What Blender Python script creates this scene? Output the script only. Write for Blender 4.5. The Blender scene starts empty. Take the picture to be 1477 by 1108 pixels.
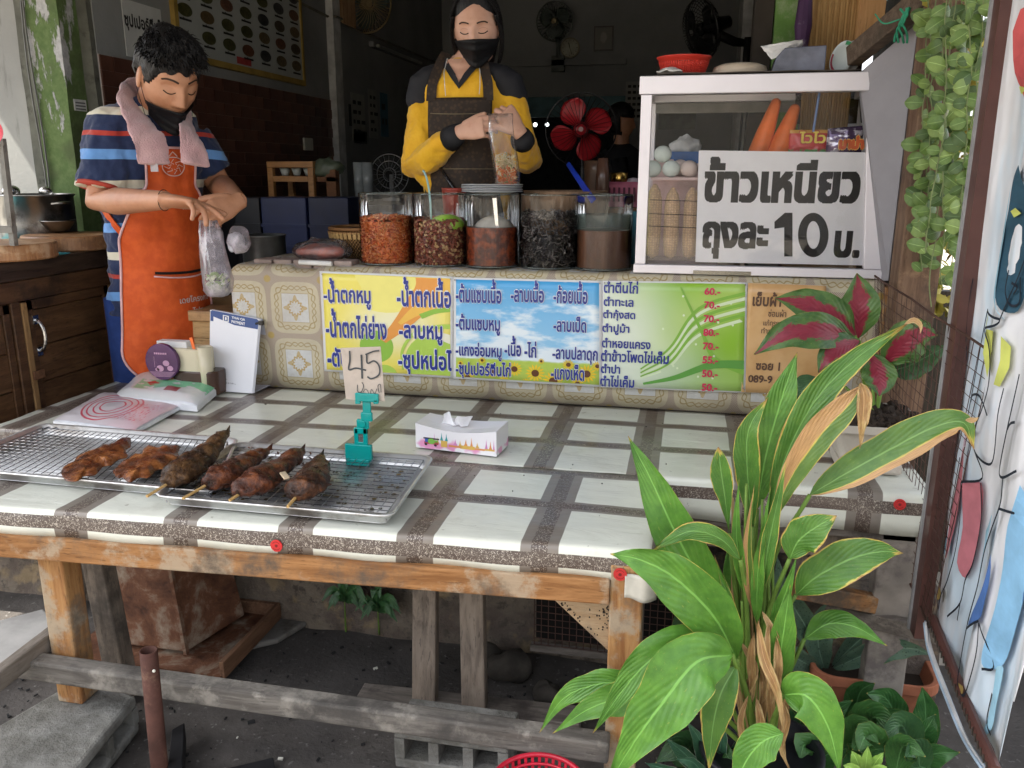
import bpy, bmesh, math, random
from mathutils import Vector as V, Matrix, noise, Quaternion
random.seed(7)
S = bpy.context.scene
C = S.collection
R = math.radians
PI = math.pi

# ---------------------------------------------------------------- camera
F, TILT, YAW, ROLL, CH = 1200.0, 14.3, 11.8, 0.1, 1.35
cam = bpy.data.cameras.new('camera')
cam.sensor_width = 36.0
cam.lens = F / 1477 * 36.0
cam.clip_start = 0.02
cam.clip_end = 400
co = bpy.data.objects.new('camera',cam)
C.objects.link(co)
_f = V((-math.sin(R(YAW))*math.cos(R(TILT)),math.cos(R(YAW))*math.cos(R(TILT)),-math.sin(R(TILT))))
_r = V((math.cos(R(YAW)),math.sin(R(YAW)),0))
_u = _r.cross(_f)
_r2 = _r * math.cos(R(ROLL)) + _u * math.sin(R(ROLL))
_u2 = -_r * math.sin(R(ROLL)) + _u * math.cos(R(ROLL))
_m = Matrix((_r2,_u2,-_f)).transposed().to_4x4()
_m.translation = (0,0,CH)
co.matrix_world = _m
S.camera = co

# ---------------------------------------------------------------- daylight
w = bpy.data.worlds.new("World")
S.world = w
w.use_nodes = True
wn = w.node_tree
bg = wn.nodes['Background']
sky = wn.nodes.new('ShaderNodeTexSky')
sky.sky_type = 'NISHITA'
sky.sun_disc = False
SUN_EL, SUN_AZ = R(58), R(-60)          # azimuth measured from +Y towards +X: the sun stands to the left, behind the camera
SUN_DIR = V((-math.cos(SUN_EL)*0.954,-math.cos(SUN_EL)*0.30,math.sin(SUN_EL))).normalized()
sky.sun_elevation = SUN_EL
sky.sun_rotation = math.atan2(SUN_DIR.x,SUN_DIR.y)
sky.air_density = 1.0
sky.dust_density = 2.5
sky.ozone_density = 1.0
hs = wn.nodes.new('ShaderNodeHueSaturation')
hs.inputs['Saturation'].default_value = .30          # a milky, hazy tropical sky
wn.links.new(sky.outputs[0],hs.inputs['Color'])
wn.links.new(hs.outputs[0],bg.inputs[0])
bg.inputs[1].default_value = 0.15
sun = bpy.data.lights.new('sun','SUN')
sun.energy = 4.0
sun.angle = R(0.6)
sun.color = (1.0,0.95,0.87)
so = bpy.data.objects.new('sun',sun)
C.objects.link(so)
so.rotation_euler = (-SUN_DIR).to_track_quat('-Z','Y').to_euler()
so.location = (-4,-4,8)
vs = S.view_settings
vs.view_transform = 'Standard'
vs.look = 'None'
vs.gamma = 1
vs.use_curve_mapping = False
vs.exposure = 2.05
S.cycles.use_denoising = True
S.cycles.max_bounces = 10
S.cycles.transparent_max_bounces = 24
S.cycles.transmission_bounces = 10
S.cycles.caustics_refractive = False
S.cycles.caustics_reflective = False
S.cycles.sample_clamp_indirect = 6

# ---------------------------------------------------------------- where a point of the place lies
def _ray(px,py):
    return _f + _r2 * ((px - 738.5)/F) + _u2 * ((554 - py)/F)
def aty(px,py,y):
    d = _ray(px,py); return V((0,0,CH)) + d * (y/d.y)
def atz(px,py,z):
    d = _ray(px,py); return V((0,0,CH)) + d * ((z - CH)/d.z)
def atx(px,py,x):
    d = _ray(px,py); return V((0,0,CH)) + d * (x/d.x)

# ---------------------------------------------------------------- shader expressions
class X:
    """a socket (or a number) inside a node tree, with arithmetic"""
    def __init__(s,g,v): s.g, s.v = g, v
    def _b(s,o,op,r=False):
        return s.g.m(op,o,s) if r else s.g.m(op,s,o)
    def __add__(s,o): return s._b(o,'ADD')
    def __radd__(s,o): return s._b(o,'ADD')
    def __sub__(s,o): return s._b(o,'SUBTRACT')
    def __rsub__(s,o): return s._b(o,'SUBTRACT',True)
    def __mul__(s,o): return s._b(o,'MULTIPLY')
    def __rmul__(s,o): return s._b(o,'MULTIPLY')
    def __truediv__(s,o): return s._b(o,'DIVIDE')
    def __lt__(s,o): return s._b(o,'LESS_THAN')
    def __gt__(s,o): return s._b(o,'GREATER_THAN')
class G:
    def __init__(s,name):
        s.mat = bpy.data.materials.new(name)
        s.mat.use_nodes = True
        s.t = s.mat.node_tree
        s.p = s.t.nodes['Principled BSDF']
        s.out = s.t.nodes['Material Output']
    def set(s,sock,v):
        if isinstance(v,X): v = v.v
        if isinstance(v,bpy.types.NodeSocket): s.t.links.new(v,sock)
        elif v is not None:
            if hasattr(sock.default_value,'__len__'):
                n = len(sock.default_value)
                if not hasattr(v,'__len__'): v = (v,) * 3
                v = tuple(v)[:n]
                if len(v) < n: v = v + (1.0,)
            sock.default_value = v
    def m(s,op,a,b=None,c=None,clamp=False):
        n = s.t.nodes.new('ShaderNodeMath'); n.operation = op; n.use_clamp = clamp
        for i, q in enumerate((a,b,c)):
            if q is not None: s.set(n.inputs[i],q)
        return X(s,n.outputs[0])
    def co(s,which='Object'):
        n = s.t.nodes.new('ShaderNodeTexCoord'); return X(s,n.outputs[which])
    def sep(s,v):
        n = s.t.nodes.new('ShaderNodeSeparateXYZ'); s.set(n.inputs[0],v)
        return [X(s,o) for o in n.outputs]
    def comb(s,x=0,y=0,z=0):
        n = s.t.nodes.new('ShaderNodeCombineXYZ')
        for i, q in enumerate((x,y,z)): s.set(n.inputs[i],q)
        return X(s,n.outputs[0])
    def vm(s,v,sc,loc=(0,0,0)):
        n = s.t.nodes.new('ShaderNodeMapping'); s.set(n.inputs[0],v)
        n.inputs['Scale'].default_value = sc if hasattr(sc,'__len__') else (sc,) * 3
        n.inputs['Location'].default_value = loc
        return X(s,n.outputs[0])
    def noise(s,v=None,sc=5,det=4,ro=.55,dis=0,out=0):
        n = s.t.nodes.new('ShaderNodeTexNoise')
        s.set(n.inputs['Vector'],v if v is not None else s.co())
        n.inputs['Scale'].default_value = sc; n.inputs['Detail'].default_value = det
        n.inputs['Roughness'].default_value = ro; n.inputs['Distortion'].default_value = dis
        return X(s,n.outputs[out])
    def vor(s,v=None,sc=5,feat='F1',out=0,rnd=1):
        n = s.t.nodes.new('ShaderNodeTexVoronoi'); n.feature = feat
        s.set(n.inputs['Vector'],v if v is not None else s.co())
        n.inputs['Scale'].default_value = sc; n.inputs['Randomness'].default_value = rnd
        return X(s,n.outputs[out])
    def ss(s,v,a,b):
        n = s.t.nodes.new('ShaderNodeMapRange'); n.interpolation_type = 'SMOOTHSTEP'
        s.set(n.inputs[0],v); s.set(n.inputs[1],a); s.set(n.inputs[2],b)
        return X(s,n.outputs[0])
    def mix(s,f,a,b,mode='MIX'):
        n = s.t.nodes.new('ShaderNodeMix'); n.data_type = 'RGBA'; n.blend_type = mode
        s.set(n.inputs[0],f); s.set(n.inputs[6],a); s.set(n.inputs[7],b)
        return X(s,n.outputs[2])
    def ramp(s,v,stops):
        n = s.t.nodes.new('ShaderNodeValToRGB'); s.set(n.inputs[0],v)
        e = n.color_ramp.elements
        while len(e) < len(stops): e.new(.5)
        for q, (p,c) in zip(e,stops):
            q.position = p; q.color = tuple(c) + (1,)
        return X(s,n.outputs[0])
    def done(s,base=None,rough=.6,metal=0,bump=None,bs=.3,bd=.01,alpha=None,trans=None,ior=None,spec=None,sss=None,sssr=(.02,.008,.004),emit=None,coat=None,sheen=None):
        p = s.p.inputs
        if spec is None: spec = .22 if isinstance(rough,(int,float)) and rough >= .5 and not metal else .42
        if base is not None: s.set(p['Base Color'],base)
        s.set(p['Roughness'],rough); s.set(p['Metallic'],metal)
        if bump is not None:
            n = s.t.nodes.new('ShaderNodeBump'); s.set(n.inputs['Height'],bump)
            n.inputs['Strength'].default_value = bs; n.inputs['Distance'].default_value = bd
            s.t.links.new(n.outputs[0],p['Normal'])
        if alpha is not None: s.set(p['Alpha'],alpha)
        if trans is not None: s.set(p['Transmission Weight'],trans)
        if ior is not None: s.set(p['IOR'],ior)
        if spec is not None: s.set(p['Specular IOR Level'],spec)
        if coat is not None: s.set(p['Coat Weight'],coat)
        if sheen is not None: s.set(p['Sheen Weight'],sheen)
        if sss is not None:
            s.set(p['Subsurface Weight'],sss); p['Subsurface Radius'].default_value = sssr; p['Subsurface Scale'].default_value = 1
        if emit is not None:
            s.set(p['Emission Color'],emit); p['Emission Strength'].default_value = 1
        return s.mat
MATS = {}
def M(name,c=(.5,.5,.5),rough=.55,metal=0,var=.25,sc=12,bs=.15,bsc=60,c2=None,**k):
    """plain stuff with uneven colour and a fine relief; c2 = dirt colour"""
    if name in MATS: return MATS[name]
    g = G(name)
    n = g.noise(sc=sc,det=5)
    a = tuple(q*(1 - var) for q in c); b = tuple(min(1,q*(1 + var)) for q in c)
    col = g.mix(g.ss(n,.25,.75),a,b)
    if c2: col = g.mix(g.ss(g.noise(sc=sc*.6,det=7,ro=.7),.5,.66),col,c2)
    MATS[name] = g.done(col,rough,metal,bump=g.noise(sc=bsc,det=3) if bs else None,bs=bs,bd=.003,**k)
    return MATS[name]
def WOOD(name,c1,c2,axis=0,sc=1.0,rough=.65,dirt=None,worn=None,stretch=9,bs=.35):
    if name in MATS: return MATS[name]
    g = G(name)
    k = [stretch*2.2] * 3; k[axis] = 2.2
    v = g.vm(g.co(),[q*sc for q in k])
    gr = g.noise(v,2.2,6,.65,.6)
    fine = g.noise(g.vm(g.co(),[q*sc*4 for q in k]),2.5,3,.6)
    col = g.mix(g.ss(gr,.3,.7),c1,c2)
    col = g.mix(g.ss(fine,.42,.3)*.6,col,tuple(q*.35 for q in c1))
    if worn: col = g.mix(g.ss(g.noise(sc=7*sc,det=6,ro=.7),.5,.62),col,worn)
    if dirt: col = g.mix(g.ss(g.noise(sc=4*sc,det=7,ro=.7),.48,.66),col,dirt)
    MATS[name] = g.done(col,rough,bump=gr*.6 + fine*.5,bs=bs,bd=.004)
    return MATS[name]

# ---------------------------------------------------------------- meshes
class MB:
    def __init__(s): s.v, s.f, s.m, s.uv = [], [], [], {}
    def add(s,vs,fs,m=0,uv=None):
        o = len(s.v); s.v += [V(q) for q in vs]
        for i, q in enumerate(fs):
            s.f.append(tuple(a + o for a in q)); s.m.append(m)
            if uv is not None: s.uv[len(s.f) - 1] = [uv[a] for a in q]
        return s
    def box(s,a,b,m=0,rot=None,piv=None):
        x0, y0, z0 = a; x1, y1, z1 = b
        vs = [V(q) for q in ((x0,y0,z0),(x1,y0,z0),(x1,y1,z0),(x0,y1,z0),(x0,y0,z1),(x1,y0,z1),(x1,y1,z1),(x0,y1,z1))]
        if rot is not None:
            piv = V(piv) if piv is not None else (V(a) + V(b)) / 2
            vs = [piv + rot @ (q - piv) for q in vs]
        return s.add(vs,[(0,3,2,1),(4,5,6,7),(0,1,5,4),(1,2,6,5),(2,3,7,6),(3,0,4,7)],m)
    def beam(s,a,b,wd,th,up=(0,0,1),m=0,taper=1.0):
        """a rectangular bar from a to b, wd across, th along up"""
        a, b = V(a), V(b); d = (b - a).normalized(); up = V(up)
        sd = d.cross(up).normalized(); u = sd.cross(d).normalized()
        vs = []
        for p, k in ((a,1),(b,taper)):
            for q in ((-1,-1),(1,-1),(1,1),(-1,1)): vs.append(p + sd*q[0]*wd/2*k + u*q[1]*th/2*k)
        return s.add(vs,[(3,2,1,0),(4,5,6,7),(0,1,5,4),(1,2,6,5),(2,3,7,6),(3,0,4,7)],m)
    def loft(s,rings,m=0,caps=True,closed=False,uvs=False):
        n = len(rings[0]); vs = [q for r in rings for q in r]; fs = []
        L = len(rings)
        for i in range(L if closed else L - 1):
            for j in range(n):
                a, b = i * n + j, i * n + (j + 1) % n
                c, d = ((i + 1) % L) * n + (j + 1) % n, ((i + 1) % L) * n + j
                fs.append((a,b,c,d))
        if caps and not closed:
            fs.append(tuple(reversed(range(n)))); fs.append(tuple((L - 1)*n + j for j in range(n)))
        return s.add(vs,fs,m)
    def tube(s,pts,r,n=10,m=0,ry=None,ref=None,caps=True,round_ends=False):
        pts = [V(p) for p in pts]; L = len(pts)
        rs = list(r) if hasattr(r,'__len__') else [r] * L
        rys = list(ry) if hasattr(ry,'__len__') else ([ry]*L if ry else rs)
        if round_ends:
            d0 = (pts[0] - pts[1]).normalized(); d1 = (pts[-1] - pts[-2]).normalized()
            e0 = [(pts[0] + d0*rs[0]*math.sin(t),math.cos(t)) for t in (1.35,.9,.45)]
            e1 = [(pts[-1] + d1*rs[-1]*math.sin(t),math.cos(t)) for t in (.45,.9,1.35)]
            R0, R1, Q0, Q1 = rs[0], rs[-1], rys[0], rys[-1]
            pts = [e[0] for e in e0] + pts + [e[0] for e in e1]
            rs = [R0*e[1] for e in e0] + rs + [R1*e[1] for e in e1]
            rys = [Q0*e[1] for e in e0] + rys + [Q1*e[1] for e in e1]
            L = len(pts)
        rings = []; u = None
        for i, p in enumerate(pts):
            d = (pts[min(i + 1,L - 1)] - pts[max(i - 1,0)])
            d = d.normalized() if d.length > 1e-9 else V((0,0,1))
            if ref is not None: u = V(ref) - d * V(ref).dot(d)
            elif u is None:
                u = V((0,0,1)) if abs(d.z) < .9 else V((1,0,0)); u = u - d * u.dot(d)
            else: u = u - d * u.dot(d)
            u = u.normalized(); sd = d.cross(u)
            rings.append([p + u*math.cos(2*PI*k/n)*rs[i] + sd*math.sin(2*PI*k/n)*rys[i] for k in range(n)])
        return s.loft(rings,m,caps)
    def lathe(s,prof,c=(0,0,0),n=32,m=0,sx=1,sy=1,caps=True):
        c = V(c)
        return s.loft([[c + V((math.cos(2*PI*k/n)*r*sx,math.sin(2*PI*k/n)*r*sy,z)) for k in range(n)] for r,z in prof],m,caps)
    def ball(s,c,r,n=14,m=0,sq=(1,1,1),rot=None):
        c = V(c); rings = []
        for i in range(n + 1):
            t = PI * (i + (0.02 if i == 0 else -0.02 if i == n else 0)) / n
            ring = []
            for k in range(2*n):
                q = V((math.sin(t)*math.cos(PI*k/n)*r*sq[0],math.sin(t)*math.sin(PI*k/n)*r*sq[1],-math.cos(t)*r*sq[2]))
                if rot is not None: q = rot @ q
                ring.append(c + q)
            rings.append(ring)
        return s.loft(rings,m)
    def prism(s,poly,dirv,m=0):
        poly = [V(p) for p in poly]; n = len(poly); d = V(dirv)
        vs = poly + [p + d for p in poly]
        fs = [tuple(reversed(range(n))),tuple(range(n,2*n))] + [(i,(i + 1) % n,n + (i + 1) % n,n + i) for i in range(n)]
        return s.add(vs,fs,m)
    def grid(s,fn,nu,nv,m=0,uv=True):
        vs = []; us = []
        for i in range(nu + 1):
            for j in range(nv + 1):
                vs.append(fn(i/nu,j/nv)); us.append((i/nu,j/nv))
        fs = [(i*(nv + 1) + j,(i + 1)*(nv + 1) + j,(i + 1)*(nv + 1) + j + 1,i*(nv + 1) + j + 1) for i in range(nu) for j in range(nv)]
        return s.add(vs,fs,m,us if uv else None)
    def mesh(s,name,off=(0,0,0),smooth=False):
        me = bpy.data.meshes.new(name); off = V(off)
        me.from_pydata([tuple(q - off) for q in s.v],[],s.f)
        if any(s.m): me.polygons.foreach_set('material_index',s.m)
        if s.uv:
            l = me.uv_layers.new(name='UVMap'); k = 0
            for i, p in enumerate(me.polygons):
                u = s.uv.get(i)
                for j in range(p.loop_total):
                    if u: l.data[p.loop_start + j].uv = u[j]
        if smooth: me.polygons.foreach_set('use_smooth',[True]*len(me.polygons))
        me.update()
        return me
ROOT = {}
def thing(name,label,cat,loc=(0,0,0),group=None,rz=0,kind=None):
    o = bpy.data.objects.new(name,None); C.objects.link(o)
    o.location = loc; o.rotation_euler = (0,0,rz); o.empty_display_size = .1
    if label: o['label'] = label; o['category'] = cat
    if group: o['group'] = group
    if kind: o['kind'] = kind
    ROOT[o.name] = V(loc)
    return o
def part(name,mb,mat,parent=None,smooth=False,bev=0,seg=2,sub=0,solid=0,label=None,kind=None,remesh=0,smoothmod=0,disp=None,solid_off=-1,auto=None):
    base = ROOT[parent.name] if parent is not None else V((0,0,0))
    me = mb.mesh(name,base,smooth) if isinstance(mb,MB) else mb
    o = bpy.data.objects.new(name,me); C.objects.link(o)
    for q in (mat if isinstance(mat,(list,tuple)) else [mat]):
        if len(me.materials) < (len(mat) if isinstance(mat,(list,tuple)) else 1): me.materials.append(q)
    if parent is not None: o.parent = parent; ROOT[o.name] = base
    if solid:
        q = o.modifiers.new('s','SOLIDIFY'); q.thickness = solid; q.offset = solid_off
    if remesh:
        q = o.modifiers.new('r','REMESH'); q.mode = 'VOXEL'; q.voxel_size = remesh; q.use_smooth_shade = True
    if smoothmod:
        q = o.modifiers.new('m','SMOOTH'); q.factor = .5; q.iterations = smoothmod
    if bev:
        q = o.modifiers.new('b','BEVEL'); q.width = bev; q.segments = seg; q.limit_method = 'ANGLE'; q.angle_limit = R(40)
    if sub:
        q = o.modifiers.new('u','SUBSURF'); q.levels = sub; q.render_levels = sub
    for d in (disp or []):
        tx = bpy.data.textures.new(name,'CLOUDS'); tx.noise_scale = d[1]; tx.noise_depth = d[2] if len(d) > 2 else 2
        q = o.modifiers.new('d','DISPLACE'); q.texture = tx; q.strength = d[0]; q.mid_level = .5
        q.texture_coords = 'LOCAL'
    if label: o['label'] = label
    if kind: o['kind'] = kind
    return o
def solo(name,mb,mat,label,cat,group=None,**k):
    o = part(name,mb,mat,None,**k); o['label'] = label; o['category'] = cat
    if group: o['group'] = group
    return o
def struct(name,mb,mat,parent=None,**k):
    o = part(name,mb,mat,parent,**k)
    if parent is None: o['kind'] = 'structure'
    return o
def inst(src,parent,loc=(0,0,0),rot=(0,0,0),sc=(1,1,1),name=None):
    """a further part that shares mesh data with src"""
    o = src.copy(); C.objects.link(o); o.parent = parent; o.location = loc; o.rotation_euler = rot; o.scale = sc
    if parent is not None: ROOT[o.name] = ROOT[parent.name]
    return o
def dup(root,loc,rz=0,label=None,group=None):
    r = root.copy(); C.objects.link(r); r.location = loc; r.rotation_euler = (0,0,rz); ROOT[r.name] = ROOT[root.name]
    if label: r['label'] = label
    if group: r['group'] = group
    for ch in list(root.children):
        c = ch.copy(); C.objects.link(c); c.parent = r
        for g_ in ch.children:
            d = g_.copy(); C.objects.link(d); d.parent = c
    return r
def bez(p,n=12):
    p = [V(q) for q in p]; out = []
    for i in range(n + 1):
        t = i / n; q = list(p)
        while len(q) > 1: q = [q[k].lerp(q[k + 1],t) for k in range(len(q) - 1)]
        out.append(q[0])
    return out
def spl(pts,n=6):
    """Catmull-Rom through pts"""
    pts = [V(p) for p in pts]; P = [pts[0]*2 - pts[1]] + pts + [pts[-1]*2 - pts[-2]]; out = []
    for i in range(1,len(P) - 2):
        for k in range(n):
            t = k / n; a, b, c, d = P[i - 1:i + 3]
            out.append(.5*((2*b) + (c - a)*t + (2*a - 5*b + 4*c - d)*t*t + (3*b - a - 3*c + d)*t ** 3))
    out.append(pts[-1]); return out
def ns(p,s=1.0,seed=0):
    return noise.noise(V(p)*s + V((seed*7.3,seed*3.1,seed*5.7)))

# ---------------------------------------------------------------- lettering (outlines of the built-in face, filled strip by strip)
_GL = {}
def _outline(txt):
    c = bpy.data.curves.new('glyph','FONT'); c.body = txt; c.size = 1
    o = bpy.data.objects.new('glyph',c); C.objects.link(o)
    dg = bpy.context.evaluated_depsgraph_get(); cu = o.evaluated_get(dg).to_curve(dg)
    out = []
    for sp in cu.splines:
        bp = sp.bezier_points; n = len(bp); pl = []
        for i in range(n):
            a, b = bp[i], bp[(i + 1) % n]
            st = 1 if (a.handle_right - a.co).length < 1e-6 and (b.handle_left - b.co).length < 1e-6 else 4
            for k in range(st):
                t = k / st; q = [a.co,a.handle_right,b.handle_left,b.co]
                w_ = ((1 - t) ** 3,3*t*(1 - t) ** 2,3*t*t*(1 - t),t ** 3)
                pl.append((sum(q[j].x*w_[j] for j in range(4)),sum(q[j].y*w_[j] for j in range(4))))
        if len(pl) > 2: out.append(pl)
    bpy.data.objects.remove(o); bpy.data.curves.remove(c)
    return out
UPV = 'ิีึืั็ํ'; TONE = '่้๊๋์'
def glyphs(txt):
    """outlines of the whole line; tone marks lifted clear of an upper vowel"""
    if txt in _GL: return _GL[txt]
    whole = _outline(txt); k = 0; out = []
    for i, ch in enumerate(txt):
        if ch == ' ': continue
        if ch not in _GL: _GL[ch] = len(_outline(ch))
        n = _GL[ch]
        for pl in whole[k:k + n]:
            if ch in TONE:
                up = (i > 0 and txt[i - 1] in UPV) or (i + 1 < len(txt) and txt[i + 1] == 'ำ')
                if up: pl = [(x,y + .23) for x,y in pl]
            out.append(pl)
        k += n
    _GL[txt] = out
    return out
def fill(polys,strips):
    ys = [p[1] for q in polys for p in q]; y0, y1 = min(ys), max(ys); tr = []
    E_ = [(q[i],q[(i + 1) % len(q)]) for q in polys for i in range(len(q))]
    for k in range(strips):
        a = y0 + (y1 - y0) * k / strips; b = y0 + (y1 - y0) * (k + 1) / strips; mid = (a + b) / 2; cr = []
        for p, q in E_:
            if (p[1] <= mid) != (q[1] <= mid):
                f = lambda y: p[0] + (q[0] - p[0]) * min(1,max(0,(y - p[1])/(q[1] - p[1])))
                cr.append((f(mid),f(a),f(b),1 if q[1] > p[1] else -1))
        cr.sort(); wn_ = 0
        for c0 in cr:
            if wn_ == 0: st = c0
            wn_ += c0[3]
            if wn_ == 0: tr.append(((st[1],a),(c0[1],a),(c0[2],b),(st[2],b)))
    return tr
def text2d(txt,bold=0,strips=30):
    gl = glyphs(txt); polys = list(gl)
    if bold:
        for k in range(8):
            dx, dy = math.cos(k*PI/4) * abs(bold), math.sin(k*PI/4) * abs(bold)
            if bold < 0: q_ = max(abs(dx),abs(dy)); dx, dy = dx / q_ * -bold * 1.5, dy / q_ * -bold      # square-cornered heavy face
            polys += [[(x + dx,y + dy) for x,y in p] for p in gl]
    return fill(polys,strips)
def text_on(mb,txt,o,ux,uz,x0,x1,z0,z1,bold=0,strips=30,m=0,slant=0):
    """fit the line into the box x0..x1, z0..z1 of the plane o + ux*x + uz*z"""
    tr = text2d(txt,bold,strips); o, ux, uz = V(o), V(ux), V(uz)
    xs = [p[0] for t in tr for p in t]; ys = [p[1] for t in tr for p in t]
    a0, a1, b0, b1 = min(xs), max(xs), min(ys), max(ys)
    for t in tr:
        vs = []
        for x, y in t:
            v = (y - b0) / (b1 - b0); u = (x - a0) / (a1 - a0)
            vs.append(o + ux*(x0 + (x1 - x0)*u + slant*v*(z1 - z0)) + uz*(z0 + (z1 - z0)*v))
        mb.add(vs,[(0,1,2,3)],m)
def stroke(mb,pts,wd,nrm,m=0,off=0):
    """a flat pen stroke through pts, facing nrm"""
    nrm = V(nrm).normalized(); pts = [V(p) + nrm*off for p in pts]; vs = []
    for i, p in enumerate(pts):
        d = (pts[min(i + 1,len(pts) - 1)] - pts[max(i - 1,0)]).normalized(); sd = d.cross(nrm).normalized() * wd / 2
        vs += [p - sd,p + sd]
    return mb.add(vs,[(2*i,2*i + 1,2*i + 3,2*i + 2) for i in range(len(pts) - 1)],m)
def clip(poly,x0=0,x1=1,y0=0,y1=1):
    def cut(pl,ins,inter):
        out = []
        for i, p in enumerate(pl):
            q = pl[(i + 1) % len(pl)]
            if ins(p): out.append(p)
            if ins(p) != ins(q): out.append(inter(p,q))
        return out
    def ix(x): return lambda p, q: (x,p[1] + (q[1] - p[1])*(x - p[0])/(q[0] - p[0]))
    def iy(y): return lambda p, q: (p[0] + (q[0] - p[0])*(y - p[1])/(q[1] - p[1]),y)
    for ins, it in ((lambda p: p[0] >= x0,ix(x0)),(lambda p: p[0] <= x1,ix(x1)),(lambda p: p[1] >= y0,iy(y0)),(lambda p: p[1] <= y1,iy(y1))):
        if len(poly) > 2: poly = cut(poly,ins,it)
    return poly
# ================================================================ the setting
FL = .28                                   # the shop floor stands this much above the street
g = G('street_soil')
n1 = g.noise(sc=3,det=8,ro=.65); n2 = g.noise(sc=60,det=4)
col = g.mix(g.ss(n1,.35,.65),(.055,.048,.042),(.115,.104,.094))
col = g.mix(g.ss(n2,.62,.7)*.7,col,(.24,.23,.21))
col = g.mix(g.ss(g.noise(sc=1.3,det=3),.45,.6)*.6,col,(.05,.046,.044))
soil = g.done(col,.9,bump=n1 + n2*.4,bs=.7,bd=.012)
b = MB()
def gfn(u,v):
    x, y = -8 + 16 * u, -1 + 3.3 * v
    return V((x,y,.006*ns((x,y,0),6) - .003 + (.01*ns((x,y,2),1.5))))
b.grid(gfn,260,56)
struct('ground',b,soil,smooth=True)
road = M('road',(.38,.34,.28),.85,var=.2,sc=3,bs=.5,bsc=90)
b = MB(); b.add([(-150,-120,-.02),(150,-120,-.02),(150,-1,-.02),(-150,-1,-.02)],[(0,1,2,3)])
b.add([(8,-1,-.02),(150,-1,-.02),(150,200,-.02),(8,200,-.02)],[(0,1,2,3)])
b.add([(-150,-1,-.02),(-8,-1,-.02),(-8,200,-.02),(-150,200,-.02)],[(0,1,2,3)])
b.add([(-8,2.2,-.025),(8,2.2,-.025),(8,200,-.025),(-8,200,-.025)],[(0,1,2,3)])
struct('road',b,road)

# ash and charcoal crumbs trodden into the soil
b = MB()
for i in range(420):
    x = random.uniform(-1.75,.2); y = random.uniform(1.35,2.08); s_ = random.uniform(.0015,.006) * (1.5 if random.random() < .1 else 1)
    z = .002 + .006 * ns((x,y,0),6) + .01 * ns((x,y,2),1.5)
    rt = Matrix.Rotation(random.uniform(0,6),3,'Z') @ Matrix.Rotation(random.uniform(-.5,.5),3,'X')
    b.box((x - s_,y - s_*.5,z - s_*.3),(x + s_,y + s_*.5,z + s_*.4),0 if random.random() < .95 else 1,rot=rt)
part('ground_crumbs',b,[M('charcoal',(.02,.02,.02),.8),M('rice_crumb',(.6,.58,.5),.8)],kind='stuff')

conc = M('rough_concrete',(.16,.15,.135),.9,var=.35,sc=5,bs=.8,bsc=35,c2=(.07,.06,.05))
g = G('old_plinth')
n1 = g.noise(sc=5,det=8,ro=.7); n2 = g.noise(sc=16,det=6,ro=.7)
z = g.sep(g.co())[2]
col = g.mix(g.ss(n1,.35,.65),(.11,.085,.07),(.20,.165,.125))
col = g.mix(g.ss(n2,.52,.62),col,(.09,.075,.06))
col = g.mix(g.ss(g.noise(sc=9,det=5),.55,.65)*.6,col,(.30,.22,.12))
plinth_m = g.done(col,.9,bump=n2 + n1,bs=.9,bd=.02)
b = MB()
def pf(u,v):
    x = -4 + 4.7 * u; z = FL * v
    return V((x,2.13 - .012*ns((x,z,0),8) - .02*(1 - v),z - .02*(1 - v)))
b.grid(pf,150,10)
b.add([(-4,2.128,FL),(.7,2.128,FL),(.7,2.6,FL),(-4,2.6,FL)],[(0,1,2,3)])
struct('plinth_wall',b,plinth_m,smooth=False)
b = MB(); b.box((-4,2.6,0),(.7,10,FL + .001)); struct('shop_floor',b,M('cement_floor',(.16,.15,.14),.6))

# walls -----------------------------------------------------------
g = G('limewash')
n1 = g.noise(sc=1.6,det=6,ro=.6); n2 = g.noise(sc=14,det=6,ro=.7)
col = g.mix(g.ss(n1,.3,.7),(.20,.205,.205),(.27,.275,.27))
col = g.mix(g.ss(n2,.56,.68)*.5,col,(.25,.25,.22))
lime = g.done(col,.85,bump=n2,bs=.25,bd=.01)
LW = -2.4
b = MB(); b.box((LW - .15,3.2,FL),(LW,8.35,3.3)); struct('wall_left',b,lime)
b = MB(); b.box((LW,5.5,FL),(LW + .05,5.62,3.3)); struct('wall_pilaster',b,M('pilaster_paint',(.5,.5,.49),.8))
bw = 8.2
b = MB()
b.box((LW,bw,2.04),(.5,bw + .15,3.3)); b.box((LW,bw,FL),(-1.95,bw + .15,2.04)); b.box((-.62,bw,FL),(.5,bw + .15,2.04))
b.box((LW,bw - .06,2.31),(-.64,bw - .001,2.36))
struct('wall_back',b,lime)
b = MB(); b.box((-1.95,bw + .03,1.86),(-.62,bw + .1,2.04)); struct('door_lintel',b,M('teal_lintel',(.08,.16,.18),.5))
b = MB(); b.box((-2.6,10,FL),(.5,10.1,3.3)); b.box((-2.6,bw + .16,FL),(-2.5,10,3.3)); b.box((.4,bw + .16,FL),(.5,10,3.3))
struct('kitchen_wall',b,M('dark_kitchen',(.05,.05,.05),.9))
RW = .37
b = MB(); b.box((RW,3.3,FL),(RW + .14,8.35,3.3)); struct('wall_right',b,lime)
b = MB(); b.box((RW - .07,6.6,FL),(RW - .001,7.3,3.3)); struct('pilaster_right',b,M('pilaster_paint'))
b = MB(); b.box((RW - .06,3.6,FL),(RW - .001,5.6,3.3)); struct('side_partition',b,WOOD('dark_board',(.04,.028,.02),(.07,.05,.035),2))
b = MB(); b.box((-4.2,3.0,3.3),(.7,10.2,3.42)); struct('ceiling',b,M('ceiling_paint',(.3,.3,.29),.9))
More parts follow.
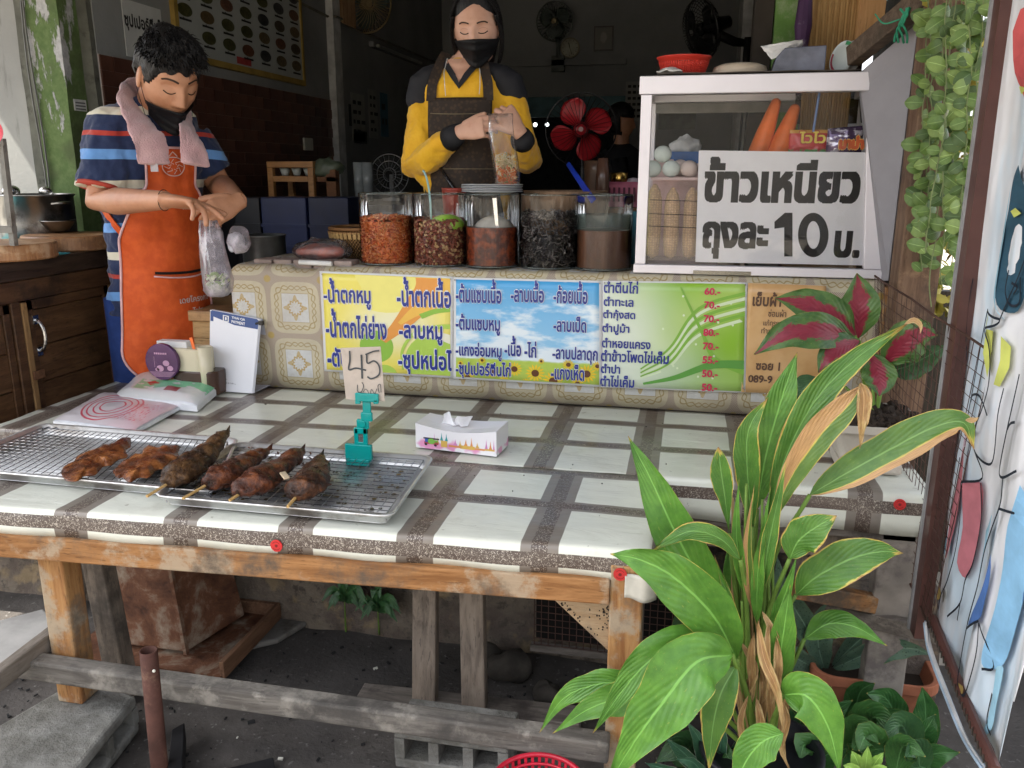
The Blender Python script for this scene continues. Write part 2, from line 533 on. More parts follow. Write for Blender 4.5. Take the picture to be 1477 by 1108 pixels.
b = MB(); b.box((-5.5,2.98,2.75),(.9,3.2,3.3)); struct('front_lintel',b,lime)
# conduit on the wall and a tube lamp that is off
b = MB(); b.tube([(LW + .012,5.0,2.35),(LW + .012,5.5,2.335),(LW + .065,5.51,2.335),(LW + .065,5.61,2.335),(LW + .012,5.64,2.33),(LW + .012,8.15,2.34)],.009,6)
solo('wall_conduit',b,M('conduit',(.12,.11,.09)),'thin dark cable conduit running along the left wall towards the back','cable')
t = thing('tube_light','unlit tube light fitted on the left wall under the cable','lamp',(LW,6.6,2.27))
b = MB(); b.box((LW + .002,6.25,2.25),(LW + .04,7.4,2.29)); part('fitting',b,M('grey_metal',(.2,.2,.2)),t,bev=.004)
b = MB(); b.tube([(LW + .055,6.3,2.262),(LW + .055,7.35,2.262)],.013,10); part('tube',b,M('tube_glass',(.3,.3,.28),.3),t)

# facade of the neighbour to the left, the mossy pillar
g = G('grey_render')
n1 = g.noise(sc=2.2,det=6); n2 = g.noise(g.vm(g.co(),(14,14,2)),1.2,6,.7)
col = g.mix(g.ss(n1,.3,.7),(.24,.24,.23),(.32,.32,.30)); col = g.mix(g.ss(n2,.55,.7)*.6,col,(.12,.12,.11))
render_m = g.done(col,.85,bump=g.noise(sc=50),bs=.2,bd=.005)
b = MB(); b.box((-5.5,3.12,0),(-2.66,3.3,2.75)); struct('wall_neighbour',b,render_m)
g = G('mossy_paint')
cx, cy, cz = g.sep(g.co())
n1 = g.noise(g.vm(g.co(),(5,5,1.6)),2,8,.68); n2 = g.noise(sc=30,det=5,ro=.7)
gr = g.mix(g.ss(n2,.3,.7),(.085,.14,.045),(.14,.20,.075))
gr = g.mix(g.ss(g.noise(sc=6,det=5),.45,.65)*.7,gr,(.07,.085,.04))
peel = g.ss(n1 + (cz - 1.75)*.22,.56,.6)
col = g.mix(peel,gr,g.mix(g.ss(n2,.4,.6),(.36,.36,.36),(.48,.48,.48)))
dark = g.ss(g.noise(g.vm(g.co(),(16,16,1.5)),1.5,6,.7),.58,.68)
col = g.mix(dark*.75,col,(.05,.05,.045))
mossy = g.done(col,.8,bump=peel*.6 + n2*.3,bs=.6,bd=.008)
b = MB()
def pil(x0,x1,y0,y1,z0,z1,seed,m=0):
    n = 40
    rings = []
    for i in range(n + 1):
        z = z0 + (z1 - z0) * i / n; q = []
        for (x,y) in ((x0,y0),(x1,y0),(x1,y1),(x0,y1)):
            q.append(V((x + .006*ns((x,y,z*5),1,seed),y + .004*ns((y,x,z*6),1,seed),z)))
        rings.append(q)
    b.loft(rings,m)
t = thing('mossy_pillar','old green pillar with peeling paint beside the brick-tiled wall','pillar',(-2.52,3.13,0))
pil(-2.60,-2.452,3.06,3.2,0,2.75,1); part('shaft',b,mossy,t)
b = MB(); pil(-2.68,-2.603,3.10,3.2,0,2.75,2); part('edge_strip',b,M('dark_strip',(.12,.12,.1),.9,c2=(.05,.05,.04)),t)
b = MB(); pil(-2.450,-2.402,3.17,3.199,0,2.75,3); part('dark_gap_strip',b,M('dark_strip'),t)
for x_, s_ in ((-2.60,.2),(-2.585,1.1)):
    b = MB(); b.tube([(x_ + .008*math.sin(k*.9 + s_),3.05,2.4 - k*.13) for k in range(15)],.004,5)
    part('cable',b,M('grey_cable',(.12,.12,.11)),t)
c_ = aty(115,148,3.0)
b = MB(); b.box((-2.452,3.09,c_.z - .022),(-2.448,3.16,c_.z + .022)); lb = part('paper_label',b,M('paper',(.6,.6,.58),.8),t)
b = MB()
for k in range(3): b.box((-2.448,3.096,c_.z + .006 - k*.012),(-2.4475,3.154,c_.z + .012 - k*.012))
ROOT[lb.name] = ROOT[t.name]; part('print',b,M('print_grey',(.15,.15,.15)),lb)

# the brown tiles: each one a piece, standing proud of the dark bed
b = MB(); b.box((LW,3.2,FL),(LW + .004,5.5,1.815)); bed = struct('tile_bed',b,M('tile_bed',(.46,.42,.38),.9))
tile_m = []
for k, c_ in enumerate(((.095,.040,.026),(.085,.035,.024),(.105,.045,.03),(.075,.032,.022))):
    tile_m.append(M('brown_tile_%d' % k,c_,.38,var=.3,sc=6,bs=.2))
tb = []
for q in tile_m:
    bb = MB(); bb.box((0,0,0),(.007,.163,.0598)); me = bb.mesh('tile'); me.materials.append(q); tb.append(me)
row = 0; zt = 1.813
while zt > .98:
    y = 3.2 + (.085 if row % 2 else 0) - .085; 
    while y < 5.49:
        y0 = max(y,3.201); ln = min(y + .162,5.497) - y0
        if ln > .02:
            o = bpy.data.objects.new('tile',random.choice(tb)); C.objects.link(o); o.parent = bed
            o.location = (LW + .004,y0,zt - .0598); o.scale = (1 + random.uniform(-.12,.12),ln/.162,1)
        y += .17
    zt -= .0605; row += 1
b = MB(); b.box((LW + .013,5.02,1.48),(LW + .03,5.14,1.555)); solo('wall_socket',b,M('dirty_white',(.5,.48,.4),.4),'small cream wall socket on the brown tiles','socket',bev=.004)

# unseen roof over the pavement: corrugated sheet on rafters, edges set to shape sunlight
b = MB()
def cor(u,v):
    x = -3.5 + 5.2 * u; y = .72 + 2.5 * v
    return V((x,y,2.42 + .30*v + .012*math.sin(x*80)))
b.grid(cor,560,4)
solo('unseen_awning',b,M('zinc_sheet',(.35,.35,.36),.45,.6),'unseen grey corrugated roof sheet shading the stall front','roof',smooth=True,solid=.002)
for x_ in (-3.4,-1.2,1.5):
    b = MB(); b.beam((x_,.74,2.37),(x_,3.0,2.64),.05,.07); solo('rafter',b,WOOD('grey_beam',(.10,.085,.07),(.19,.16,.13),0,dirt=(.05,.045,.04)),{-3.4: 'left-hand',-1.2: 'middle',1.5: 'right-hand'}[x_] + ' timber rafter under the roof sheet','beam',group='rafters')
# across the street: a pale wall and a row of houses which the glass mirrors
b = MB(); b.box((-30,-14.2,0),(30,-14,4.2)); struct('wall_street',b,M('pale_wall',(.5,.47,.42),.8))
# ================================================================ tables, counter and timber
oldwood = WOOD('old_orange_timber',(.20,.085,.028),(.38,.19,.075),0,dirt=(.10,.075,.055),worn=(.36,.27,.18))
oldwood_z = WOOD('old_orange_timber_up',(.24,.10,.035),(.42,.23,.09),2,dirt=(.12,.10,.08),worn=(.36,.28,.19))
greywood = WOOD('grey_timber',(.11,.095,.08),(.22,.19,.165),0,dirt=(.06,.05,.045))
greywood_z = WOOD('grey_timber_up',(.115,.09,.07),(.23,.185,.145),2,dirt=(.065,.055,.045))
greywood_y = WOOD('grey_timber_deep',(.12,.10,.08),(.22,.19,.16),1,dirt=(.06,.05,.045))
TOP = .62
def cloth_mat(name,x0,y0,back=False):
    g = G(name)
    x, y, z = g.sep(g.co())
    wv = (g.noise(sc=5,det=2) - .5) * .006
    xx = x + wv; yy = y + g.m('MINIMUM',z - TOP,0) + wv
    def dist(q,per): 
        t = g.m('FRACT',q/per + .5) - .5
        return g.m('ABSOLUTE',t) * per
    du = dist(xx - x0,.2615); dv = dist(yy - y0,.2175)
    sp = g.noise(sc=270,det=2,ro=.55,dis=1.5)
    leo = g.mix(g.ss(sp,.56,.61),(.085,.062,.05),(.42,.37,.31))
    # printed bands turn plain brown towards the back: glare painted into the colour
    leo = g.mix(g.ss(g.noise(sc=3,det=2),.35,.6)*g.ss(y,1.6,2.0)*.8,leo,(.095,.065,.052))
    taupe = g.mix(g.noise(sc=25),(.17,.145,.12),(.235,.205,.175))
    cream = g.mix(g.ss(g.noise(sc=4,det=4),.3,.7),(.62,.63,.55),(.71,.72,.63))
    cream = g.mix(g.ss(g.noise(sc=11,det=6,ro=.7),.56,.72)*.35,cream,(.42,.41,.33))
    c_ = g.mix(g.ss(du,.040,.0385),cream,taupe)
    hang = g.ss(z,TOP - .009,TOP - .012)
    strip = g.m('ABSOLUTE',z + (.0 if back else g.m('MULTIPLY',x,.006)) - (TOP - .034)) + (1 - hang)
    lim = (y > 1.60) if not back else (y > 2.03)
    dv = dv + (1 - lim)
    c_ = g.mix(g.ss(dv,.026,.0245),c_,taupe)
    c_ = g.mix(g.ss(g.m('MINIMUM',dv,strip),.0155,.0145),c_,leo)
    c_ = g.mix(g.ss(du,.0175,.0165),c_,leo)
    drops = g.ss(g.noise(sc=40,det=3),.70,.74)
    c_ = g.mix(drops*.5,c_,(.2,.17,.13))
    wr = g.noise(g.vm(g.co(),(3,9,3)),2,4,.6,.6)
    return g.done(c_,.27 + g.noise(sc=9,det=4)*.22,bump=wr*1.0 + g.noise(sc=14,det=2)*.25,bs=.28,bd=.014,coat=.25)
clothA = cloth_mat('vinyl_check_front',-.2615,1.7365)
clothB = cloth_mat('vinyl_check_back',-.082,1.97,True)

def draped(x0,x1,yf,yb,drop,wav=.004,dropR=.06,seed=0,right=True,z=TOP,backdrop=0):
    """a cloth over a table top: front fold, right-hand fold"""
    b = MB(); r = .012
    prof = [(-.002 + .0,-drop),(-.004,-drop*.66),(-.003,-drop*.33),(0,-r)]
    prof += [(r*(1 - math.cos(t)),-r + r*math.sin(t)) for t in (PI/8,PI/4,3*PI/8)] + [(r,0)]
    n = 90
    xs = [x0 + (x1 - r - x0)*i/n for i in range(n + 1)]
    pr = prof; m = 26
    rows = []
    for i, x in enumerate(xs):
        y_f = yf(x); col = []
        for (dy,dz) in pr:
            k = min(1,-dz/drop)
            col.append(V((x,y_f + dy - wav*k*(1 + ns((x*6,k*2,seed),1)) + .004*k*math.sin(x*23),z + dz*(1 + .12*ns((x*3,4,seed))))))
        for j in range(1,m + 1):
            y = y_f + r + (yb - y_f - r) * j / m
            col.append(V((x,y,z + .0022*ns((x,y,seed),7) + .0012*ns((x,y,3),25))))
        rows.append(col)
    if right:
        for k, (dx,dz) in enumerate([(r - r*math.cos(t),-r + r*math.sin(t)) for t in (3*PI/8,PI/4,PI/8,0)] + [(-.001,-dropR*.4),(-.003,-dropR)]):
            col = []
            for q in rows[n]:
                kk = min(0,q.z - z)
                col.append(V((x1 - dx,q.y,z + min(dz,kk) if kk > -drop*.9 else q.z)))
            rows.append(col)
    W_ = len(rows[0]); vs = [q for c_ in rows for q in c_]
    fs = [(i*W_ + j,(i + 1)*W_ + j,(i + 1)*W_ + j + 1,i*W_ + j + 1) for i in range(len(rows) - 1) for j in range(W_ - 1)]
    b.add(vs,fs); return b
front_y = lambda x: 1.545 + .052 * x if x < 0 else 1.545
# ---- front table
t = thing('street_table','front wooden table with worn orange frame holding the grilled food trays','table',(-.8,1.75,0))
b = MB(); b.box((-1.68,1.57,TOP - .03),(-.05,1.95,TOP - .006)); part('table_top',b,greywood,t)
b = MB(); b.beam((-1.72,front_y(-1.72) - .002,.532),(-.118,front_y(-.118) - .002,.532),.032,.055); part('front_rail',b,oldwood,t,bev=.004)
b = MB(); b.beam((-1.72,1.93,.555),(-.118,1.93,.555),.03,.06); part('back_rail',b,greywood,t,bev=.003)
b = MB(); b.box((-.118,1.53,.0),(-.052,1.59,TOP - .031)); leg = part('leg',b,oldwood_z,t,bev=.004)
b = MB(); b.box((-1.435,1.50,.105),(-1.368,1.56,TOP - .06)); part('leg',b,oldwood_z,t,bev=.005)
b = MB(); b.beam((-1.40,1.685,.0),(-1.44,1.685,TOP - .06),.06,.05,(0,1,0)); part('leg',b,greywood_z,t,bev=.004,label='grey rear leg leaning beside the orange one')
b = MB(); b.box((-.118,1.89,0),(-.06,1.94,TOP - .031)); part('leg',b,greywood_z,t,bev=.004)
# triangular corner board with its nail holes
A_, B_, C_ = aty(791,858,1.552), aty(881,866,1.552), aty(880,942,1.552)
b = MB(); b.prism([A_,B_,C_],(0,.022,0)); br = part('corner_board',b,WOOD('corner_board',(.30,.20,.11),(.42,.31,.19),0,sc=1.4,dirt=(.15,.12,.09)),t,bev=.002)
b = MB()
for k in range(58):
    u, v = random.random(), random.random()
    if u + v > 1: u, v = 1 - u, 1 - v
    if k < 30: u = 1 - v - random.uniform(.0,.1); 
    p = B_ + (A_ - B_) * (u*.9 + .03) * (1 if k % 3 else .3) + (C_ - B_) * (v*.88 + .03)
    if k % 3 == 0: p = B_ + (A_ - B_) * random.uniform(.03,.16) * (1 - v*.9) + (C_ - B_) * v * .9
    b.tube([p + V((0,-.0012,0)),p + V((0,.002,0))],random.uniform(.0012,.0022),6)
part('nail_heads',b,M('rusty_nail',(.03,.022,.018),.7),br,kind='stuff')
b = MB(); b.beam((-1.50,1.462,.225),(-.105,1.50,.19),.045,.05); part('foot_rail',b,WOOD('bleached_rail',(.085,.075,.065),(.18,.165,.145),0,dirt=(.06,.055,.05),worn=(.24,.22,.19)),t,bev=.006)
b = MB(); b.beam((-1.455,.95,.235),(-1.455,1.60,.262),.03,.045); part('side_rail',b,greywood_y,t,bev=.004)
b = MB(); b.beam((-.088,1.594,.10),(-.088,1.888,.10),.03,.045); part('side_rail',b,greywood_y,t,bev=.004)
ct = solo('check_tablecloth',draped(-1.66,-.033,front_y,1.972,.062),clothA,'pale green and brown checked vinyl cloth on the front table','tablecloth',smooth=True,solid=.0015)
def sticker(p,nrm_y=-1,par=None):
    b = MB(); p = V(p); b.tube([p + V((0,0,0)),p + V((0,-.002,0))],.0135,24)
    s_ = part('round_label',b,M('label_red',(.55,.03,.03),.35),par)
    bb = MB(); bb.tube([p + V((0,-.002,0)),p + V((0,-.0024,0))],.0035,10); 
    for k in (-1,1): stroke(bb,[p + V((.009*math.cos(a),-.0025,.009*math.sin(a))) for a in [k*PI/2 - 1 + .2*i for i in range(11)]],.0012,(0,-1,0))
    ROOT[s_.name] = V((0,0,0)); part('print',bb,M('label_dark',(.2,.01,.01),.4),s_)
ROOT[ct.name] = V((0,0,0))
def on_front(px,py,y=None):
    q = aty(px,py,1.53); y_ = front_y(q.x) - .0105; return aty(px,py,y_)
sticker(on_front(399,787),par=ct); sticker(on_front(899,830) + V((-.006,-.004,.004)),par=ct)
# tucked cloth corner at the right-hand end
b = MB()
def tuck(u,v):
    p = V((-.088 + .062*u,1.526 - .01*math.sin(u*PI) - .008*v,.574 - .046*v + .012*u - .012*v*u))
    return p + V((0,.006*math.sin(u*7),0))
b.grid(tuck,12,6); part('tucked_corner',b,M('cloth_back',(.42,.40,.34),.45),ct,smooth=True,solid=.002)

# ---- back table
t = thing('long_table','grey wooden rear table reaching right under the potted plants','table',(-.4,2.25,0))
b = MB(); b.box((-1.93,2.0,TOP - .035),(.58,2.55,TOP - .004)); part('table_top',b,greywood,t)
b = MB(); b.beam((-1.9,2.0,.54),(.57,2.0,.54),.03,.09); part('front_rail',b,greywood,t,bev=.003)
b = MB(); b.box((.49,1.985,-.01),(.585,2.05,.585)); part('leg',b,M('weathered_leg',(.24,.21,.18),.85,c2=(.13,.11,.1)),t,bev=.005)
b = MB(); b.box((-1.9,2.01,0),(-1.84,2.07,.585)); part('leg',b,greywood_z,t,bev=.004)
for (px0,px1,px2,px3) in ((600,636,597,631),(662,698,668,702)):
    a = aty((px0 + px1)/2,815,1.86); c_ = aty((px2 + px3)/2,1034,1.79); c_.z = .035; c_.y = 1.79
    b = MB(); b.beam(c_,V((a.x,1.86,.58)),.062,.035,(0,1,0)); part('brace',b,greywood_z,t,bev=.004)
b = MB(); b.beam((-.78,1.79,.017),(-.2,1.81,.017),.075,.034); part('sole_plate',b,greywood,t,bev=.004)
ct2 = solo('check_tablecloth',draped(-1.98,.60,lambda x: 1.972 + .0*x,2.575,.10,seed=4),clothB,'checked vinyl cloth on the rear table running to the white planter','tablecloth',smooth=True,solid=.0015)
ROOT[ct2.name] = V((0,0,0))
q = aty(1298,728,1.96); sticker((q.x,1.962,q.z),par=ct2)
# loose brown offcut of cloth that sticks out at the left end
# ---- the counter: timber box under an ornate cloth
t = thing('counter','timber serving counter hidden under the ornate beige cloth','counter',(-.4,2.75,FL))
b = MB(); b.box((-1.47,2.60,FL + .002),(.54,2.98,1.02)); part('carcass',b,greywood,t)
b = MB()
for k in range(5): b.box((-1.45 + k*.072,2.62,1.021),(-1.385 + k*.072,2.70,1.06),rot=Matrix.Rotation(R(-2 + k),3,'Z'))
part('loose_blocks',b,M('pinkish_block',(.34,.27,.24),.8),t,bev=.004)
g = G('ornate_vinyl')
x, y, z = g.sep(g.co())
zz = z + g.m('MAXIMUM',y - 2.60,0)
PX = .193
fx = g.m('FRACT',(x + 1.282 + .0965)/PX) - .5; fz = g.m('FRACT',(zz - .905 + .0965)/PX) - .5
ax, az = g.m('ABSOLUTE',fx), g.m('ABSOLUTE',fz)
mx = g.m('MAXIMUM',ax,az); rr = g.m('SQRT',fx*fx + fz*fz); an = g.m('ARCTAN2',fz,fx)
# rounded square distance
rs = g.m('POWER',g.m('POWER',ax,5) + g.m('POWER',az,5),.2)
dots = g.m('SINE',x*1150) * g.m('SINE',zz*1150)
net = g.mix(g.ss(dots,-.1,.3),(.30,.22,.165),(.56,.50,.40))
band = g.mix(g.noise(sc=60),(.50,.44,.30),(.60,.54,.39))
loops = g.m('ABSOLUTE',g.m('SINE',an*10)) * .035
chain = g.m('ABSOLUTE',g.m('ABSOLUTE',rs - .35) - loops)
band = g.mix(g.ss(chain,.012,.006),band,(.36,.27,.12))
gold = g.m('ABSOLUTE',rr - .122 - g.m('SINE',an*12)*.018)
star = rr - .135 - g.m('POWER',g.m('ABSOLUTE',g.m('COSINE',an*2)),10) * .09
sq = g.mix(g.ss(g.noise(sc=90,det=4),.35,.7)*.3,(.62,.62,.60),(.46,.45,.42))
sq = g.mix(g.ss(gold,.022,.012),sq,(.46,.32,.11))
sq = g.mix(g.ss(star,.004,0)*g.ss(rr,.12,.14)*.8,sq,(.48,.34,.12))
sq = g.mix(g.ss(g.noise(sc=300),.5,.6)*g.ss(rr,.09,.08)*.5,sq,(.5,.42,.3))
col = g.mix(g.ss(rs,.46,.45),net,band)
col = g.mix(g.ss(mx,.262,.257),col,(.40,.31,.16))
col = g.mix(g.ss(mx,.252,.247),col,sq)
cr = g.m('SQRT',(ax - .5)*(ax - .5) + (az - .5)*(az - .5))
col = g.mix(g.ss(cr,.075,.05)*g.ss(dots,-.5,.2),col,(.55,.40,.07))
col = g.mix(g.ss(g.noise(sc=3.5,det=5),.45,.7)*.35,col,(.33,.26,.2))
ornate = g.done(col,.4,bump=dots*.3 + g.noise(sc=9,det=3)*1.5,bs=.3,bd=.006)
b = MB()
prof = [(2.578,.6225),(2.572,.70),(2.568,.85),(2.566,.99),(2.568,1.02),(2.575,1.036),(2.59,1.044),(2.62,1.046)] + [(2.66 + .04*k,1.046) for k in range(9)]
n = 130; rows = []
for i in range(n + 1):
    x_ = -1.512 + 2.075 * i / n; col_ = []
    for k, (y_,z_) in enumerate(prof):
        wv_ = ns((x_,z_*2,y_),5) ; e = (z_ - .62) / .43
        zz_ = z_ + (.010*ns((x_,0,0),4) - (.012 if -1.3 < x_ < -1.2 else 0)) * (1 if 3 < k else 0) * max(0,min(1,(-x_ - .2)))
        if i == 0 and k > 0: zz_ -= .01
        col_.append(V((x_,y_ - .006*wv_ - .004*math.sin(x_*14)*(1 - e)*.6,zz_)))
    rows.append(col_)
W_ = len(prof); b.add([q for c_ in rows for q in c_],[(i*W_ + j,(i + 1)*W_ + j,(i + 1)*W_ + j + 1,i*W_ + j + 1) for i in range(n) for j in range(W_ - 1)])
oc = solo('ornate_cloth',b,ornate,'beige vinyl cloth with gold medallions covering the serving counter','tablecloth',smooth=True,solid=.002)
# plain end flap at the right of the counter
b = MB(); b.box((.563,2.56,.62),(.585,2.60,1.03)); solo('edge_board',b,oldwood_z,'orange timber edge board closing the right end of the counter','board',bev=.003)

# ---- posters on the counter front
YP = 2.553
def poster(name,label,px,mat,strips=()):
    (x0,y0), (x1,y1), (x2,y2), (x3,y3) = px      # tl tr br bl
    P_ = [aty(a,c_,YP) for a,c_ in px]
    t_ = thing(name,label,'poster',(P_[3].x,YP,P_[3].z),group='printed menu posters along the counter front')
    b = MB()
    tl, tr, br_, bl = P_
    def fn(u,v):
        p = (bl*(1 - u) + br_*u) * (1 - v) + (tl*(1 - u) + tr*u) * v
        return V((p.x,YP + .0008*math.sin(u*9 + v*3),p.z))
    b.grid(fn,16,10)
    part('sheet',b,mat,t_,smooth=True,solid=.0006,solid_off=1)
    return t_, P_
def pos(P_,u,v,off=.0025):
    tl, tr, br_, bl = P_
    p = (bl*(1 - u) + br_*u) * (1 - v) + (tl*(1 - u) + tr*u) * v
    return V((p.x,YP - off,p.z))
def shape(mb,P_,poly,off,m=0,pad=.02):
    pl = clip(poly,pad,1 - pad,pad*1.2,1 - pad*1.2)
    if len(pl) > 2: mb.add([pos(P_,u,v,off) for u,v in pl],[tuple(range(len(pl)))],m)
def band_shape(mb,P_,pts,w0,w1,off,m=0,pad=.02):
    """a swoosh through pts of width w0..w1, cut at the margins, quad by quad"""
    pts = [V((a,c_,0)) for a,c_ in pts]; s_ = spl(pts,8)
    for i in range(len(s_) - 1):
        def e(k):
            d = (s_[min(k + 1,len(s_) - 1)] - s_[max(k - 1,0)]).normalized(); w_ = (w0 + (w1 - w0)*k/len(s_)) / 2
            return (s_[k].x - d.y*w_,s_[k].y + d.x*w_), (s_[k].x + d.y*w_,s_[k].y - d.x*w_)
        a, c_ = e(i), e(i + 1)
        shape(mb,P_,[a[0],c_[0],c_[1],a[1]],off,m,pad)
def ell(cx,cy,rx,ry,n=28,a0=0,a1=2*PI): return [(cx + rx*math.cos(a0 + (a1 - a0)*k/n),cy + ry*math.sin(a0 + (a1 - a0)*k/n)) for k in range(n)]
def ink(mb,txt,box,bold=.022,m=0,strips=24,off=.004,y=YP,slant=0):
    x0, y0, x1, y1 = box; a = aty(x0,(y0 + y1)/2,y); c_ = aty(x1,(y0 + y1)/2,y)
    xm = (x0 + x1) / 2; zt_ = aty(xm,y0,y).z; zb = aty(xm,y1,y).z
    text_on(mb,txt,(0,y - off,0),(1,0,0),(0,0,1),a.x,c_.x,zb,zt_,bold,strips,m,slant)
def flat(name,c_,rough=.35): return M(name,c_,rough,var=.04,bs=0)
navy = flat('ink_navy',(.02,.035,.24)); wht = flat('ink_white',(.72,.72,.72)); red = flat('ink_red',(.55,.02,.08))
def grad(name,stops,axis=0,rough=.33,vari=.0,x0=0,x1=1):
    g = G(name); x, y, z = g.sep(g.co('Generated')); q = (x,y,z)[axis]
    if vari: q = q + (g.noise(sc=3,det=2) - .5) * vari
    return g.done(g.ramp(q,stops),rough,coat=.15)
def rimmed(name,inner_fn,uvm=.018):
    """a print with a white margin all round, from the sheet's own UVs"""
    g = G(name); u, v, _ = g.sep(g.co('UV'))
    e = g.m('MINIMUM',g.m('MINIMUM',u,1 - u),g.m('MINIMUM',v,1 - v))
    c_ = g.mix(g.ss(e,uvm,uvm + .002),(.74,.74,.74),inner_fn(g,u,v))
    return g.done(c_,.32,coat=.2)
m1 = rimmed('print_yellow',lambda g,u,v: g.mix(g.ss(g.m('SQRT',(u - .55)*(u - .55)*1.5 + (v - .5)*(v - .5)*2.2),.05,.62),(.80,.77,.50),(.78,.68,.12)))
t1, P1 = poster('menu_poster','yellow menu poster with green circles and orange swirl, leftmost on the counter',((461,391),(653.5,399),(653.5,545.5),(468,535.5)),m1)
b = MB()
shape(b,P1,ell(.42,.28,.13,.16),.0015,0)
shape(b,P1,ell(.86,.16,.22,.27),.0015,1)
shape(b,P1,ell(.48,-.02,.1,.12),.0015,1)
shape(b,P1,ell(.5,.92,.32,.3),.0012,4); 
band_shape(b,P1,[(.47,.34),(.60,.50),(.72,.68),(.84,.88),(.86,1.1)],.06,.3,.0019,2)
band_shape(b,P1,[(.60,.52),(.74,.66),(.90,.74),(1.05,.98)],.03,.24,.0021,3)
band_shape(b,P1,[(.62,.06),(.62,.26),(.72,.44),(.86,.50),(1.05,.52)],.012,.05,.0023,1)
band_shape(b,P1,[(.76,.60),(.88,.66),(1.05,.69)],.05,.04,.0025,0)
band_shape(b,P1,[(.70,.42),(.88,.42),(1.05,.36)],.04,.1,.0024,5)
part('artwork',b,[flat('art_green',(.26,.48,.06)),flat('art_lime',(.40,.58,.09)),flat('art_orange',(.72,.30,.06)),flat('art_amber',(.78,.46,.08)),flat('art_lemon',(.80,.73,.20)),flat('art_cream',(.78,.76,.6))],t1)
b = MB(); bw_ = MB()
for txt, bx in (("-น้ำตกหมู",(467,401.6,535,445.6)),("-น้ำตกเนื้อ",(572.5,400,651,443)),("-น้ำตกไก่ย่าง",(470,446,558,488)),("-ลาบหมู",(576,469,638.6,497)),("-ตับ",(472.6,501,502,529)),("-ซุปหน่อไ",(574.7,503,652,541))):
    ink(b,txt,bx,.03); ink(bw_,txt,(bx[0] - 1,bx[1] - 1,bx[2] + (1 if bx[2] < 650 else 0),bx[3] + 1),.062,off=.0032)
part('lettering_outline',bw_,wht,t1); part('lettering',b,navy,t1)
m2 = rimmed('print_sky',lambda g,u,v: g.mix(g.ss(v + (g.noise(g.co('UV'),5,4) - .5)*.05,.205,.23),g.mix(g.noise(g.co('UV'),20),(.35,.50,.06),(.52,.62,.12)),
      g.mix(g.ss(g.noise(g.vm(g.co('UV'),(1,1.8,1)),3.5,5,.55) + (1 - v)*.35,.60,.78),g.mix(v,(.35,.62,.80),(.05,.33,.66)),(.72,.80,.85))))
t2, P2 = poster('menu_poster','sky-blue menu poster with clouds and sunflowers in the middle of the counter',((653.8,400),(868.5,405),(868.5,558.5),(653.8,546)),m2)
b = MB(); sf = []
for (cx_,cy_,s_) in ((.10,.02,.07),(.27,.09,.06),(.42,.13,.075),(.56,.10,.09),(.68,.03,.10),(.78,.2,.055),(.90,.12,.09),(.05,.16,.03),(.97,.2,.05),(.35,.0,.06),(.50,.0,.05),(.84,.02,.06),(.20,.2,.035),(.6,.22,.03)):
    for k in range(14):
        a = 2 * PI * k / 14 + cx_ * 9; w_ = .16
        shape(b,P2,[(cx_ + s_*.3*math.cos(a - w_)*.75,cy_ + s_*.3*math.sin(a - w_)),(cx_ + s_*.72*.75*math.cos(a - w_),cy_ + s_*.72*math.sin(a - w_)),(cx_ + s_*.75*math.cos(a),cy_ + s_*math.sin(a)),(cx_ + s_*.72*.75*math.cos(a + w_),cy_ + s_*.72*math.sin(a + w_)),(cx_ + s_*.3*.75*math.cos(a + w_),cy_ + s_*.3*math.sin(a + w_))],.0014 + cx_*.0004,0)
    shape(b,P2,ell(cx_,cy_,s_*.38*.75,s_*.38),.0022,1)
part('artwork',b,[flat('petal',(.78,.53,.03)),flat('flower_heart',(.12,.045,.02)),flat('cloud_white',(.72,.76,.8))],t2)
b = MB(); bw_ = MB()
for txt, bx in (("-ต้มแซบเนื้อ",(657.6,402,723.6,437)),("-ลาบเนื้อ",(737,404,785,436)),("-ก้อยเนื้อ",(798.5,405,848,438)),("-ต้มแซบหมู",(657.6,453,721.6,483)),("-ลาบเป็ด",(798.5,456,846,479)),("-แกงอ่อมหมู",(657.6,494,724,519.5)),("-เนื้อ",(728,484,752,513.6)),("-ไก่",(756.6,492,774,515.6)),("-ลาบปลาดุก",(797,500,862.5,525)),("-ซุปเปอร์ตีนไก่",(657.6,521,737,547)),("-แกงเห็ด",(795,525,843,548))):
    ink(b,txt,bx,.03); ink(bw_,txt,(bx[0] - .7,bx[1] - .7,bx[2] + .7,bx[3] + .7),.06,off=.0032)
part('lettering_outline',bw_,wht,t2); part('lettering',b,navy,t2)
def f3(g,u,v):
    q = g.m('SINE',(u*3.2 - v*2.6 + g.m('SINE',u*4)*.35)*3) * .5 + .5
    c_ = g.mix(g.ss(u + v*.45,.35,1.1),(.66,.72,.60),(.24,.46,.03))
    c_ = g.mix(q*g.ss(u,.1,.6)*.45,c_,(.50,.64,.20))
    return g.mix(g.ss(v,.45,0)*g.ss(u,.2,.5)*.35,c_,(.16,.36,.06))
m3 = rimmed('print_green',f3,.012)
t3, P3 = poster('menu_poster','green and white price list with flowing curves beside the sky-blue poster',((869,405),(1078,407.5),(1075,567),(866.5,558.5)),m3)
b = MB()
for k in range(6):
    o_ = k * .035
    band_shape(b,P3,[(.28,.10 + o_*.5),(.48,.22 + o_),(.68,.52 + o_*1.4),(1.05,.70 + o_*1.3)],.012,.03,.0013 + k*.0001,k % 2,.012)
band_shape(b,P3,[(.55,.95),(.70,.55),(.80,.3),(1.05,.16)],.012,.05,.0021,1,.012)
band_shape(b,P3,[(.30,.05),(.52,.12),(.78,.25),(1.05,.26)],.02,.09,.0023,2,.012)
